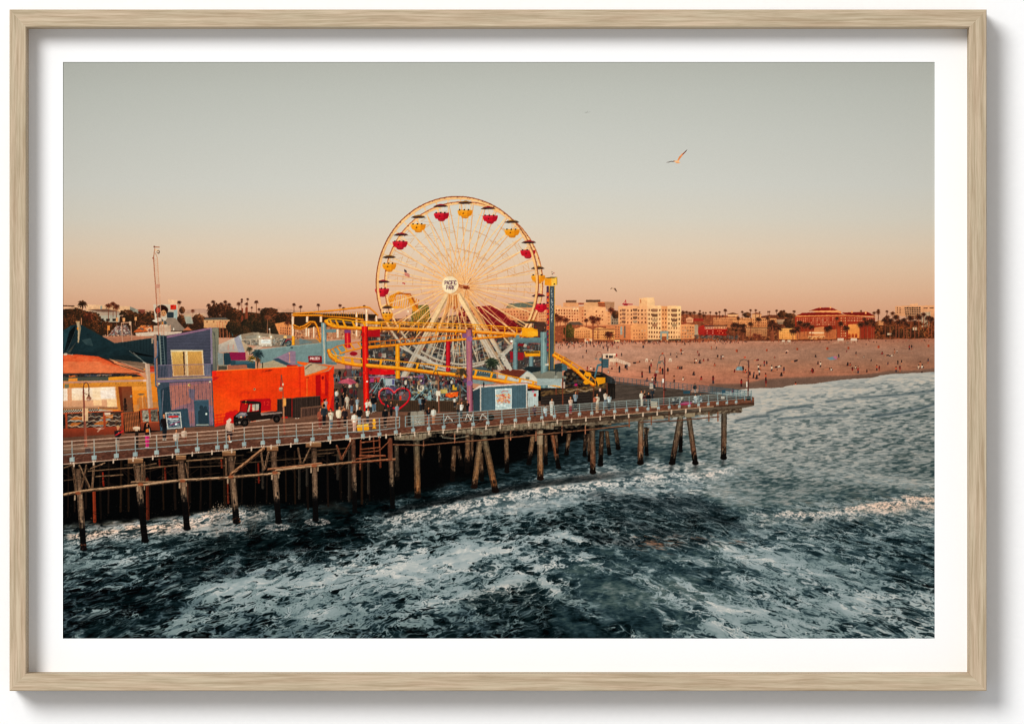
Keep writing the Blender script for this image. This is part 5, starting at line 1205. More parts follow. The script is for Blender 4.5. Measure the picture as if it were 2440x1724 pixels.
for x, y in ((640, 120), (867, 95), (1275, 75), (1460, 80), (1650, 40), (1820, 30)): ln([(x, y), (x, y + 70)], 9, '93604a')
ln([(770, 110), (780, 128), (870, 135), (950, 120), (1010, 95)], 5, '8f8678')
mottle([(440, 120), (1200, 50), (2000, 0), (2000, 60), (1200, 130), (440, 180)], ['2a1e18', '1c1613', '3a2c22', '4a3a2e'], 240, 6, 20, .8, .4)
# concrete caps
S('pier_cap', 'pale concrete cap beams below the deck')
for pts in ([(425, 118), (700, 92), (700, 120), (620, 148), (430, 146)], [(680, 95), (1060, 60), (1170, 75), (1170, 108), (1050, 110), (860, 96)], [(1040, 68), (1168, 55), (1168, 110), (1048, 115)], [(1170, 50), (1480, 20), (1590, 22), (1590, 70), (1500, 62), (1170, 84)], [(1590, 18), (2000, -18), (2010, 36), (1850, 32), (1590, 48)]):
    pg(pts, ('8d7f70', '6f6254'))
mottle([(425, 118), (1060, 60), (2000, -18), (2010, 30), (1170, 100), (430, 146)], ['57493c', 'a08f7c', '3f342b', '7d6c5a', '6a4636'], 260, 4, 14, .6)
stripes([(425, 118), (1060, 60), (2000, -18), (2010, 30), (1170, 100), (430, 146)], 32, '43372d', .5, .22, False)
F(*K_)
pg([(0, 345), (330, 312), (700, 285), (890, 268), (888, 298), (800, 300), (560, 316), (330, 342), (0, 372)], ('4c3c32', '6d5f53'))
mottle([(0, 345), (330, 312), (890, 268), (888, 298), (330, 342), (0, 372)], ['30261f', '7d6f60', '3f332a', '8f8170'], 150, 4, 12, .7); rc(350, 315, 440, 335, '8a7a68'); rc(560, 298, 620, 322, '8a7a68')
for x, y in ((368, 365), (470, 340), (752, 345), (700, 345), (240, 378)): ln([(x, y - 50), (x, y)], 7, '7a4c38')
ln([(300, 352), (480, 345), (760, 320)], 6, '5c3a2c'); ln([(430, 300), (470, 322), (540, 322), (590, 296)], 3, '8a8074')

# ---------------------------------------------------------------- deck
F(0, 0, 1)
S('pier_deck', 'planked timber deck of the pier'); DECK = cur[0]
pg([(148, 1042), (240, 1034), (360, 1030), (470, 1012), (525, 1010), (640, 995), (760, 960), (830, 925), (870, 915), (1000, 940), (1120, 952), (1290, 955), (1420, 932), (1470, 915), (1466, 908), (1560, 920), (1640, 930), (1720, 940), (1795, 945), (1797, 962), (1600, 974), (1340, 998), (900, 1036), (530, 1069), (148, 1104)], '5d4237')
pg([(1468, 914), (1570, 922), (1720, 942), (1795, 948), (1795, 958), (1600, 970), (1340, 994), (1310, 960), (1420, 936)], '4a3f3a')
pg([(148, 1062), (300, 1050), (345, 1052), (230, 1068), (148, 1078)], '8a7668', .8)
pg([(148, 1034), (345, 1030), (520, 1012), (840, 975), (900, 970), (1280, 960), (1280, 985), (880, 1022), (530, 1050), (148, 1085)], '6b4a3c', .55)
m = idb == DECK
ys, xs = np.where(m)
pl = ((ys + BY) + .085 * (xs + BX)) * .45
n = vnoise(xs / 60, pl, 31) - .5; n2 = fbm(xs / 14, ys / 3, 3, 32) - .5
buf[ys, xs] *= (1 + .26 * n + .22 * n2)[:, None]
F(*G_)
for k in range(18):
    ln([(880 + k * 10, 1220 + k * 13), (1800 + k * 20, 1310 + k * 8)], 2, '2f2825', .35)
S('deck_fascia', 'rusty brown timber edge of the deck'); FAS = cur[0]
F(0, 0, 1)
RB = [(150, 1083), (528, 1053), (580, 1046), (900, 1024.6), (966, 1016), (1340, 981), (1760, 950), (1797, 946)]
PIPE = [(150, 1105.5), (530, 1072), (900, 1037.5), (1340, 1000), (1760, 965), (1797, 964)]
pg(RB + [(x, y) for x, y in reversed(PIPE)], ('6a4334', '50322a'))
ys, xs = np.where(idb == FAS)
n2 = fbm(xs / 7, ys / 3, 4, 33) - .5; buf[ys, xs] *= (1 + .5 * n2)[:, None]
pg([(1340, 1001), (1797, 958), (1797, 966), (1770, 972), (1340, 1012)], '3a2a22', .7)
mottle([(x, y + 3) for x, y in RB] + [(x, y - 3) for x, y in reversed(PIPE)], ['7d5644', '3c261f', '8d6a58', '2c1d18', '6a3526', '9a8274'], 900, 1.0, 4.5, .5, .22)
S('pipe', 'thin pale pipe along the deck edge'); ln([(150, 1105.5), (530, 1073)], 2.6, 'a8897a'); ln([(530, 1074), (560, 1070), (900, 1038.5)], 2.6, 'b09484'); ln([(900, 1038), (1340, 1000.5), (1700, 968)], 2.2, 'a08470')
for x in list(range(176, 900, 47)) + list(range(920, 1700, 34)):
    y = np.interp(x, [p[0] for p in PIPE], [p[1] for p in PIPE]); ln([(x, y - 1), (x, y + 7)], 3.6, 'c0a898')
# ---------------------------------------------------------------- picture: shops on the pier
F(*A_)
S('tent_canopy', 'dark teal pointed canopies over the restaurant')
pg([(50, 1230), (170, 1160), (230, 1150), (300, 1160), (720, 1390), (1220, 1570), (1230, 1640), (700, 1640), (50, 1530)], ('17323c', '12262e'))
pg([(50, 1232), (160, 1165), (130, 1240), (75, 1480), (50, 1530)], '1d4450'); pg([(140, 1240), (215, 1160), (200, 1300), (90, 1500), (72, 1490)], '0c1214'); pg([(230, 1370), (150, 1510), (100, 1520)], '4a4640')
pg([(280, 1165), (720, 1390), (910, 1480), (560, 1500), (170, 1520), (250, 1360)], '143039', .8); pg([(290, 1350), (410, 1325), (445, 1430), (350, 1410)], '2c454c'); ln([(110, 1490), (210, 1240)], 4, '5a5f5e')
mottle([(50, 1240), (300, 1170), (720, 1400), (1220, 1580), (600, 1620), (50, 1530)], ['1b3a44', '10242c', '173641'], 120, 20, 60, .25)
S('pole', 'stout metal mast of the canopy'); pg([(218, 1108), (270, 1110), (285, 1200), (258, 1390), (240, 1380), (250, 1220)], '8f7c66'); pg([(240, 1110), (256, 1110), (262, 1380), (252, 1380)], 'c2a88a', .8); rc(215, 1106, 275, 1120, 'b58a62'); rc(234, 1190, 252, 1220, 'd98a2c'); ln([(290, 1070), (292, 1150)], 12, 'a87358')
S('awning', 'teal wall awning beside the blue tower'); pg([(720, 1390), (1190, 1325), (1225, 1350), (1230, 1620), (960, 1520)], ('1b3640', '162c36')); ln([(720, 1392), (1195, 1324)], 6, '6a5a52'); stripes([(720, 1390), (1190, 1325), (1225, 1350), (1230, 1560)], 40, '122830', .5, .3, False)
pg([(915, 1490), (1230, 1560), (1230, 1570), (960, 1540)], '0a1013'); ln([(910, 1490), (1100, 1640)], 5, '8a8a84')
rc(1192, 1320, 1216, 1395, '8f8478')
F(*B_)
pg([(640, 260), (900, 250), (1240, 350), (1240, 380), (1100, 360), (700, 300)], '13282f')
pg([(690, 300), (1120, 345), (1240, 370), (1240, 460), (1120, 460), (900, 370)], ('6a5a4e', '7a6454'))
S('restaurant', 'yellow restaurant front with a striped light blind wall')
pg([(50, 500), (1250, 480), (1290, 970), (1030, 950), (830, 990), (50, 1010)], ('cf8a34', 'd98c38'))
pg([(50, 490), (1110, 480), (1120, 520), (640, 545), (50, 545)], '2f2a2c'); rc(130, 510, 215, 530, 'c86a30'); rc(330, 500, 490, 520, '3c4a60'); rc(490, 495, 680, 515, '8a7a72'); mottle([(50, 495), (1100, 485), (1110, 515), (50, 540)], ['1d1a1c', '4a4448', 'b5713c', '5c5254', '26262c'], 90, 6, 16)
pg([(50, 530), (640, 525), (640, 575), (50, 580)], '4a5048'); rc(125, 545, 240, 580, 'd89238'); pg([(640, 530), (940, 515), (960, 545), (640, 570)], 'e0a030')
pg([(50, 615), (940, 585), (1250, 580), (1250, 650), (940, 650), (740, 655), (50, 680)], ('cf9434', 'b57a34')); pg([(75, 620), (130, 620), (130, 672), (75, 672)], '6a6a58'); mottle([(200, 610), (1240, 590), (1240, 610), (200, 640)], ['7a5030', '4a3020', 'e0a848'], 60, 4, 8)
pg([(50, 672), (735, 652), (755, 930), (50, 925)], ('d9ab84', 'c99a78'))
pg([(50, 680), (110, 676), (115, 830), (50, 840)], 'f7efdc'); pg([(165, 675), (720, 655), (740, 815), (500, 825), (170, 830)], ('fbf4e0', 'f3dcb4')); pg([(440, 825), (550, 825), (555, 895), (450, 895)], 'f0cf98', .9); pg([(620, 820), (740, 815), (748, 910), (625, 920)], 'f6d9a0'); pg([(430, 670), (530, 665), (530, 790), (440, 790)], 'f0dca8', .5); pg([(540, 700), (720, 690), (730, 800), (545, 812)], 'fdf8ec', .9)
for x in (120, 150): rc(x, 676, x + 14, 900, 'c98e68', .5)
stripes([(50, 675), (735, 652), (755, 925), (50, 925)], 18, 'b9926e', .35, .25, slope=-.03)
rc(300, 760, 330, 840, 'd9b088', .6); pg([(50, 905), (520, 905), (500, 945), (50, 945)], ('c9a080', '6b4a38')); pg([(520, 910), (770, 920), (770, 945), (520, 940)], '8a6248')
pg([(740, 655), (770, 652), (800, 960), (765, 960)], 'b57a38'); pg([(765, 652), (940, 650), (965, 985), (835, 990), (800, 960)], ('6f3220', '55301f')); pg([(805, 656), (935, 655), (955, 980), (840, 985)], ('7d4128', '5f4a3c')); pg([(840, 800), (865, 800), (880, 960), (845, 965)], '2a1c18'); rc(920, 765, 945, 790, '8a8278'); mottle([(838, 850), (880, 850), (890, 970), (840, 975)], ['1d1412', '3a2a22', '6a3a28'], 26, 6, 14)
pg([(945, 650), (1130, 650), (1140, 940), (965, 980)], ('e0962e', 'd58226')); pg([(1190, 650), (1255, 650), (1285, 940), (1205, 925)], ('d98a2a', 'c98028')); pg([(1010, 800), (1140, 780), (1145, 930), (1000, 950)], 'a06a44', .6); pg([(945, 650), (1140, 650), (1140, 700), (950, 700)], 'e3b06a', .4)
pg([(965, 890), (1030, 880), (1035, 975), (970, 980)], 'c9925a', .7); pg([(1205, 850), (1285, 850), (1285, 925), (1205, 925)], 'a87a50', .7)
S('patio_heater', 'tall thin patio heater'); pg([(1010, 748), (1060, 740), (1115, 745), (1080, 762), (1040, 762)], '6f5440'); ln([(1050, 765), (1030, 930)], 6, '9a7452'); ln([(1075, 765), (1085, 930)], 7, 'd9a878'); ln([(1100, 765), (1140, 930)], 8, '8a6248')
S('awning', 'orange fabric awning of the restaurant'); pg([(50, 240), (250, 240), (520, 265), (650, 310), (820, 400), (1040, 470), (1120, 540), (1000, 492), (700, 484), (50, 486)], ('c8502a', 'd9764a')); pg([(50, 330), (500, 330), (900, 440), (1040, 475), (700, 480), (50, 480)], 'd97c50', .8)
pg([(640, 290), (760, 330), (1110, 460), (1120, 480), (800, 400)], 'd09066'); ln([(520, 265), (590, 295), (640, 315), (720, 360), (1100, 470)], 9, '2a1c1a'); ln([(760, 340), (1110, 470)], 6, '8a2f28'); ln([(50, 484), (700, 482), (1040, 480)], 8, '3a2420'); ln([(110, 238), (600, 330)], 3, 'd98a64', .7); ln([(860, 370), (1110, 410)], 4, 'c9a88c')
mottle([(50, 245), (500, 265), (900, 430), (50, 475)], ['cf5c32', 'e08858', 'd26c42'], 60, 20, 50, .25)
el(85, 236, 26, 16, 'b8a898'); mottle([(110, 225), (200, 240), (180, 250), (100, 250)], ['e0d0c0', 'a87a68'], 20, 3, 6)
S('beam', 'pale steel beam across the restaurant front'); pg([(50, 588), (1140, 560), (1140, 585), (50, 612)], ('c99a86', '9a6a5c')); rc(1085, 560, 1150, 590, 'd9b0a0')
S('column', 'pale steel column holding the awning'); pg([(1110, 355), (1170, 360), (1215, 925), (1150, 935)], ('b29484', 'a5806c')); pg([(1115, 355), (1138, 355), (1175, 930), (1150, 935)], 'c7a996', .7); pg([(1040, 475), (1110, 470), (1140, 560), (1120, 560)], 'c08466'); ln([(1060, 470), (1130, 520)], 14, 'c48a6a'); ln([(960, 215), (1120, 352)], 5, 'b0aca4')
for y in (350,): ln([(1085, y - 10), (1120, y)], 8, 'd0c0b0')
rc(1175, 390, 1230, 465, 'b5402a'); rc(1175, 405, 1230, 412, '6a1f1a'); el(1103, 430, 11, 11, 'e08a3c'); pg([(1180, 505), (1240, 500), (1240, 560), (1185, 560)], 'd88a30')
S('planter_wall', 'rust coloured patio barrier with glass panels and tables behind')
pg([(50, 950), (305, 945), (305, 1000), (50, 1005)], 'b0a496'); pg([(385, 945), (525, 940), (700, 960), (700, 1030), (500, 1060), (385, 1030)], 'a89c8e')
def checks(x0, y0, x1, y1, s):
    j = 0; y = y0
    while y < y1:
        x = x0 + (s if j % 2 else 0)
        while x < x1: el(x, y, s * .55, s * .5, '3a2e2a'); x += 2 * s
        y += s; j += 1
checks(55, 955, 305, 1005, 15); checks(390, 950, 520, 1020, 15); checks(430, 1020, 560, 1060, 15)
pg([(50, 1000), (820, 965), (830, 1170), (50, 1200)], '3c2c26')
mottle([(110, 1010), (570, 990), (590, 1160), (110, 1190)], ['2a201e', '5a4438', '8a6a54', '34404a', 'b59a80', '1d1616', '6a3a2a'], 170, 6, 22, .8, .5); mottle([(600, 1000), (800, 990), (815, 1150), (610, 1160)], ['2a201e', '5a4438', '8a6a54', '6a7a84', 'b59a80', '1d1616', '7a4a30'], 90, 6, 22, .8, .5)
checks(130, 1020, 300, 1050, 16); checks(390, 1020, 440, 1050, 16)
for pts in ([(130, 1085), (200, 1040), (310, 1035), (300, 1085)], [(520, 1070), (580, 1030), (700, 1010), (700, 1060)], [(120, 1165), (170, 1120), (300, 1115), (220, 1165)], [(440, 1145), (500, 1105), (640, 1095), (600, 1150)]): pg(pts, 'a5602f')
for pts in ([(130, 1090), (300, 1090)], [(520, 1080), (660, 1065)], [(440, 1150), (600, 1155)]): ln(pts, 10, '6f8a98')
for y in (1040, 1095, 1160):
    ln([(110 + 20 * k, y + 10 * math.sin(k * 1.3 + y)) for k in range(24)], 6, 'e8d4c0', .85); ln([(600 + 20 * k, y - 5 + 8 * math.sin(k * 1.3 + y)) for k in range(11)], 6, 'e8d4c0', .85)
for a, b in ((80, 112), (570, 605), (800, 835)): pg([(a, 990), (b - 4, 985), (b + 6, 1300 - a * .04), (a + 12, 1302 - a * .04)], ('a8482a', '7a3826'))
ln([(50, 1000), (300, 985), (570, 975), (820, 966)], 11, 'b5502f')
pg([(50, 1195), (830, 1160), (850, 1260), (600, 1270), (50, 1310)], ('8f3a24', '5f2e22')); rc(590, 985, 665, 1018, 'd8b8a0')
pg([(50, 1060), (78, 1050), (82, 1150), (50, 1160)], '1a1616')
S('gate', 'slatted brown gate'); pg([(830, 990), (1030, 975), (1048, 1220), (850, 1235)], '5d3826'); stripes([(830, 990), (1030, 975), (1048, 1220), (850, 1235)], 22, 'a8603c', .9, .35, False, slope=.07); ln([(830, 992), (1030, 978)], 9, 'a8512f')
S('planter_wall', 'rust brown bar cabinet with glass doors'); pg([(1045, 945), (1275, 925), (1305, 1215), (1060, 1215)], ('a5482c', '7d3a26')); pg([(1072, 960), (1160, 952), (1168, 1105), (1085, 1108)], '8f8478'); pg([(1185, 950), (1270, 945), (1285, 1105), (1195, 1105)], '6d6258'); mottle([(1075, 965), (1160, 955), (1168, 1100), (1085, 1100)], ['4a4a46', 'b5a898', '2a2624', '7d8a8c'], 40, 6, 18); mottle([(1188, 955), (1270, 948), (1285, 1100), (1198, 1100)], ['3a3634', 'a59888', '2a2624', '5d6a6c'], 40, 6, 18)
pg([(1045, 1110), (1295, 1110), (1305, 1218), (1060, 1218)], ('8a3f2a', '5f2f22')); ln([(1060, 1110), (1290, 1108)], 8, 'b55a38'); ln([(1160, 950), (1175, 1110)], 14, 'a5482c')

S('tower_building', 'blue and violet clapboard tower with a lit window and balcony')
F(*A_)
pg([(1225, 1290), (1375, 1300), (1960, 1195), (2058, 1190), (2060, 1640), (1225, 1640)], '55536f')
F(*B_)
pg([(1225, -10), (1380, 0), (1960, -110), (1990, 360), (1990, 560), (1265, 590), (1250, 380)], ('524b66', '4c4760')); pg([(1385, 0), (1955, -105), (1960, 365), (1400, 380)], ('504962', '4b465e'))
stripes([(1385, -4), (1955, -105), (1985, 365), (1400, 380)], 19, '3c3850', .7, .4, slope=.0)
pg([(1375, 3), (1955, -108), (1958, -85), (1385, 30)], '8a6078'); pg([(1950, -110), (1975, -100), (1995, 360), (1960, 365)], '8a7288')
pg([(1250, -15), (1390, 0), (1395, 375), (1270, 380)], '20303f'); pg([(1225, -20), (1258, -15), (1280, 540), (1262, 560), (1235, 300)], ('a57466', '9a6a62'))
ln([(1275, 70), (1272, 260), (1240, 300), (1250, 640), (1305, 690), (1345, 1010)], 18, '3a4a70'); ln([(1272, 70), (1268, 258), (1236, 298), (1246, 640)], 5, '6a78a0')
for a in (1290, 1345): ln([(a, -10), (a + 26, 380)], 8, '6d7680')
for k in range(10): ln([(1292 + k * 2.4, 10 + k * 36), (1348 + k * 2.4, 8 + k * 36)], 4, '5d6670')
ln([(1300, -20), (1322, 375)], 14, '7a7a7a')
pg([(1440, 188), (1858, 186), (1876, 510), (1470, 520)], 'e3b58e'); pg([(1454, 208), (1600, 204), (1618, 505), (1482, 508)], ('ecb766', 'c98a4c')); pg([(1660, 204), (1840, 202), (1858, 500), (1672, 505)], ('dc9f52', 'b87c4c')); pg([(1600, 204), (1618, 204), (1630, 505), (1615, 505)], '3a2018'); stripes([(1454, 208), (1840, 204), (1858, 500), (1482, 508)], 15, '8f6038', .45, .3, False, slope=.06)
pg([(1640, 190), (1656, 190), (1672, 515), (1655, 515)], 'ecc9a0'); rc(1440, 182, 1858, 194, 'efcfa8')
pg([(1275, 375), (1395, 372), (1400, 525), (1280, 545)], '2c3850'); pg([(1880, 366), (1955, 360), (1962, 515), (1885, 512)], '5c5a78')
pg([(1270, 545), (1990, 520), (1990, 545), (1265, 572)], 'a98470'); pg([(1262, 570), (1990, 545), (1985, 575), (1275, 606)], '7a607c'); ln([(1262, 570), (1990, 546)], 5, '4a4a68')
S('railing', 'mauve balcony railing of the tower'); ln([(1285, 378), (1955, 362)], 9, '7a6680'); ln([(1285, 540), (1955, 512)], 7, '8a6a78')
for k in range(35): x = 1290 + k * 19.5; ln([(x, 378 - (x - 1285) * .024), (x + 4, 538 - (x - 1285) * .04)], 5, '80708c' if x < 1460 or x > 1870 else '9a6c5c')
S('tower_building', 'lower wall of the tower, pink in sun and blue in shade')
pg([(1300, 600), (1985, 572), (2005, 1160), (1780, 1165), (1560, 1190), (1310, 1220), (1270, 680)], ('39445a', '34495c'))
pg([(1425, 606), (1970, 578), (1988, 1150), (1935, 1150), (1900, 820), (1740, 830), (1760, 1160), (1690, 1165), (1660, 930), (1450, 960), (1440, 800)], ('96606a', '86606e'))
pg([(1425, 640), (1700, 620), (1700, 860), (1560, 900), (1450, 960)], 'b86a5a', .7); pg([(1620, 640), (1970, 600), (1985, 900), (1700, 800)], 'b0685e', .6); pg([(1670, 680), (1760, 690), (1740, 830), (1680, 790)], '5a5a78', .7); pg([(1675, 970), (1740, 970), (1745, 1120), (1690, 1130)], 'a0605c', .6); pg([(1935, 900), (1985, 900), (1995, 1140), (1950, 1150)], '8a6a86', .7)
pg([(1310, 690), (1420, 650), (1445, 960), (1320, 1000)], '1f3446', .85); pg([(1450, 960), (1660, 930), (1680, 1170), (1580, 1185), (1560, 1000), (1460, 985)], '2a455c', .9)
stripes([(1310, 600), (1985, 572), (2005, 1160), (1330, 1200)], 50, '2a3448', .5, .14, False, slope=.035); stripes([(1310, 600), (1985, 572), (2005, 1160), (1330, 1200)], 25, '54465c', .35, .14, False, slope=.035)
pg([(1740, 828), (1930, 820), (1945, 1150), (1775, 1155)], '35506a'); pg([(1740, 828), (1930, 820), (1930, 832), (1742, 842)], '4a5e78')
el(1836, 920, 24, 26, '24384a'); pg([(1795, 970), (1836, 935), (1875, 925), (1925, 950), (1935, 1140), (1800, 1140)], '26394b'); el(1890, 925, 22, 24, '26394b'); rc(1890, 992, 1912, 1016, 'd8d4cc'); ln([(1775, 1145), (1930, 1143)], 10, 'c9b8a8')
el(1680, 632, 18, 18, 'c9a06a'); el(1690, 630, 10, 8, '6a4a30'); el(1293, 615, 13, 11, 'e8cfa8'); el(1948, 590, 14, 11, 'e8cfa8')
ln([(1345, 700), (1330, 1010), (1345, 1030)], 10, '7a6a78')
pg([(1270, 680), (1310, 690), (1345, 1200), (1310, 1220)], '3a5670')
F(*A_)
S('wall', 'grey shaded side wall of the tower'); pg([(1975, 1205), (2058, 1192), (2065, 1500), (2030, 1900), (1990, 1900)], ('7d786a', '5f5f5a')); ln([(2010, 1250), (2030, 1880)], 9, '50524e'); ln([(1985, 1240), (2010, 1300)], 8, '4a4c48')

# middle roofs
F(*C_)
S('rooftop', 'white sloping roof beside the tower'); pg([(220, 870), (420, 780), (490, 760), (560, 968), (420, 960), (220, 968)], ('c7b5a4', '9a8f8c')); pg([(420, 790), (500, 740), (560, 968), (480, 968)], '8f8ba0'); ln([(340, 940), (342, 880), (350, 870), (354, 940)], 4, 'c97a68'); ln([(405, 930), (407, 876), (413, 870), (418, 930)], 4, 'c97a68'); pg([(480, 760), (510, 740), (525, 830)], 'a8b0b0')
pg([(510, 810), (620, 900), (560, 960)], 'b09880'); pg([(590, 960), (720, 880), (790, 900), (600, 1000)], 'bfa898', .8)
S('shed', 'teal and magenta roof sheds'); pg([(210, 970), (285, 980), (285, 1130), (215, 1130)], '7a8284'); pg([(285, 975), (380, 975), (380, 1120), (290, 1140)], '1c3f50'); pg([(355, 968), (568, 968), (570, 1070), (385, 1072)], '7d1c42'); pg([(375, 1072), (690, 1080), (692, 1180), (380, 1150)], '1f4658'); pg([(440, 1078), (580, 1078), (690, 1085), (690, 1110), (440, 1120)], '34657a', .7); pg([(215, 1130), (330, 1130), (330, 1190), (215, 1195)], '4a443c'); pg([(340, 1135), (585, 1128), (590, 1180), (340, 1192)], '9a5c48'); stripes([(285, 975), (380, 975), (380, 1120), (290, 1140)], 22, '143040', .6, .3, False); rc(220, 1130, 330, 1145, '8f8474')
S('arcade_building', 'long pale teal arcade wall'); pg([(690, 935), (1550, 845), (1840, 805), (1840, 860), (1560, 1120), (1210, 1160), (760, 1110)], ('6d8a8e', '5f7f86')); pg([(1262, 785), (1440, 840), (1264, 868)], '61747a'); el(1163, 908, 18, 13, '3d5258'); pg([(690, 935), (1550, 845), (1550, 853), (700, 945)], '8fa3a2', .7); pg([(1560, 830), (1850, 805), (1850, 1000), (1640, 1100), (1560, 1110)], '6a888c')
pg([(780, 1110), (930, 1070), (1100, 1140), (1200, 1150), (1200, 1165), (740, 1180)], 'a3937c'); stripes([(780, 1110), (930, 1070), (1100, 1140), (740, 1175)], 14, '8a7a66', .4, .3)
S('rooftop', 'mauve gabled shop roof'); pg([(915, 1060), (1150, 950), (1212, 955), (1215, 1130), (1120, 1140)], '8a6f84'); pg([(915, 1060), (985, 1040), (1180, 1140), (1100, 1140)], '2c4a60'); ln([(1135, 980), (1138, 1100)], 8, 'd08a6a'); el(1133, 980, 10, 8, 'e0a080'); ln([(1080, 1085), (1200, 1100)], 4, 'c79a92')
S('palm_tree', 'bluish palm among the shop roofs'); palm(720, 990, 90, 1140, '1c3038', '2f4a50', '3a3026', tw=12, n=18); palm(620, 930, 50, 1000, '3a3a30', '5d4a34', '4a3a2c', tw=8); palm(650, 1050, 60, 1080, '4a3a20', '8a6a2c', '4a3a24', tw=8); rc(718, 1090, 728, 1180, '33261e'); rc(782, 1100, 792, 1175, '33261e'); ln([(640, 1066), (690, 1075)], 10, 'd9cfc0'); palm(735, 1070, 36, 1100, '4a3020', '6d4426', '3a2a20', tw=6)
S('sign', 'dark red PRIZES sign with white letters'); pg([(1376, 1015), (1550, 1015), (1552, 1095), (1380, 1090)], '7d1620'); pg([(1376, 1090), (1552, 1095), (1552, 1110), (1380, 1102)], '4a1016'); text('PRIZES', 1402, 1036, 16, 26, 7, 7, 'efe6d8')

# red-orange hall
F(*D_)
S('red_building', 'vivid red orange hall with a flat roof edge')
pg([(135, 130), (190, 125), (1245, 70), (1325, 62), (1330, 190), (1470, 160), (1640, 128), (1705, 60), (1705, 640), (1640, 640), (1530, 460), (975, 640), (420, 760), (170, 848)], 'ec4214')
ys, xs = np.where(idb == cur[0])
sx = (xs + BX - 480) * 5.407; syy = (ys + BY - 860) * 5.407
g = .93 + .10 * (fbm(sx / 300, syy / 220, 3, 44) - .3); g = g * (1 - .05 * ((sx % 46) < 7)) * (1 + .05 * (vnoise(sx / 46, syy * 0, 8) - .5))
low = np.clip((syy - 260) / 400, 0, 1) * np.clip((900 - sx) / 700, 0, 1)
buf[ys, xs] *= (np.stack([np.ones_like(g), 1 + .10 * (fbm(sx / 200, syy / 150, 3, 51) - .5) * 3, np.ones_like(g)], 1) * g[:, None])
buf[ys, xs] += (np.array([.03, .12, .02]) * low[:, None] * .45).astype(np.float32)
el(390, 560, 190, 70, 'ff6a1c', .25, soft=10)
pg([(1470, 185), (1535, 172), (1540, 640), (1480, 640), (1475, 455)], 'a31014'); pg([(1535, 165), (1640, 130), (1640, 560), (1540, 560)], 'c2180f', .75); pg([(1535, 160), (1600, 150), (1605, 420), (1550, 410)], 'e83a14'); pg([(1590, 150), (1632, 280), (1625, 460), (1590, 430)], '96101a', .7); el(1562, 215, 16, 24, '8a0f18'); pg([(1640, 130), (1705, 60), (1705, 640), (1650, 640)], 'e2341a', .6); pg([(1680, 460), (1705, 430), (1705, 640), (1650, 640)], 'a5141a', .7)
pg([(1232, 2), (1700, 62), (1640, 90), (1330, 62), (1240, 30)], ('e8641a', 'd9561c')); pg([(1325, 62), (1400, 20), (1640, 72), (1500, 130), (1340, 190)], 'a8917a'); pg([(1330, 100), (1450, 50), (1620, 78), (1480, 130), (1340, 180)], 'b59a80', .7); pg([(1335, 190), (1640, 90), (1650, 110), (1345, 205)], 'f0641c'); ln([(1340, 100), (1400, 50), (1420, 45)], 8, '3c3830'); rc(1100, 50, 1240, 75, 'c02820')
ln([(190, 128), (1245, 70)], 9, 'ff7a1e'); pg([(135, 130), (190, 125), (190, 190), (140, 195)], 'd8281a'); rc(1247, 70, 1262, 300, 'd03416', .5); pg([(1262, 70), (1282, 70), (1282, 460), (1262, 462)], 'c22c14', .7); ln([(1262, 75), (1272, 455)], 4, '8a1812', .6)
pg([(155, 200), (235, 205), (190, 235), (150, 260)], 'a81820', .8); pg([(820, 118), (920, 110), (900, 125), (830, 130)], '5f1a12', .85); ln([(785, 130), (820, 138), (850, 122)], 10, '9a2412', .7)
ln([(500, 440), (520, 410), (560, 398), (610, 405)], 12, 'b0241a', .6, 3); el(683, 362, 15, 16, 'b58a68'); el(680, 360, 7, 8, '4a3028')
rc(1345, 205, 1390, 228, 'c9481c'); pg([(1345, 205), (1390, 200), (1380, 225), (1352, 228)], 'b03014'); ln([(1360, 225), (1362, 450)], 10, 'c25a1c'); ln([(1358, 225), (1358, 450)], 4, 'ff8a3c')
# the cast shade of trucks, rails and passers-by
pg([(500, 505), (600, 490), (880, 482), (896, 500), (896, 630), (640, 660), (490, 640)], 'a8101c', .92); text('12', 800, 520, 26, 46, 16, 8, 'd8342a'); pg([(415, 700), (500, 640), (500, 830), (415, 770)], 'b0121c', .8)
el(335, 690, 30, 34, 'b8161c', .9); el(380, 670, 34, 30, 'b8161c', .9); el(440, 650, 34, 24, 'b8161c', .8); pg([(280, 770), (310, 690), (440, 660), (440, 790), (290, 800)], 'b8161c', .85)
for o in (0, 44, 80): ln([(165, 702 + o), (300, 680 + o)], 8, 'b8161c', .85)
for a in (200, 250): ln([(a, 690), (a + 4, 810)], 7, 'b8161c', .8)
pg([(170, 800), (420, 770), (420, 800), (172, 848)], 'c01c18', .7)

S('container', 'black corrugated steel container against the red wall'); pg([(975, 490), (1160, 475), (1170, 490), (1170, 720), (975, 720)], '241a18'); stripes([(975, 490), (1160, 475), (1170, 720), (975, 720)], 22, '3c2c28', .8, .4, False)
S('container', 'larger black corrugated container beside the red hall'); pg([(1172, 478), (1250, 465), (1530, 448), (1535, 600), (1280, 725), (1175, 728)], '2a201c'); stripes([(1180, 480), (1530, 450), (1535, 600), (1280, 720), (1180, 725)], 20, '453530', .8, .4, False); ln([(1175, 480), (1530, 450)], 8, '54443c'); ln([(975, 492), (1160, 478)], 8, '54443c')
rc(1160, 480, 1172, 720, '7a1a18')
S('fence', 'low brown slatted barrier panel'); pg([(1280, 600), (1535, 575), (1535, 690), (1285, 728)], '5a4038'); stripes([(1290, 620), (1530, 595), (1530, 685), (1290, 715)], 15, '2e211d', .9, .5, False); ln([(1280, 602), (1535, 578)], 8, '7d5a48'); ln([(1285, 725), (1535, 690)], 7, '6d4c3e'); rc(1280, 600, 1292, 728, '6d4c3e'); rc(1410, 590, 1420, 706, '6d4c3e')
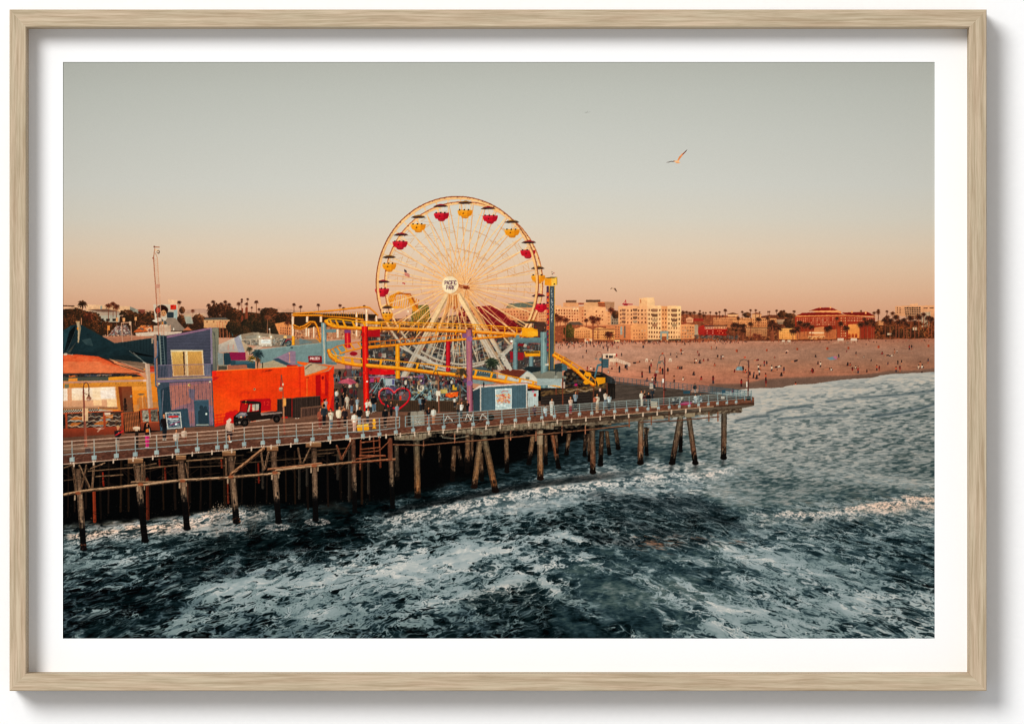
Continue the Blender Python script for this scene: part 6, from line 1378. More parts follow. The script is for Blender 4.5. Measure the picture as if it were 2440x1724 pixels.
mottle([(1190, 735), (1280, 730), (1280, 742), (1190, 745)], ['d8c8b8'], 10, 4, 8); rc(1040, 712, 1110, 735, 'a81c18')

S('utility_truck', 'small black flatbed utility truck with a cab')
pg([(415, 715), (500, 640), (560, 650), (560, 830), (440, 825), (412, 780)], '1d1716'); pg([(585, 655), (760, 655), (765, 745), (640, 775), (560, 740)], '17110f')
pg([(490, 655), (515, 525), (590, 525), (610, 545), (590, 660)], '7a1014'); pg([(500, 645), (525, 545), (605, 545), (585, 655)], 'b0181a', .7); ln([(588, 660), (612, 535)], 12, '17110f')
pg([(510, 518), (560, 508), (760, 522), (768, 545), (765, 665), (740, 660), (740, 560), (520, 535)], '231c1a'); pg([(590, 655), (612, 565), (632, 560), (618, 658)], 'b89c88'); pg([(652, 558), (742, 550), (738, 630), (655, 645)], 'a5a094'); pg([(652, 600), (680, 590), (680, 640), (655, 645)], 'd9a888', .7); ln([(695, 555), (692, 640)], 5, '2a2422')
pg([(585, 655), (765, 640), (765, 745), (630, 775), (600, 740)], '201816'); pg([(445, 700), (500, 655), (580, 660), (595, 700), (530, 720), (440, 745)], '5f626c'); pg([(470, 690), (520, 665), (575, 668), (560, 695)], 'a5949a', .8); ln([(600, 690), (760, 665)], 3, '3a302e')
pg([(762, 665), (900, 642), (1040, 655), (1042, 672), (770, 700)], '8f7a74'); pg([(770, 668), (905, 646), (1025, 656), (880, 668)], '4c2a2a'); pg([(765, 700), (1040, 672), (1035, 720), (960, 720), (900, 745), (760, 750)], '1d1614')
ln([(630, 782), (760, 764), (880, 748)], 10, 'c9b0a0'); ln([(640, 778), (700, 770)], 5, 'd84a2a')
for cx, cy, r in ((558, 793, 48), (968, 745, 45), (450, 800, 32)):
    el(cx, cy, r, r * 1.02, '0e0c0c'); el(cx, cy, r * .52, r * .55, '3a3432'); el(cx, cy, r * .42, r * .44, '16110f'); el(cx, cy, r * .12, r * .12, '8a7a70')
    for t in range(6): ln([(cx, cy), (cx + math.cos(t * 1.05) * r * .45, cy + math.sin(t * 1.05) * r * .47)], 4, '4a423e')
ln([(515, 770), (530, 735), (600, 735), (625, 775)], 14, '2c2523'); ln([(915, 735), (935, 695), (1000, 690), (1020, 725)], 14, '33292a')
el(510, 720, 14, 11, 'f0b080'); el(455, 730, 16, 12, '0f0d0d'); el(570, 545, 9, 7, 'f09030'); el(574, 515, 8, 6, 'f0a040'); el(490, 790, 16, 16, '8a7a74'); rc(425, 725, 470, 745, '100d0d')
# ---------------------------------------------------------------- picture: big wheel, coaster, rides
F(*Q_)
use(FAIR_ID)
pg([(90, 880), (1215, 900), (1215, 1385), (90, 1385)], '332f2e')
clutter([(90, 900), (1215, 900), (1215, 1270), (90, 1270)], ['30343a', '56676d', '7a888e', '3a3c44', '27262a', '6b3b3a', '93999a', '4a4450', '1f1d20', '5d7a84', '8a3030', 'b0a898'], 900, 10, 40, .8)
clutter([(90, 480), (2040, 480), (2040, 880), (90, 1000)], ['6d7a7e', '2a2c2e', '9aa0a0', '8a3a34', '4d6068', 'c2b4a4', '5a4a44', '1c1c1e', 'b8804c'], 420, 20, 60, .75)
clutter([(0, 340), (1300, 340), (1300, 480), (0, 480)], ['c98a58', '6a3a2a', 'e0a878', '3a2620', 'a85a34', '7d4a38', 'd8b08a', '4a4038'], 320, 14, 44, .75)
F(*Q_)
S('ride_kiosk', 'blue grey tent roofs and huts right of the wheel')
pg([(1270, 890), (1340, 855), (1540, 940), (1540, 1010), (1270, 980)], '3f5560'); pg([(1270, 980), (1440, 980), (1560, 1050), (1450, 1090), (1270, 1060)], '6f8288')
pg([(1840, 905), (1900, 870), (2040, 880), (2050, 920), (1940, 950)], '1d2b30'); pg([(2040, 880), (2290, 830), (2290, 940), (2040, 950)], '2a3c42')
S('gable_hut', 'white hut with a brown roof'); pg([(1560, 940), (1680, 900), (1890, 920), (2035, 1000), (2035, 1060), (1780, 1050), (1560, 1000)], 'b8b4ac'); pg([(1560, 935), (1650, 898), (1890, 922), (1780, 1018)], '6a3428'); pg([(1780, 1018), (1890, 928), (2035, 1005), (2035, 1060), (1790, 1050)], 'c3bdb2'); rc(1872, 990, 1916, 1020, '6d6a64'); ln([(1780, 1018), (1890, 924), (2035, 1000)], 9, '86a0a8'); stripes([(1560, 935), (1650, 898), (1890, 922), (1780, 1018)], 16, '572a20', .5, .4)
S('gable_hut', 'grey shingle roofed pale hut'); pg([(1940, 940), (2080, 920), (2290, 930), (2290, 1010), (2000, 1010)], '77746c'); pg([(2000, 1010), (2290, 1010), (2290, 1130), (2040, 1130)], '9fb0b4')

S('swing_ride', 'white and teal spider legged swing rides')
for cx, cy in ((245, 990), (775, 1035)):
    for dx in (-150, -100, 60, 110, 150): ln([(cx, cy), (cx + dx, cy + 180 + 20 * (dx > 80))], 9, '6f939c')
    el(cx, cy, 28, 18, 'b5b0a4')
for pts in ([(560, 1260), (670, 1140), (800, 1260)], [(640, 960), (780, 1040)], [(690, 850), (790, 1040)], [(1020, 990), (1200, 1160)], [(860, 1100), (1020, 1000)], [(770, 1060), (780, 1250)], [(985, 1000), (985, 1110)], [(600, 1250), (760, 1080)]): ln(pts, 11, '5d8894')
pg([(770, 1110), (790, 1110), (805, 1260), (755, 1260)], '74a0aa'); pg([(975, 1040), (990, 1000), (1010, 1110)], '74a0aa'); mottle([(560, 1240), (1100, 1230), (1100, 1262), (560, 1265)], ['7aa0a8', '51727c', '96b0b2', '33444a'], 90, 6, 16)
for cx, cy in ((600, 1175), (760, 1130), (960, 1165), (1070, 1110), (330, 1130)): el(cx, cy, 40, 26, '2f4650'); el(cx, cy - 8, 30, 14, '8aa0a4', .8)
mottle([(560, 1110), (1100, 1090), (1100, 1230), (560, 1230)], ['33444c', '5f7c86', '2a2c30', '93a4a6', '6a3436', 'b58a4c'], 130, 6, 18, .75)
S('ride_car', 'orange ride car'); pg([(965, 1175), (1110, 1158), (1100, 1215), (1010, 1228), (960, 1200)], 'd8551c'); mottle([(975, 1178), (1105, 1165), (1095, 1212), (1015, 1220)], ['e8842c', 'b0381a', 'f0a040'], 26, 5, 12); rc(1040, 1080, 1090, 1140, 'c9a030')
for x in (905, 940): rc(x, 1130, x + 44, 1180, 'c2a85a', .8)
S('ride_panel', 'purple star panel on a swing ride'); pg([(650, 965), (715, 965), (720, 1070), (655, 1075)], '6a4a78'); el(690, 1035, 20, 22, '1d1a20'); el(682, 1030, 14, 16, 'd0c8c0'); rc(280, 1010, 385, 1090, '9aa2ac'); rc(285, 1100, 400, 1180, '5d3c74', .7); rc(355, 1020, 380, 1080, '4a4a90'); ln([(90, 990), (700, 990)], 16, '8a5c78'); rc(430, 1160, 560, 1260, '8a6a74', .5); rc(440, 1205, 460, 1260, 'c93a26')
S('ride_car', 'bright red ride cars under the yellow tube'); pg([(90, 920), (200, 900), (210, 960), (100, 965)], 'a01420'); pg([(215, 900), (290, 885), (380, 900), (390, 960), (220, 970)], 'c9141a'); pg([(240, 910), (300, 890), (300, 930)], 'e83a30', .7); rc(90, 440, 205, 530, 'b01822'); mottle([(150, 1000), (220, 1000), (220, 1050), (140, 1050)], ['c8281c', 'e0542c', '8a1a18'], 20, 6, 14); rc(105, 1005, 150, 1050, '9a3a6a')
S('ride_car', 'dark red ride car behind the portal columns'); pg([(1690, 700), (1855, 715), (1840, 800), (1700, 790)], '8a1c28'); pg([(1690, 600), (1860, 615), (1840, 640), (1700, 640)], '7a1a22')

# the big wheel
S('wheel_leg', 'pale back legs of the wheel'); 
def leg(pts, w, c1, c2, dark): 
    (x0, y0), (x1, y1) = pts; N = 10
    for i in range(N):
        a, b = i / N, (i + 1) / N; yy = y0 + (y1 - y0) * a
        c = mixc(c1, c2, sst(300, 620, yy)); ww = w * (1 + .25 * a)
        pg([(x0 + (x1 - x0) * a - ww / 2, yy), (x0 + (x1 - x0) * a + ww / 2, yy), (x0 + (x1 - x0) * b + ww / 2, y0 + (y1 - y0) * b + 1), (x0 + (x1 - x0) * b - ww / 2, y0 + (y1 - y0) * b + 1)], c)
        pg([(x0 + (x1 - x0) * a + ww * .18, yy), (x0 + (x1 - x0) * a + ww / 2, yy), (x0 + (x1 - x0) * b + ww / 2, y0 + (y1 - y0) * b + 1), (x0 + (x1 - x0) * b + ww * .18, y0 + (y1 - y0) * b + 1)], mixc(c, dark, .55))
leg([(1060, 60), (690, 870)], 46, 'd9995c', 'a3978c', '6a5040'); leg([(1190, 60), (1690, 900)], 52, 'dd9d5e', 'b5a99c', '6a5040')
F(*E_)
Rm = [(1096, 1118, 914, 975), (1168, 1125, 893, 925)]
Hb = [(1040, 1140), (1195, 1160)]
def rimp(k, t, q=1.0):
    cx, cy, rx, ry = Rm[k]; hx_, hy_ = Hb[k]
    return (hx_ + (cx + rx * math.sin(t) - hx_) * q, hy_ + (cy - ry * math.cos(t) - hy_) * q)
def shadeband(y): return sst(1540, 1800, y)
S('wheel_spokes', 'cream spokes of the wheel'); SPK = cur[0]
for k in (1, 0):
    for i in range(20):
        t0 = math.radians(i * 18 + (7 if k == 0 else 3))
        for dt in (-.082, .072):
            P = []
            for j in range(7):
                q = j / 6; a, b = rimp(k, t0 + dt * (.85 + .15 * q), max(q, .06)); P.append((a, b))
            for j in range(6):
                ymid = P[j][1]
                c = mixc('f0b878' if k == 0 else 'e2a266', 'b5a594', shadeband(ymid))
                c = mixc(c, 'f8d29a', .6 * sst(.1, .5, j / 6) * (1 - shadeband(ymid))) if k == 0 else c
                ln([P[j], P[j + 1]], 11 if k == 0 else 8.5, c)
                ln([(P[j][0] + 3, P[j][1] + 3), (P[j + 1][0] + 3, P[j + 1][1] + 3)], 2, '9a5a3a', .28)
        for q in (.42, .66, .85):
            a = rimp(0, t0 - .04, q); b = rimp(1, t0 + .03, q); ln([a, b], 3.5, 'c28a60', .8)
            c_ = rimp(k, t0 - .045, q); d_ = rimp(k, t0 + .045, q); ln([c_, d_], 4, 'c9925f')
            el(c_[0], c_[1], 4, 4, '9a5a3a', .4); el(d_[0], d_[1], 4, 4, '9a5a3a', .4)
for q in (.52, .76):
    for k in (0, 1):
        P = [rimp(k, math.radians(t), q) for t in range(0, 361, 9)]; ln(P, 3, 'd9a878', .55)
for i in range(40):
    t = math.radians(i * 9 + 4); ln([rimp(0, t, .5), rimp(0, t + .14, .98)], 2, 'e8c49c', .35)
S('wheel_rim', 'cream double rim of the wheel'); RIM = cur[0]
for k, w in ((1, 24), (0, 28)):
    cx, cy, rx, ry = Rm[k]
    P = [(cx + rx * math.sin(math.radians(t)), cy - ry * math.cos(math.radians(t))) for t in range(0, 361, 4)]
    for a, b in zip(P[:-1], P[1:]):
        sb = shadeband(a[1]); t_ = math.atan2(a[0] - cx, cy - a[1])
        ln([a, b], w, mixc('a8603c' if k else '8a4a30', '6d5a50', sb)); s = .990
        a2 = (cx + (a[0] - cx) * s, cy + (a[1] - cy) * s); b2 = (cx + (b[0] - cx) * s, cy + (b[1] - cy) * s)
        ln([a2, b2], w * .86, mixc('f2be80', 'b0a294', sb)); s = .976
        a3 = (cx + (a[0] - cx) * s, cy + (a[1] - cy) * s); b3 = (cx + (b[0] - cx) * s, cy + (b[1] - cy) * s)
        ln([a3, b3], w * .12, mixc('c98a5c', '7a6a60', sb), .7)
    for t in range(0, 360, 9):
        a = (cx + rx * math.sin(math.radians(t)), cy - ry * math.cos(math.radians(t))); el(a[0], a[1], 5, 5, '5d1f1a')
for i in range(40):
    t = math.radians(i * 9 + 2); a = (Rm[0][0] + Rm[0][2] * .98 * math.sin(t), Rm[0][1] - Rm[0][3] * .98 * math.cos(t)); b = (Rm[1][0] + Rm[1][2] * .98 * math.sin(t), Rm[1][1] - Rm[1][3] * .98 * math.cos(t))
    if a[1] < 1700: ln([a, b], 4, 'e0b080', .8)
def gondola(cx, cy, bx, by, kind, w=86):
    S('gondola', 'red gondola of the wheel' if kind == 'r' else 'yellow gondola of the wheel')
    A, B, C = ('b8182c', '8a1022', 'd03a48') if kind == 'r' else ('e8981c', 'c07414', 'f4b850')
    for dx in (-.32, .1, .34): ln([(cx + dx * w, cy), (bx + dx * w, by - 44)], 4, 'e6c9a4')
    ln([(cx, cy + 4), (bx, by - 40)], 6, 'd9b088')
    pg([(cx - w, cy + 10), (cx - w * .55, cy - 10), (cx + w * .1, cy - 22), (cx + w * .7, cy - 8), (cx + w, cy + 8), (cx + w * .5, cy + 15), (cx - w * .5, cy + 16)], '3c2a2a')
    pg([(cx - w * .8, cy - 2), (cx + w * .1, cy - 22), (cx + w * .85, cy), (cx + w * .1, cy - 8)], A if kind == 'r' else 'a8701c', .75)
    pg([(bx - w, by - 42), (bx - w * .5, by - 50), (bx + w, by - 46), (bx + w * .97, by - 18), (bx + w * .80, by + 16), (bx + w * .5, by + 24), (bx - w * .5, by + 24), (bx - w * .80, by + 14), (bx - w * .96, by - 16)], A)
    pg([(bx - w, by - 42), (bx + w, by - 46), (bx + w * .96, by - 30), (bx - w * .96, by - 26)], C, .6)
    pg([(bx + w * .3, by - 46), (bx + w, by - 46), (bx + w * .97, by - 18), (bx + w * .8, by + 16), (bx + w * .3, by + 24)], B, .5)
    pg([(bx - w * .5, by + 22), (bx + w * .5, by + 22), (bx + w * .42, by + 42), (bx + w * .2, by + 48), (bx - w * .2, by + 47), (bx - w * .42, by + 40)], B)
    pg([(bx - w * .4, by + 28), (bx + w * .4, by + 28), (bx + w * .36, by + 36), (bx - w * .36, by + 35)], C, .6)
    for dx in (-.7, -.1, .45): rc(bx + dx * w - 8, by - 56, bx + dx * w + 9, by - 42, '2a1a1a')
    pg([(bx - w * .36, by - 4), (bx - w * .22, by - 20), (bx - w * .1, by - 4)], '4a2414')
for g in ((652, 365, 652, 495, 'y'), (905, 240, 915, 368, 'r'), (1185, 203, 1183, 335, 'y'), (1447, 265, 1470, 397, 'r'), (1715, 420, 1718, 555, 'y'), (455, 565, 445, 690, 'r'), (1908, 652, 1898, 790, 'r'), (322, 820, 322, 942, 'y'), (2010, 945, 2015, 1076, 'y'), (250, 1100, 240, 1227, 'r'), (2020, 1258, 2045, 1402, 'r')):
    gondola(*g, w=86 if g[1] < 700 else 80)
gondola(1940, 1560, 1930, 1690, 'y', 78); gondola(300, 1390, 300, 1505, 'y', 62)
# near rim passes in front of the side gondolas
use(RIM)
cx, cy, rx, ry = Rm[0]
for lo, hi in ((255, 292), (66, 108)):
    P = [(cx + rx * math.sin(math.radians(t)), cy - ry * math.cos(math.radians(t))) for t in range(lo, hi, 4)]
    ln(P, 26, '8a4a30'); ln([(cx + (a - cx) * .990, cy + (b - cy) * .990) for a, b in P], 24, 'f0b878')
S('flag', 'striped flag on a pole behind the wheel'); pg([(490, 958), (530, 990), (555, 1025), (552, 1052), (498, 1030)], 'd9b09a'); pg([(490, 958), (520, 978), (522, 1000), (495, 990)], '3a2c3e')
for o in (0, 14, 26): ln([(498, 1000 + o), (552, 1022 + o)], 6, 'a83a34')
pg([(470, 1110), (505, 1122), (500, 1132), (470, 1120)], 'b0303a')
F(*Q_)
S('wheel_leg', 'pale front legs of the wheel')
leg([(985, 45), (490, 990)], 64, 'eec794', 'b5a79a', '8a6a50'); leg([(1105, 40), (1600, 910)], 70, 'f2cb96', 'b8a99c', '8a6a50')
for x0, y0, x1, y1 in ((800, 380, 520, 900), (1290, 380, 1590, 900)): ln([(x0, y0), (x1, y1)], 5, '7d6a5c', .7)
for pts, w in (([(430, 640), (720, 800)], 18), ([(640, 740), (1000, 910)], 22), ([(1290, 690), (1410, 640)], 9), ([(1280, 870), (1440, 830)], 14), ([(1600, 760), (1720, 650)], 28), ([(1610, 740), (1700, 900)], 40), ([(800, 650), (1100, 720)], 8), ([(1040, 715), (1200, 712)], 7), ([(740, 870), (970, 920)], 20)): ln(pts, w, 'b5aaa0')
for x, x2 in ((1040, 1035), (1095, 1110), (1150, 1170), (1290, 1380), (980, 900), (930, 840), (1345, 1440), (870, 740)): ln([(x, 540), (x2, 880)], 7, 'b0a498', .85)
mottle([(1560, 720), (1640, 760), (1640, 830), (1570, 800)], ['d8d0c4', '8a8076', '5d564e'], 30, 6, 14)
F(*E_)
S('wheel_hub', 'red brown hub spindle'); ln([(1060, 1140), (1215, 1170)], 46, '7a3420'); ln([(1110, 1130), (1200, 1150)], 10, 'c97a48')
for k in range(34):
    t = rng.uniform(0, 6.28); a, b = 1190 + 30 * math.cos(t), 1160 + 40 * math.sin(t); ln([(a, b), (a + 70 * math.cos(t), b + 80 * math.sin(t))], 6, rng.choice(['c98550', 'e6b07a', '8a4a2c', 'f0cc98']), .8)
for k in range(20):
    t = rng.uniform(.3, 2.9); a, b = 1050 + 60 * math.cos(t), 1200 + 60 * math.sin(t); ln([(a, b), (a + 20 * math.cos(t), b + 150)], 7, rng.choice(['d9924c', 'e8b27a', 'a8602c']), .8)
S('wheel_sign', 'round cream sign reading PACIFIC PARK at the wheel hub')
el(1015, 1137, 98, 104, 'c98e5c'); el(1013, 1137, 95, 101, 'efd0a4'); el(1020, 1140, 86, 92, 'f2d8b0')
text('PACIFIC', 955, 1092, 17, 42, 5.5, 6.5, '5a3a4c'); text('PARK', 974, 1148, 17, 40, 6, 6.5, '5a3a4c')

# coaster: posts first, then tracks
F(*C_)
for x0, x1, y0, y1 in ((1345, 1382, 500, 580), (1522, 1558, 480, 580), (1985, 2016, 450, 760), (2112, 2146, 415, 640), (2240, 2271, 500, 640), (1338, 1366, 640, 760), (1370, 1395, 660, 760), (1436, 1460, 640, 780), (1740, 1775, 670, 780)):
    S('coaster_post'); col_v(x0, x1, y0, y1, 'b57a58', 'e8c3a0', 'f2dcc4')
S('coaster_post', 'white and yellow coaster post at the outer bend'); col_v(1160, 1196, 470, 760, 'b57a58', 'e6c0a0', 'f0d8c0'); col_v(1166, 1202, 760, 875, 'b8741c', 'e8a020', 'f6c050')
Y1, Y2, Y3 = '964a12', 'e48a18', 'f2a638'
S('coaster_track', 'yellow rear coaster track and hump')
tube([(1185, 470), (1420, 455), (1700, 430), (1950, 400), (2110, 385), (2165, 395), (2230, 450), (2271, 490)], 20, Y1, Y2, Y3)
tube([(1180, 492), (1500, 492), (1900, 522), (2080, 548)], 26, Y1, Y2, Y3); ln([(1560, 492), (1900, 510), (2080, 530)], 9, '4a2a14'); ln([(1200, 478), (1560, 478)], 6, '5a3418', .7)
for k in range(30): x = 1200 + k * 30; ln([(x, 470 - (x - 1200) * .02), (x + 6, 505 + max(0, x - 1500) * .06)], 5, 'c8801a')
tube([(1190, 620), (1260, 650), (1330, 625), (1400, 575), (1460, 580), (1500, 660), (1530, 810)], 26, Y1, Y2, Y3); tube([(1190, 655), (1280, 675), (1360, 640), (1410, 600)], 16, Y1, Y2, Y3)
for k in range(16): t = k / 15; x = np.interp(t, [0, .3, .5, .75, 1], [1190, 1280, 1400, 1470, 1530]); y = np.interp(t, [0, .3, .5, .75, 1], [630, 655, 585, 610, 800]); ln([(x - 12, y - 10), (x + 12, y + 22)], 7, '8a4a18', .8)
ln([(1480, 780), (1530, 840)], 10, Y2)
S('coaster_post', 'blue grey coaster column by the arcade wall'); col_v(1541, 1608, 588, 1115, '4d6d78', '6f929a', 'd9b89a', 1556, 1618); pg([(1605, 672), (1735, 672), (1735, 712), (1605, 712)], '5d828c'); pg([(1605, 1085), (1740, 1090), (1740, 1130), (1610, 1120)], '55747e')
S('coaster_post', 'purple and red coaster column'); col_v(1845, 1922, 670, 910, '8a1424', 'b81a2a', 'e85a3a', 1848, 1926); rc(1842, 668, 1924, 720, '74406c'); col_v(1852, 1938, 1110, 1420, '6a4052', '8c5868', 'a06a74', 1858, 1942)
el(1960, 985, 50, 26, '8a1424')
S('coaster_track', 'yellow main coaster loop')
F(*Q_)
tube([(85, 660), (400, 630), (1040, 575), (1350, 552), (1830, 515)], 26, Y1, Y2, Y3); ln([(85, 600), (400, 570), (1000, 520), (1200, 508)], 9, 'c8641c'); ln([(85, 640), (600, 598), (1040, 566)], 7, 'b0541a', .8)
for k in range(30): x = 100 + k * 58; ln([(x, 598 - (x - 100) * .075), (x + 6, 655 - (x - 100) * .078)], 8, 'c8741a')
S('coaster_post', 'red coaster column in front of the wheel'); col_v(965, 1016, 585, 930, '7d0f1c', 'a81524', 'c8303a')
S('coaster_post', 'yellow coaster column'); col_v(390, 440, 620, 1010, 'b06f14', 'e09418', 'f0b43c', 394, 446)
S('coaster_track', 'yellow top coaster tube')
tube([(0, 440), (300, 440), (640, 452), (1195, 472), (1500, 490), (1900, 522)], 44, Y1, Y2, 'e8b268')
for o, w in ((0, 12), (26, 8)): ln([(0, 362 + o), (500, 372 + o), (1080, 388 + o), (1500, 410 + o), (1960, 445 + o * .8)], w, 'f0a01c' if o == 0 else 'd88a18')
for k in range(26): x = 30 + k * 42; ln([(x, 366 + x * .024), (x + 22, 392 + x * .024)], 4, 'd08018')
for x in (235, 440, 655, 870, 1090, 1300, 1480, 1635, 1770, 1860): y = 372 + x * .036; ln([(x, y), (x + 2, y + 40), (x - 18, y + 95)], 14, 'e0921a')
pg([(1830, 440), (1950, 428), (2010, 470), (2010, 530), (1900, 540), (1830, 520)], 'e8a01c'); pg([(1890, 470), (2010, 470), (2010, 520), (1900, 530)], 'f0b030', .7)
F(*C_)
tube([(1600, 570), (1640, 610), (1720, 640), (1900, 655), (2080, 660), (2300, 672)], 48, Y1, Y2, 'f4b840'); ln([(1600, 570), (1640, 538), (1760, 540), (2000, 572), (2300, 595)], 16, 'f0a41c'); ln([(1620, 560), (1800, 575), (2100, 612), (2300, 625)], 7, 'b89888')
for x in (1665, 1740, 1830, 1950, 2090): pg([(x - 20, 545 + (x - 1665) * .06), (x + 4, 550 + (x - 1665) * .06), (x + 50, 650), (x + 10, 640)], 'e69a18'); 
ln([(1690, 590), (1750, 630)], 14, 'c8801a'); el(1612, 566, 22, 20, 'f0a820')
S('coaster_track', 'yellow lower coaster bend')
tube([(2300, 820), (2000, 840), (1850, 865), (1740, 895), (1660, 940)], 12, '8a3a18', 'c8621c', 'e8a030'); tube([(2300, 880), (2100, 905), (1900, 950), (1780, 985)], 20, Y1, Y2, Y3)
for x, y in ((1690, 930), (1750, 905), (1830, 880), (1920, 860), (2020, 850)): ln([(x, y), (x + 45, y + 60)], 18, 'd88c18')
tube([(1640, 950), (1665, 1020), (1740, 1075), (1850, 1105), (2000, 1130), (2300, 1150)], 50, Y1, Y2, 'f4b840'); tube([(1650, 960), (1690, 1000), (1800, 1030), (2000, 1048), (2300, 1065)], 16, Y1, 'f0a41c', Y3)
for x, y in ((1740, 1030), (1830, 1050), (1950, 1065), (2090, 1070)): pg([(x - 26, y - 20), (x, y - 20), (x + 26, y + 60), (x - 20, y + 60)], 'e69a18')
for k in range(30): el(1700 + k * 20, 992 + k * 2.9 + 5 * math.sin(k), 4, 4, 'f4dcc0')
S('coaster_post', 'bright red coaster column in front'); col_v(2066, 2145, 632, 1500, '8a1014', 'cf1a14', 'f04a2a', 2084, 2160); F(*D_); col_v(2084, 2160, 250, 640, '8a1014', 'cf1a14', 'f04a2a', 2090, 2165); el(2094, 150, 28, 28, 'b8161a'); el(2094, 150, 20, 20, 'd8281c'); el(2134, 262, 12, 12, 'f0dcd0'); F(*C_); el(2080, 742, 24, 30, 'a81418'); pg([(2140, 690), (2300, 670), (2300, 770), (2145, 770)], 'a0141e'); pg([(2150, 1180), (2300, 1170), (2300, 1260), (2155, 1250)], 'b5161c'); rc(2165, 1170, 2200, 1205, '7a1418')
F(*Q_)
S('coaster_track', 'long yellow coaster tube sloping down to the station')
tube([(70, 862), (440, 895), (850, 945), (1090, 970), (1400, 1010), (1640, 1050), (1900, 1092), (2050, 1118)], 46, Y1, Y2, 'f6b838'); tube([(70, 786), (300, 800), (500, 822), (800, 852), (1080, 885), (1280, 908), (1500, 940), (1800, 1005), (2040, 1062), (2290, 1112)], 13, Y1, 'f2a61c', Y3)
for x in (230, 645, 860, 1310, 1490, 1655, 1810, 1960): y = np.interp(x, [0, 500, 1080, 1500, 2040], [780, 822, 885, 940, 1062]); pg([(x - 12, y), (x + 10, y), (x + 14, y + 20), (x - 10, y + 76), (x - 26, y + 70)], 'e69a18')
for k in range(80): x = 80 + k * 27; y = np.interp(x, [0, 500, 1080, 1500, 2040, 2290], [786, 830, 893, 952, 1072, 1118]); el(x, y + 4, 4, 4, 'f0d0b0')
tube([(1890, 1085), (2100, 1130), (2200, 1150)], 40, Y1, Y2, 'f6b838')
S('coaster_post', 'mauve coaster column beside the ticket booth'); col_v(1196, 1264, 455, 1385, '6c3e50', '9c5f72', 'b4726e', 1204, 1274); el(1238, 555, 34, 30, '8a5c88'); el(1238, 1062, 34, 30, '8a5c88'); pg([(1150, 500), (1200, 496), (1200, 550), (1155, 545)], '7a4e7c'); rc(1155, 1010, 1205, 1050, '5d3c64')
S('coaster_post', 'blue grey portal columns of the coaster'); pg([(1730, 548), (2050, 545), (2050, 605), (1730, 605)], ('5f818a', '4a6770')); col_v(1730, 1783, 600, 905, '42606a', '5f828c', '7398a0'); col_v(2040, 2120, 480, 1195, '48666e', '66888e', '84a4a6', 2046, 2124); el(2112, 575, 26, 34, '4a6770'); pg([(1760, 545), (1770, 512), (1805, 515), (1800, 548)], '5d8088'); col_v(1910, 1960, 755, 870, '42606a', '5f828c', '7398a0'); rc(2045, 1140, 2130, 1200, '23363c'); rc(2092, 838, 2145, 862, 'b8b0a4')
el(1713, 585, 26, 26, 'ffe9c0', .5, soft=4); el(1713, 585, 13, 13, 'fff8e6')
S('coaster_train', 'yellow coaster train seats'); pg([(1855, 705), (2040, 695), (2040, 755), (1870, 760)], 'e09a1c'); rc(1870, 705, 2030, 722, '4a3820'); 
S('drop_tower', 'tall dark drop tower with red letters and a yellow head')
pg([(2112, 0), (2203, 0), (2200, 905), (2140, 905), (2118, 700)], '36404c'); pg([(2110, -40), (2138, -40), (2142, 700), (2118, 640)], '4a3048'); pg([(2145, -40), (2203, -40), (2200, 905), (2160, 905)], ('454e58', '3c5260')); ln([(2141, -40), (2141, 910)], 7, 'e0a02c'); ln([(2202, -40), (2196, 900)], 6, 'd89a2c')
for i, ch in enumerate('PACIFIC'): 
    rc(2111, 34 + i * 63 - 4, 2139, 34 + i * 63 + 44, 'a82030'); text(ch, 2116, 40 + i * 63, 16, 32, 0, 6, 'e8a03c')
for k in range(40): el(2172 + rng.uniform(-8, 8), rng.uniform(-20, 380), 3, 6, 'd8d8d8', .8)
for i, ch in enumerate('PARK'): text(ch, 2118, 490 + i * 60, 13, 30, 0, 5, 'b02c34')
F(*E_)
pg([(2088, 1060), (2165, 1048), (2232, 1052), (2230, 1138), (2165, 1152), (2090, 1140)], 'e09620'); pg([(2165, 1048), (2232, 1052), (2230, 1138), (2165, 1152)], 'eebb4c'); pg([(2088, 1060), (2165, 1048), (2232, 1050), (2200, 1060)], '3a3430'); ln([(2168, 970), (2170, 1048)], 4, 'c9a890'); mottle([(2170, 990), (2200, 990), (2200, 1020), (2170, 1020)], ['2a1a1a', 'd0b09a', '8a3a30'], 9, 4, 8); ln([(2228, 1060), (2230, 1136)], 6, '6a4a24'); el(2198, 1130, 9, 8, '2a1a10')
ln([(2130, 950), (2145, 940), (2165, 955)], 3, 'e0d0c0')
F(*G_)
S('ride_shed', 'dark timber enclosure at the foot of the coaster')
pg([(300, 1090), (340, 1040), (740, 1080), (870, 1150), (888, 1190), (885, 1380), (560, 1430), (40, 1450), (40, 1260), (300, 1260)], '2a2220'); pg([(40, 1300), (640, 1235), (790, 1200), (888, 1190), (885, 1250), (640, 1290), (40, 1350)], '5d4630'); mottle([(40, 1300), (640, 1235), (888, 1190), (885, 1250), (640, 1300), (40, 1360)], ['6f5538', '3c2c20', '84683f', '2c211a'], 150, 6, 16, .7)
mottle([(310, 1100), (740, 1090), (740, 1230), (310, 1250)], ['16110f', '4a3a2c', '30404a', '5d4436', '0f0c0c', '6a5a48'], 200, 8, 26, .8)
rc(118, 1130, 330, 1155, '8a8a84'); pg([(0, 1110), (120, 1070), (330, 1130), (330, 1150), (120, 1160), (0, 1150)], '76746c'); pg([(0, 1150), (270, 1155), (270, 1230), (0, 1230)], '93a4a8'); rc(268, 1190, 318, 1262, 'b09a90')
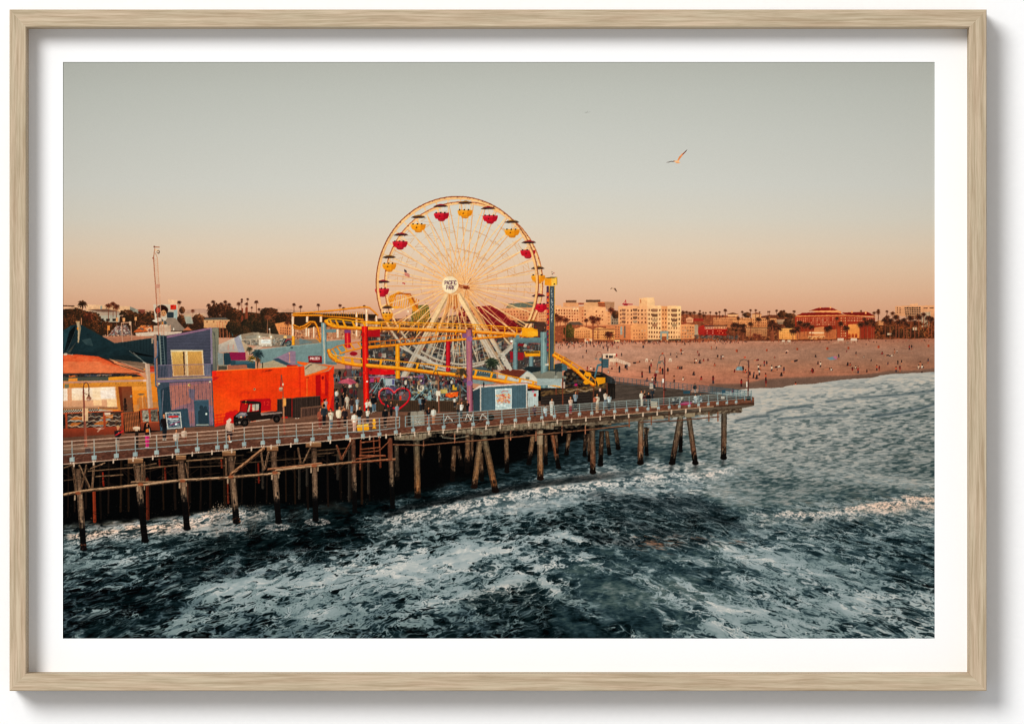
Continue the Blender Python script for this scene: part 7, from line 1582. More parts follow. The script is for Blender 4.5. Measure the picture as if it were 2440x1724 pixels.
pg([(795, 1200), (885, 1190), (885, 1380), (800, 1400)], '1d1917'); stripes([(600, 1300), (885, 1250), (885, 1380), (600, 1420)], 18, '3a302a', .6, .35, False); stripes([(45, 1350), (600, 1290), (600, 1420), (45, 1445)], 30, '3f3834', .6, .3, True, slope=-.06)
for x, y0, y1 in ((460, 1240, 1330), (640, 1240, 1420), (795, 1210, 1380), (290, 1150, 1450), (215, 1270, 1330)): ln([(x, y0), (x, y1)], 15, '5d3426' if x > 300 else '6a3a2a')
rc(702, 1262, 726, 1300, 'd8a89c'); el(440, 1222, 18, 14, 'a81c60'); rc(280, 985, 340, 1060, '3c6676')
for k in range(26): el(330 + k * 12, 1285 + 12 * math.sin(k * .45), 4, 4, 'd8c0a8')
S('coaster_track', 'yellow coaster track diving into the timber enclosure')
tube([(190, 890), (330, 975), (450, 1065), (550, 1160), (640, 1225)], 42, Y1, Y2, 'f4b838'); ln([(200, 855), (330, 925), (500, 1030), (600, 1110), (660, 1170), (665, 1225)], 12, 'd8841a'); ln([(200, 870), (380, 970)], 8, '8a4a1c')
for x, y in ((245, 900), (300, 930), (400, 985), (480, 1045), (550, 1105), (600, 1150)): ln([(x, y - 20), (x - 26, y + 40)], 14, 'e6981a')
el(580, 1105, 34, 26, 'e89c1a'); el(560, 1195, 36, 24, 'e89c1a'); pg([(665, 1140), (775, 1140), (775, 1200), (690, 1225)], 'e09818'); ln([(660, 1165), (690, 1180), (695, 1230)], 12, 'e8a01c')
S('boom_lift', 'blue boom lift basket'); ln([(655, 1130), (690, 1000), (740, 990)], 20, '3c6c80'); rc(735, 930, 812, 1030, '2c4a58'); stripes([(735, 930), (812, 930), (812, 1030), (735, 1030)], 18, '4f7f90', .8, .3); ln([(735, 930), (735, 1095)], 8, '22363e'); el(725, 935, 20, 18, '3f6c7c'); rc(690, 990, 730, 1010, '3c6c80')
F(*Q_)
S('ticket_booth', 'slate blue booth with a pale framed poster')
pg([(1275, 1140), (1365, 1085), (1895, 1055), (1890, 1345), (1360, 1380), (1280, 1380)], '3f6072'); pg([(1275, 1140), (1355, 1110), (1358, 1380), (1282, 1380)], '2c4250'); pg([(1270, 1138), (1360, 1080), (1895, 1052), (1895, 1078), (1365, 1110), (1275, 1150)], 'c9b5ac'); pg([(1365, 1082), (1895, 1053), (1895, 1060), (1365, 1089)], '8a2c28', .7)
stripes([(1370, 1110), (1880, 1085), (1880, 1340), (1370, 1375)], 26, '35505f', .6, .15, False); rc(1352, 1105, 1366, 1380, 'c5b8b0'); rc(1878, 1075, 1892, 1350, 'c5b8b0')
pg([(1525, 1128), (1715, 1118), (1715, 1352), (1530, 1366)], 'd4d8d6'); pg([(1535, 1138), (1706, 1128), (1706, 1344), (1540, 1356)], '9fb9c2'); mottle([(1540, 1190), (1700, 1180), (1700, 1290), (1550, 1300)], ['c9503c', 'e0a04c', 'd87a4c', 'e8c8a0', 'b03a34'], 150, 5, 13); mottle([(1545, 1290), (1700, 1280), (1700, 1345), (1545, 1350)], ['b8ccd0', '8aa6b0', 'd8e0dc'], 40, 8, 20); ln([(1600, 1165), (1620, 1152), (1672, 1155)], 8, 'c05a4a')
S('sign_panel', 'pale notice board beside the booth'); pg([(1895, 1150), (2018, 1142), (2015, 1320), (1898, 1332)], 'a9b8bc'); rc(1965, 1178, 1993, 1212, 'a83a2c'); stripes([(1905, 1230), (2010, 1225), (2005, 1315), (1905, 1322)], 18, '7f8f94', .6, .3, False); el(1958, 1155, 14, 12, 'c97a98')
S('fence', 'dark fence round the rides'); pg([(90, 1250), (1200, 1265), (1200, 1380), (90, 1375)], '33261f'); stripes([(90, 1250), (1200, 1265), (1200, 1380), (90, 1375)], 12, '54402f', .8, .4, False); ln([(90, 1252), (1200, 1266)], 6, '5d4636')
S('heart_arch', 'big red heart shaped ring')
hp_ = [(425, 1362), (330, 1330), (240, 1290), (205, 1220), (210, 1160), (250, 1125), (310, 1120), (350, 1140), (380, 1175), (410, 1140), (450, 1118), (510, 1120), (550, 1155), (558, 1210), (530, 1275), (480, 1320), (425, 1362)]
ln(hp_, 20, '8a1220'); ln([(x - 2, y - 2) for x, y in hp_], 12, 'c8202c'); ln([(x - 4, y - 4) for x, y in hp_[3:7]], 4, 'f08a6a')
for k in range(40): t = k / 39 * 14; i = int(t); a = hp_[min(i + 1, 15)]; b = hp_[min(i + 2, 16)]; q = t - i; el(a[0] + (b[0] - a[0]) * q, a[1] + (b[1] - a[1]) * q - 9, 5, 5, 'f0b0a0', .7 if 2 < t < 10 else 0)
S('road_sign', 'cream shield road sign numbered 66'); pg([(640, 1085), (675, 1078), (712, 1085), (718, 1120), (700, 1150), (676, 1158), (650, 1150), (636, 1120)], 'd0c4b0'); text('66', 655, 1108, 16, 30, 8, 6, '5a4a42'); ln([(648, 1098), (708, 1098)], 5, '6a5a50')
F(*Q_)
S('palm_tree', 'slim palm tree among the rides'); palm(1140, 940, 80, 1300, '3c3226', '7a5434', '6a4c3a', lean=-20, tw=20, n=18)
S('palm_tree', 'dark palm in front of the wheel leg'); palm(1490, 830, 90, 930, '202a20', '3c4630', '4a4034', tw=14, n=20)
# ---------------------------------------------------------------- picture: crowd, lamps, railing, birds
F(*D_)
S('crowd', 'far visitors packed between the rides'); CR_ID = cur[0]
pg([(1710, 100), (2080, 100), (2080, 340), (1710, 340)], '4a3e3c', .8); pg([(1710, 300), (2080, 300), (2080, 560), (1710, 600)], '4c3c36', .85)
F(*Q_)
mottle([(600, 980), (1190, 990), (1190, 1090), (420, 1090)], ['1d1a1c', '3a3236', '8a6a5c', 'c9b8a8', '55484a', '2a3036', '7a3a34'], 160, 6, 14, .85, 1.3)
CT = ['16161a', '23262e', 'c8beb2', '3a3a40', '7a2a2c', '4a6070', '2a2426', '2c2230', '6a6462', '1a1c20', '9a7a60', '5a2a34']
CL = ['1a1a1e', '2c3a50', '3a3430', '4a5a70', '17171a', '6a5a50']
def mini(x, y, h, i):
    k = cur[0]; u = h / 7.5; t = CT[i % 12]; l = CL[(i * 5) % 6]
    ln([(x - .25 * u, y), (x - .2 * u, y - 3.6 * u)], .8 * u, l); ln([(x + .3 * u, y), (x + .2 * u, y - 3.6 * u)], .75 * u, l)
    ln([(x, y - 3.5 * u), (x, y - 5.9 * u)], 1.7 * u, t); ln([(x - .9 * u, y - 5.8 * u), (x - 1.1 * u, y - 3.6 * u)], .5 * u, t); ln([(x + .9 * u, y - 5.8 * u), (x + 1.1 * u, y - 3.8 * u)], .5 * u, mixc(t, '000000', .2))
    el(x, y - 6.9 * u, .5 * u, .62 * u, '1d1512'); el(x + .1 * u, y - 6.75 * u, .35 * u, .42 * u, ['b97a5a', '8a5a44', 'c99070'][i % 3])
F(*D_)
use(CR_ID)
for i in range(36): mini(rng.uniform(1715, 1860) if i % 2 else rng.uniform(1940, 2060), rng.uniform(190, 300), rng.uniform(80, 110), int(rng.integers(60)))
for i in range(15): mini(rng.uniform(1715, 2080), rng.uniform(380, 500), rng.uniform(100, 130), int(rng.integers(60)))
F(*Q_)
for i in range(30): mini(rng.uniform(400, 1180), rng.uniform(1090, 1120), rng.uniform(70, 100), int(rng.integers(60)))
F(*C_)
S('parasol', 'dusty pink parasol'); pg([(1750, 1360), (1810, 1325), (1890, 1300), (1960, 1325), (2010, 1365), (1950, 1370), (1920, 1390), (1870, 1365), (1820, 1370)], 'b05264'); pg([(1890, 1302), (2010, 1365), (1950, 1370), (1900, 1350)], '8a3c50', .7); el(1887, 1306, 12, 8, 'c97a84')
F(*D_)
S('fence', 'grey crowd rail near the parasol'); ln([(1710, 215), (2080, 200)], 5, '8a8a88'); ln([(1780, 345), (2080, 350)], 5, '33261f'); stripes([(1790, 345), (2010, 345), (2010, 470), (1790, 470)], 14, '2a201c', .7, .4, False)
crowd = [(1745, 630, 180, '1a1a1e', '1d2026'), (1820, 590, 180, '14141a', '16161a'), (1880, 610, 175, 'c9b8a8', 'b8a898'), (1935, 660, 190, '3a2a2a', '5a7a98'), (2005, 640, 170, '8aa0b4', 'c9c0b8'), (2230, 640, 200, '17181c', '5a7894'), (1740, 520, 150, 'd8d0c8', '33363c'), (2130, 690, 190, 'dcd2c4', '2a2a2e'), (2180, 670, 180, 'd8c8b4', '34302e'), (1580, 690, 190, 'b8622c', '2a2a30'), (1600, 660, 170, 'a89a9c', '6a7a8a')]
for i, (x, y, h, t, l) in enumerate(crowd):
    person(x, y, h, t, l, pose=['stand', 'phone', 'walk'][i % 3], d=[.0, .4, -.4][i % 3])
near = [(1530, 860, 250, '8a4a3a', '6a2a22', 'stand', .2), (1580, 830, 260, '26303c', '17181c', 'stand', 0), (1670, 865, 240, 'd8ccb8', '4f6c84', 'phone', -.3), (1770, 860, 270, 'e0d0b4', '5a2a1e', 'raise', .3), (1850, 835, 230, '2a2226', '16161a', 'stand', -.2), (1970, 905, 250, 'e0d8cc', 'd0a090', 'stand', 0), (2035, 830, 240, '17171a', '8a9aa8', 'stand', .2), (2140, 800, 190, 'd8d0c4', '2c3444', 'phone', .2)]
for x, y, h, t, l, p, d in near: person(x, y, h, t, l, pose=p, d=d)
F(*Q_)
grp = [(275, 1560, 215, '17171b', '141417', 'stand', 0), (140, 1385, 185, '17181c', '4f6e88', 'stand', 0), (285, 1365, 120, '23262c', '2a2a2e', 'stand', .2), (345, 1440, 165, '33262a', '17171b', 'phone', -.2), (408, 1450, 150, '7d93a8', '8aa0b4', 'stand', .2), (680, 1380, 165, '5d7c94', '23262c', 'stand', 0), (710, 1370, 150, '1d1a1e', '1d1a1e', 'stand', 0), (765, 1520, 180, '1a1a20', 'a0604c', 'phone', .2), (825, 1520, 185, 'd0ccc4', 'b07050', 'stand', 0), (1065, 1330, 110, 'c9c0b8', '26262c', 'stand', 0), (1140, 1450, 170, 'dcdad6', '30343c', 'phone', .3), (1100, 1420, 135, '5a4a40', '2a2a2e', 'stand', .2), (1212, 1420, 155, '1a191d', '23252b', 'phone', -.2), (1970, 1430, 140, '4a1c28', '1d1a20', 'sit', .4), (2090, 1420, 130, 'b8c8d4', '7a94ac', 'sit', .6), (2165, 1410, 170, 'd8d2c8', 'a8b0b0', 'phone', .2), (495, 1230, 70, '8a5a50', '5a3a44', 'sit', 0), (1395, 1110, 60, '17171b', '17171b', 'stand', 0)]
for x, y, h, t, l, p, d in grp: person(x, y, h, t, l, pose=p, d=d)
F(*B_)
grp = [(755, 1475, 305, '241d22', 'a08a80', 'phone', .35), (1140, 1435, 310, '2a1a1e', 'c22a72', 'phone', .1), (1362, 1335, 320, '1a1416', '1d2028', 'raise', -.2), (1510, 1410, 250, 'd0c0b4', '4a6c80', 'sit', .2), (1610, 1370, 230, 'c9b0a0', '6a3c30', 'sit', .5)]
hairs = ['b08a60', '17100f', '1a1210', '3a1a14', '3a1a14']
for (x, y, h, t, l, p, d), hc in zip(grp, hairs): person(x, y, h, t, l, hc, pose=p, d=d)
use(len(parts) - 4); ln([(735, 1275), (832, 1222)], 16, 'b5202c')
use(len(parts) - 3); ln([(1115, 1140), (1105, 1200)], 26, '17100f'); ln([(1155, 1150), (1180, 1230)], 24, '17100f'); rc(1122, 1200, 1160, 1240, 'd8782c'); ln([(1165, 1190), (1180, 1300)], 8, 'e0d0c0')
F(*D_)
person(365, 1040, 285, 'd2b09e', '2a2026', 'd0b0a0', pose='stand', d=0.0, wide=1.25, label='person in a pale hooded top leaning on the railing'); el(345, 785, 24, 30, 'd0b0a0'); pg([(320, 900), (400, 905), (400, 960), (330, 955)], '2c2024'); ln([(355, 960), (365, 1030)], 22, 'c98a68'); el(372, 1038, 14, 9, 'd8d8d8')
F(*G_)
grp = [(90, 1580, 140, 'b8c8d4', '7a94ac', 'sit', .5), (165, 1570, 185, 'd8d0c8', 'b8c0bc', 'phone', .1), (380, 1545, 180, 'd8b8a8', '8a1c24', 'phone', -.1), (435, 1500, 195, '7d93a8', '17171b', 'phone', .1), (680, 1535, 205, 'd8c8b4', 'b08a70', 'phone', .1), (775, 1470, 170, 'd0c0b4', '5a6a80', 'phone', 0), (818, 1510, 180, 'b0c0cc', '23262c', 'phone', 0), (655, 1480, 130, 'a8604c', '4a3a38', 'stand', 0), (1190, 1460, 165, 'd8ccbc', 'd8ccbc', 'raise', -.3), (1220, 1470, 140, '4a2a2c', '2a2a2e', 'stand', 0), (1265, 1480, 165, '17171b', '1a1a1e', 'stand', .1), (1310, 1400, 130, '26303c', '2a2a30', 'stand', 0), (1335, 1275, 125, '1d1a1e', '26262c', 'stand', .1), (1330, 1270, 110, '8a3a30', '2a2a2e', 'stand', -.1), (1345, 1180, 100, '6a1c24', '2a1a1e', 'stand', 0), (1790, 1310, 120, '17171b', '7a9ab0', 'sit', .4), (1745, 1350, 80, '5a4038', '3a2a26', 'sit', 0), (1800, 1430, 120, 'c9d0d4', '3c5a70', 'sit', -.2), (1855, 1420, 110, '33404c', '2c3c4c', 'sit', .1), (2225, 1360, 90, '8a2c34', 'a0604c', 'stand', 0)]
for x, y, h, t, l, p, d in grp: person(x, y, h, t, l, pose=p, d=d)
S('luggage', 'bags and folded pushchairs by the railing'); mottle([(1530, 1380), (1660, 1370), (1660, 1440), (1540, 1450)], ['1a1a1e', '2c2c34', 'd0c8c0', '17171b', '4a4a50'], 60, 8, 20); pg([(1610, 1430), (1690, 1415), (1760, 1415), (1750, 1445), (1640, 1455)], '9a3058'); mottle([(1770, 1350), (1880, 1350), (1880, 1440), (1770, 1440)], ['b8c0c4', '3a4a58', '6a8298', 'd8dcdc', '22262c'], 60, 6, 14)
S('litter_bin', 'pale concrete litter bin by the far railing'); pg([(1288, 1405), (1368, 1398), (1365, 1485), (1295, 1488)], 'a59888'); rc(1288, 1392, 1370, 1410, '4a5a64'); 
S('litter_bin', 'tall white litter bin at the beach side rail'); rc(1278, 1200, 1318, 1268, 'b5a396'); rc(1278, 1192, 1318, 1206, '3a3a3c')
S('bench', 'blue bench on the pier end'); rc(1660, 1290, 1740, 1325, '1f4a60'); rc(1745, 1275, 1830, 1310, 'b89484', .6)
# far railing
S('railing', 'slim dark railing along the beach side of the pier')
FR = [(790, 1130), (1200, 1185), (1600, 1240), (1880, 1290), (2150, 1310), (2290, 1320)]
FT = [(790, 1128), (1100, 1160), (1300, 1178), (1600, 1205), (1880, 1235), (2290, 1280)]
for o in (0, .33, .66, 1.0):
    ln([(x, yt + (yb - yt) * 0 + o * 64) for (x, yt), (x2, yb) in zip(FT, FR)], 5, '3c5260')
for x in range(840, 2290, 48):
    y = np.interp(x, [p[0] for p in FT], [p[1] for p in FT]); ln([(x, y), (x, y + 68)], 5, '3a4c58')
pg([(1870, 1330), (2290, 1290), (2290, 1360), (2000, 1345)], 'cdbfb0', .0)
F(*K_)
for x, y0, y1 in ((880, 170, 220), (905, 175, 225), (945, 172, 230), (780, 170, 215), (840, 165, 215)): ln([(x, y0), (x, y1)], 4, '2c4c5c')
for o in (0, 12, 24, 36): ln([(640, 140 + o), (800, 160 + o), (945, 178 + o)], 3.5, '34586a')
rc(775, 165, 795, 185, '24506a'); rc(770, 205, 790, 217, 'd0c0b4')
S('road_cart', 'yellow hydrant post and yellow box'); F(*D_); pg([(2000, 825), (2150, 808), (2162, 885), (2010, 902)], 'f0a81c'); pg([(2000, 825), (2150, 808), (2152, 825), (2002, 842)], 'f8c848'); el(2040, 902, 16, 10, 'd8901c'); el(2125, 890, 16, 10, 'd8901c')
S('hydrant', 'yellow fire hydrant'); rc(2208, 760, 2240, 865, 'e8a828'); el(2224, 755, 16, 16, 'f0b838'); rc(2198, 785, 2250, 805, 'e0a024'); rc(2200, 855, 2248, 868, 'd8981c')
F(*Q_)
S('planter_box', 'grey concrete block with a stencilled star'); pg([(530, 1400), (560, 1385), (720, 1378), (725, 1540), (565, 1555), (530, 1540)], '8a8178'); pg([(530, 1400), (562, 1388), (568, 1552), (530, 1540)], '33261f'); 
for t in range(7): ln([(650, 1500), (650 + 40 * math.cos(t * .9), 1500 + 34 * math.sin(t * .9))], 5, 'd8d0c8', .8)
ln([(642, 1382), (646, 1545)], 4, '5a524c')
S('bicycle', 'white framed bicycles leaning at the railing')
for cx, cy, r in ((955, 1490, 38), (1085, 1490, 34), (1190, 1475, 36), (1300, 1480, 40), (1355, 1470, 34), (1475, 1450, 32)):
    P = [(cx + r * math.cos(t * .35), cy + r * math.sin(t * .35)) for t in range(19)]; ln(P, 7, '17130f'); el(cx, cy, 6, 6, '6a625c')
    for t in range(5): ln([(cx, cy), (cx + r * math.cos(t * 1.26), cy + r * math.sin(t * 1.26))], 2, '6a625c', .6)
for pts in ([(1190, 1475), (1210, 1410), (1275, 1440), (1300, 1480)], [(1210, 1410), (1250, 1480), (1275, 1400)], [(1355, 1470), (1380, 1410), (1440, 1470)], [(955, 1490), (985, 1430), (1040, 1490)], [(1380, 1410), (1420, 1400)]): ln(pts, 8, 'd8d0c8')
el(1480, 1450, 34, 36, '17130f', .85); el(1300, 1465, 40, 34, '17130f', .6)
F(*B_)
S('telescope', 'coin telescope on a dark post'); rc(985, 1215, 1028, 1450, '241b18'); pg([(950, 1175), (1000, 1165), (1050, 1175), (1045, 1210), (960, 1210)], 'b59a84'); el(1000, 1180, 40, 14, 'd8bca4'); rc(985, 1205, 1020, 1225, 'c9a88c'); el(1005, 1455, 44, 16, '3a2c26')
S('sign', 'framed attraction poster standing by the tower'); pg([(1370, 985), (1570, 978), (1590, 1185), (1400, 1200)], 'b8b4b0'); pg([(1386, 998), (1558, 992), (1575, 1172), (1412, 1185)], '3c5468'); mottle([(1400, 1000), (1555, 995), (1570, 1165), (1415, 1180)], ['5f7488', '8fa0ac', '2c3c58', 'c9ccd0', '4a3c60'], 70, 8, 22); pg([(1405, 1040), (1430, 1030), (1540, 1026), (1542, 1045), (1430, 1054)], 'c9302c'); ln([(1430, 1075), (1545, 1066)], 12, 'd8dcdc'); ln([(1440, 1095), (1530, 1085)], 7, 'c0c8cc'); ln([(1430, 1150), (1560, 1100)], 9, '8a2c50'); el(1510, 1135, 14, 14, 'e8e8e8')

# lamps
def lamp_post(x, ytop, yb, w, hook, hx_, hy_, col='7a4436', dark='4a2a22', r=22):
    S('street_lamp'); ln([(x - hook * .0, ytop + 90), (x + (yb - ytop) * .045, yb)], (w * .8, w * 1.3), col); ln([(x - w * .2, ytop + 90), (x + (yb - ytop) * .045 - w * .2, yb)], w * .3, 'c08468', .7)
    P = [(x, ytop + 110)] + [(x + (hx_ - x) * (.5 - .5 * math.cos(t)), ytop + 60 - 60 * math.sin(t)) for t in np.linspace(0.05, math.pi, 9)] + [(hx_, hy_ - r * 1.6)]
    ln(P, w * .5, dark); ln([(x, ytop + 130), (hx_ - (hx_ - x) * .3, hy_ - r * 1.9)], w * .25, dark)
    pg([(hx_ - r * .25, hy_ - r * 1.8), (hx_ + r * .25, hy_ - r * 1.8), (hx_ + r, hy_ - r * .2), (hx_ - r, hy_ - r * .2)], dark); el(hx_, hy_, r, r * .95, 'a07868'); el(hx_, hy_ - r * .3, r * 1.05, r * .4, col); el(hx_ - r * .3, hy_ + r * .1, r * .35, r * .4, 'd0b09c', .7)
F(*B_)
lamp_post(318, 600, 1440, 24, 1, 388, 810, '8a5444', '5a3428', 30); rc(302, 930, 378, 1095, 'd8b088', .95); ln([(318, 700), (340, 1440)], 20, '7a4438'); pg([(345, 1430), (405, 1430), (420, 1500), (335, 1500)], '4a3a38')
F(*D_)
S('street_lamp', 'slim lamp post in front of the red hall'); ln([(1050, 470), (1070, 800)], 24, '8a5a44'); ln([(1045, 470), (1062, 800)], 7, 'c48a68'); ln([(1030, 180), (1022, 330)], 13, '8a2c2c'); ln([(1030, 180), (1048, 280), (1052, 480)], 10, '7a4a3c'); el(1022, 360, 26, 30, '9a7060'); el(1022, 350, 24, 12, 'c9a088'); el(1050, 300, 11, 18, 'd8c0a8'); pg([(1042, 478), (1088, 475), (1090, 580), (1044, 582)], 'd89a50'); rc(1040, 480, 1052, 582, '7a4a34'); ln([(1065, 800), (1072, 945)], 22, '7a4438'); pg([(1045, 940), (1110, 940), (1115, 955), (1040, 955)], '54382e')
F(*Q_)
S('street_lamp', 'tall brown lamp post by the ride fence'); ln([(880, 980), (888, 1400)], 20, '6a4438'); ln([(876, 980), (884, 1400)], 6, '9a6a54'); P = [(880, 990), (872, 940), (850, 915), (828, 940), (825, 1010)]; ln(P, 8, '4a342c'); el(825, 1045, 22, 26, '8a8278'); el(825, 1032, 22, 10, '3a3434'); rc(852, 1148, 905, 1205, 'd0c4b4'); rc(858, 1205, 875, 1270, 'd0c8bc')
S('street_lamp', 'lamp with scrolled bracket by the coaster foot'); el(2215, 990, 18, 20, '8a8a84'); ln([(2215, 970), (2215, 900), (2240, 870), (2290, 880)], 7, '2a3034'); ln([(2215, 940), (2290, 900)], 5, '2a3034')
F(*G_)
for x, yt, yb, L in ((1450, 870, 1460, -75),):
    S('street_lamp', 'double hooked lamp post on the pier end'); ln([(x, 920), (x - 12, yb)], 16, '5a2c26'); ln([(x - 4, 920), (x - 16, yb)], 5, '96544a')
    ln([(1450, 930), (1440, 885), (1415, 875), (1390, 905), (1380, 960)], 6, '5a5450'); ln([(1448, 1010), (1430, 960), (1400, 955), (1370, 985), (1360, 1060)], 6, '4a5458'); ln([(1450, 940), (1390, 960)], 4, '5a5450'); el(1360, 1075, 20, 16, 'a08c80'); el(1388, 970, 18, 14, '6d6a64'); rc(1420, 1155, 1440, 1200, 'd8ccc4'); el(1425, 868, 12, 10, 'b04a30'); el(1452, 1280, 20, 10, '3c2420')
S('street_lamp', 'dark hooked lamp post near the coaster foot'); ln([(738, 880), (738, 1095)], 9, '2a3438'); ln([(738, 890), (720, 850), (690, 850), (670, 890), (668, 920)], 6, '8a5648'); el(670, 928, 16, 12, '8a7c74')
F(*H_)
S('street_lamp', 'hooked lamp post at the end corner of the pier'); ln([(356, 720), (350, 1115)], 13, '4a2c28'); ln([(354, 720), (346, 1115)], 4, '8a5046'); ln([(356, 760), (345, 718), (310, 704), (270, 720), (256, 775)], 6, '5a4844'); ln([(350, 760), (260, 745)], 4, '5a4844', .6); el(257, 790, 14, 12, '6a8a98'); rc(332, 930, 345, 985, 'd0c4b8'); el(318, 685, 11, 10, 'b04a34'); rc(338, 1080, 372, 1120, '23302f')
for y in (800, 850, 900): el(354, y, 6, 8, 'a04a34', .8)
F(*A_)
S('lattice_mast', 'slender lattice mast with a camera ball on top')
ln([(1222, 290), (1290, 1290)], 12, '9a5c48'); ln([(1230, 240), (1215, 300)], 8, '8a5040'); ln([(1270, 290), (1310, 900), (1330, 1290)], 9, 'c9957a'); ln([(1240, 225), (1270, 290)], 7, 'b07a62'); ln([(1236, 170), (1222, 290)], 10, 'a5705a')
for k in range(34):
    y = 300 + k * 28; x0 = 1223 + (y - 290) * .068; x1 = 1270 + (y - 290) * .06; ln([(x0, y), (x1, y + 14)], 3.5, 'b98a72'); ln([(x1, y + 14), (x0, y + 28)], 3.5, 'c49a80')
rc(1245, 632, 1304, 684, 'c08a78'); ln([(1228, 150), (1295, 155)], 12, 'a06c58'); el(1230, 150, 11, 12, '6a3c34'); ln([(1240, 188), (1280, 195)], 9, 'd8a878'); el(1282, 217, 19, 22, '5a4640'); el(1279, 215, 11, 12, 'd8b8a0'); el(1212, 296, 8, 10, '8a4c3c')

# railing and deck brackets along the near edge
F(0, 0, 1)
S('railing', 'pale steel railing along the near edge of the pier')
RT = [(150, 1052), (528, 1025), (580, 1018), (900, 996), (966, 992), (1340, 965), (1760, 936), (1791, 933)]
rx_ = [p[0] for p in RT]
rb_x = [p[0] for p in RB]; rb_y = [p[1] for p in RB]
segs = [(150, 528), (529, 952), (966, 1791)]
for a, b in segs:
    for q in (0, .30, .60, 1.0):
        P = []
        for x in np.linspace(a, b, 14):
            yt = np.interp(x, rx_, [p[1] for p in RT]); yb = np.interp(x, rb_x, rb_y); P.append((x, yt + (yb - yt) * q))
        far = a > 960
        warm_ = ['b89484', 'b39282', 'a88c80', '8b9599'][[0, .30, .60, 1.0].index(q)] if a < 900 else ['95a0a0', '808d90', '76858a', '6f8188'][[0, .30, .60, 1.0].index(q)]
        for p0, p1 in zip(P[:-1], P[1:]):
            ln([p0, p1], (2.4 if q == 0 else 1.9) if not far else 1.5, warm_)
posts = [171.4, 224, 277, 322, 373, 422, 470, 518, 538.6, 581.7, 626, 663, 705.6, 744.5, 785, 827, 864.7, 904, 943, 983.7, 1021.4, 1057, 1093.8, 1127.3, 1162, 1195.4, 1228, 1260.4, 1290.8, 1321, 1351, 1380.6, 1410, 1438, 1464.5, 1492.8, 1518, 1544, 1569, 1594.5, 1618.6, 1642, 1664.7, 1687.7, 1709.8, 1731.8, 1753.8, 1774, 1790]
for x in posts:
    yt = np.interp(x, rx_, [p[1] for p in RT]); yb = np.interp(x, rb_x, rb_y)
    s = np.interp(x, [150, 900, 1790], [1.0, .8, .52])
    ln([(x, yt), (x + 1, yb + 8 * s)], 2.3 * s + .3, 'a3968e' if x < 900 else '7d8f95'); ln([(x, yt + (yb - yt) * .55), (x + 1, yb + 8 * s)], 2.3 * s + .3, '76888f')
for x in (952, 966):
    yt = np.interp(x, rx_, [p[1] for p in RT]); yb = np.interp(x, rb_x, rb_y); ln([(x, yt), (x, yb)], 2.2, '7a929b')
for i, x in enumerate(posts[:-2]):
    yb = np.interp(x, rb_x, rb_y); s = np.interp(x, [150, 900, 1790], [1.0, .78, .5])
    S('rail_bracket')
    y = yb + 13 * s; pg([(x - 6 * s, y - 5 * s), (x + 6 * s, y - 6 * s), (x + 6.4 * s, y + 5 * s), (x - 5.6 * s, y + 6 * s)], '8b9da4' if i % 2 else '97a6aa'); pg([(x + 2 * s, y - 6 * s), (x + 6 * s, y - 6 * s), (x + 6.4 * s, y + 5 * s), (x + 3 * s, y + 5 * s)], '6f8a98', .6)
    for d in (-3, 3): el(x + d * s, y + 8.6 * s, 1.6 * s, 1.5 * s, 'dcc8b8')

# birds
F(*L_)
S('gull', 'large gull soaring with raised wings')
pg([(1565, 866), (1620, 846), (1680, 838), (1680, 850), (1630, 852)], '3a2a2c'); pg([(1660, 842), (1690, 836), (1700, 850), (1672, 850)], 'b0704c')
pg([(1716, 832), (1735, 790), (1768, 755), (1800, 730), (1846, 694), (1820, 728), (1780, 772), (1748, 820), (1735, 838)], 'd88a5c'); pg([(1790, 740), (1846, 692), (1815, 735), (1780, 768)], '7a3c30'); pg([(1815, 718), (1848, 690), (1826, 722)], '2c2226')
pg([(1676, 846), (1700, 832), (1730, 832), (1740, 848), (1756, 860), (1740, 866), (1704, 862)], 'f4b884'); pg([(1690, 858), (1740, 862), (1756, 862), (1738, 868), (1706, 866)], 'c9744a')
S('gull', 'tiny distant gull'); ln([(515, 206), (536, 212), (544, 196)], 4, '6d6e6a', .8); ln([(536, 212), (560, 206), (585, 198)], 3, '8f908a', .7)
F(*G_)
S('gull', 'small gull over the hotels'); pg([(828, 136), (845, 122), (870, 124), (890, 128), (912, 170), (894, 160), (876, 138), (850, 132)], '5d4238'); pg([(845, 122), (876, 126), (882, 136), (850, 132)], 'd9b090')
F(*B_)
S('gull', 'gull blurred as it skims past the restaurant'); pg([(460, 1188), (510, 1182), (560, 1184), (595, 1190), (540, 1206), (505, 1240), (490, 1230), (512, 1204)], 'b59080', .8); pg([(510, 1186), (550, 1188), (530, 1200)], 'd8c0b0', .7)

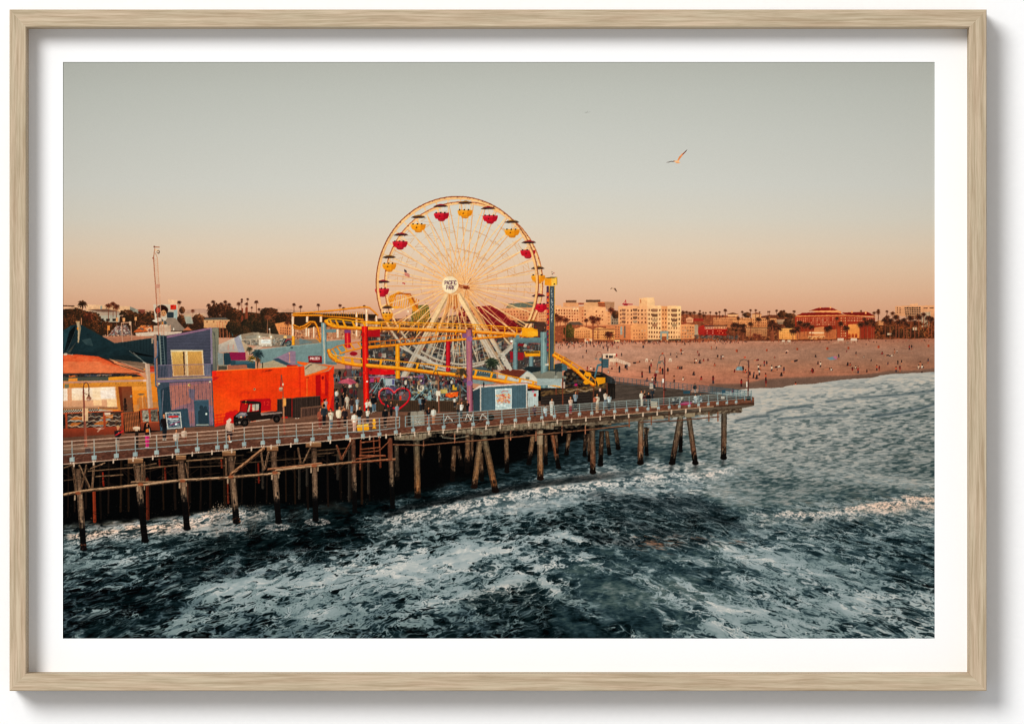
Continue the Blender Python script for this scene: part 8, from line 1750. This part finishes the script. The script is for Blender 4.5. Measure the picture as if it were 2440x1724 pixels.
# the print's own grade: blues and greens held back, warm tones kept
SEA_LIKE = [k + 1 for k, p in enumerate(parts) if p[0] in ('sky', 'sea')]
gm = ~np.isin(idb, SEA_LIKE)
px = buf[gm]
lum = (px * np.array([.3, .55, .15], np.float32)).sum(1, keepdims=True)
cool = np.clip((np.maximum(px[:, 2], px[:, 1]) - px[:, 0]) / .10 + .15, 0, 1)[:, None]
px = px + (lum - px) * cool * .36
yel = np.clip((px[:, 1] - px[:, 2]) / .35, 0, 1) * np.clip((px[:, 0] - .55) / .3, 0, 1)
px[:, 1] *= 1 - .075 * yel
px[:, 2] *= .935
px = np.clip(px, 0, 1) ** .95
px = px + .34 * (px * px * (3 - 2 * px) - px)
buf[gm] = px
def tint(names, x0, x1, m):
    k = [i + 1 for i, p in enumerate(parts) if p[0] in names]
    ys, xs = np.where(np.isin(idb, k)); w = (xs + BX > x0) & (xs + BX < x1)
    buf[ys[w], xs[w]] = np.clip(buf[ys[w], xs[w]] * np.array(m, np.float32), 0, 1)
tint(('hotel', 'building', 'house', 'grand_hotel', 'entrance'), 1150, 2300, (1.04, .965, .87))
tint(('restaurant', 'awning'), 140, 420, (.99, .94, .93)); tint(('tower_building',), 140, 600, (.93, 1.0, .99)); tint(('beach',), 0, 2300, (1.0, 1.0, 1.01))
# fine grit on walls, timber, sand and leaves, so that nothing printed is one flat tone
yy_, xx_ = np.where(gm)
gr = .09 * (vnoise(xx_ / 2.3, yy_ / 2.3, 101) - .5) + .13 * (fbm(xx_ / 6, yy_ / 5, 3, 103) - .5) + .12 * (fbm(xx_ / 30, yy_ / 22, 2, 107) - .5)
buf[gm] *= (1 + gr)[:, None].astype(np.float32)
# soft irregular edges: the sheet's ink spreads by about one step
jx = .8 * (vnoise(XX / 3.1, YY / 3.1, 111) - .5) + .2 * (vnoise(XX / 1.7, YY / 1.7, 113) - .5); jy = .8 * (vnoise(XX / 3.1, YY / 3.1, 117) - .5) + .2 * (vnoise(XX / 1.7, YY / 1.7, 119) - .5)
sx_ = np.clip(XX - BX + jx, 0, BW - 1.01); sy_ = np.clip(YY - BY + jy, 0, BH - 1.01)
x0_ = sx_.astype(np.int32); y0_ = sy_.astype(np.int32); fx_ = (sx_ - x0_)[..., None]; fy_ = (sy_ - y0_)[..., None]
buf[:] = (buf[y0_, x0_] * (1 - fx_) + buf[y0_, x0_ + 1] * fx_) * (1 - fy_) + (buf[y0_ + 1, x0_] * (1 - fx_) + buf[y0_ + 1, x0_ + 1] * fx_) * fy_
# the print's own crispness
def blur3(b):
    b = (b[:, :-2] + 2 * b[:, 1:-1] + b[:, 2:]) / 4
    return (b[:-2] + 2 * b[1:-1] + b[2:]) / 4
q_ = buf.copy()
for _ in range(2):
    q_[1:-1, 1:-1] = blur3(q_)
buf[:] = np.clip(buf + .55 * (buf - q_), 0, 1)
# a trace of grain from the camera
buf[:] = np.clip(buf + rng.normal(0, .006, (BH, BW, 1)).astype(np.float32), 0, 1)
#PAINT-END
# ---------------------------------------------------------------- the printed sheet, one patch of mesh per printed thing
INK_GAIN = 0.92                       # paper reflectance that brings each ink to its tone under this light
paper = mesh_obj('print', [(px0 - .004, py0 - .004, -.0012), (px1 + .004, py0 - .004, -.0012), (px1 + .004, py1 + .004, -.0012), (px0 - .004, py1 + .004, -.0012)], [(0, 1, 2, 3)], card)
paper.parent = root
paper.location = (0, 0, -Z_WALL)
paper['label'] = 'matt colour photograph of a pier with a big wheel beside a beach'

STEP = 1.3
NX, NY = int(round(2080 / STEP)), int(round(1375 / STEP))
gx_ = 148.5 + np.arange(NX + 1) * STEP                    # sheet reaches a hair under the mount
gy_ = 146.5 + np.arange(NY + 1) * STEP
def box(b):
    """colour at each grid corner: mean of the paint around it"""
    ii = np.clip((gy_ - BY), .5, BH - 1.5); jj = np.clip((gx_ - BX), .5, BW - 1.5)
    out = 0
    for oy in (-.4, .4):
        for ox in (-.4, .4):
            yi = ii + oy - .5; xi = jj + ox - .5
            y0 = np.clip(np.floor(yi).astype(int), 0, BH - 2); x0 = np.clip(np.floor(xi).astype(int), 0, BW - 2)
            fy = np.clip(yi - y0, 0, 1)[:, None, None]; fx = np.clip(xi - x0, 0, 1)[None, :, None]
            out = out + (b[y0][:, x0] * (1 - fx) + b[y0][:, x0 + 1] * fx) * (1 - fy) + (b[y0 + 1][:, x0] * (1 - fx) + b[y0 + 1][:, x0 + 1] * fx) * fy
    return out / 4
colg = box(buf)
ling = np.where(colg <= 0.04045, colg / 12.92, ((colg + 0.055) / 1.055) ** 2.4) * INK_GAIN
iy_ = np.clip(((gy_[:-1] + STEP / 2) - BY).astype(int), 0, BH - 1); ix_ = np.clip(((gx_[:-1] + STEP / 2) - BX).astype(int), 0, BW - 1)
idg = idb[iy_][:, ix_]
wx_ = (gx_ - 1220) * PX; wy_ = (862 - gy_) * PX
ink = mat_ink()
order = np.argsort(idg, axis=None, kind='stable')
sid = idg.ravel()[order]
cuts = np.searchsorted(sid, np.arange(1, len(parts) + 2))
for k, (name, label) in enumerate(parts):
    sel = order[cuts[k]:cuts[k + 1]]
    if len(sel) == 0:
        continue
    r = sel // NX; c = sel % NX
    corners = np.stack([(r + 1) * (NX + 1) + c, (r + 1) * (NX + 1) + c + 1, r * (NX + 1) + c + 1, r * (NX + 1) + c], 1)
    uq, inv = np.unique(corners, return_inverse=True)
    inv = inv.reshape(-1)
    vr, vc = uq // (NX + 1), uq % (NX + 1)
    co = np.zeros((len(uq), 3), np.float32); co[:, 0] = wx_[vc]; co[:, 1] = wy_[vr]
    me = bpy.data.meshes.new(name)
    me.vertices.add(len(uq)); me.vertices.foreach_set('co', co.ravel())
    n = len(sel)
    me.loops.add(n * 4); me.loops.foreach_set('vertex_index', inv.astype(np.int32))
    me.polygons.add(n); me.polygons.foreach_set('loop_start', np.arange(0, n * 4, 4, dtype=np.int32))
    me.update(calc_edges=True)
    at = me.attributes.new('ink', 'FLOAT_COLOR', 'POINT')
    cc = np.ones((len(uq), 4), np.float32); cc[:, :3] = ling[vr, vc]
    at.data.foreach_set('color', cc.ravel())
    me.materials.append(ink)
    o = bpy.data.objects.new(name, me)
    scene.collection.objects.link(o)
    o.parent = paper
    if label:
        o['label'] = label
    if name in ('sky', 'hills', 'sea', 'beach', 'woodland', 'crowd', 'beach_crowd', 'pier_shadow', 'spray'):
        o['kind'] = 'stuff' if name in ('woodland', 'crowd', 'beach_crowd', 'spray', 'sea') else 'structure'
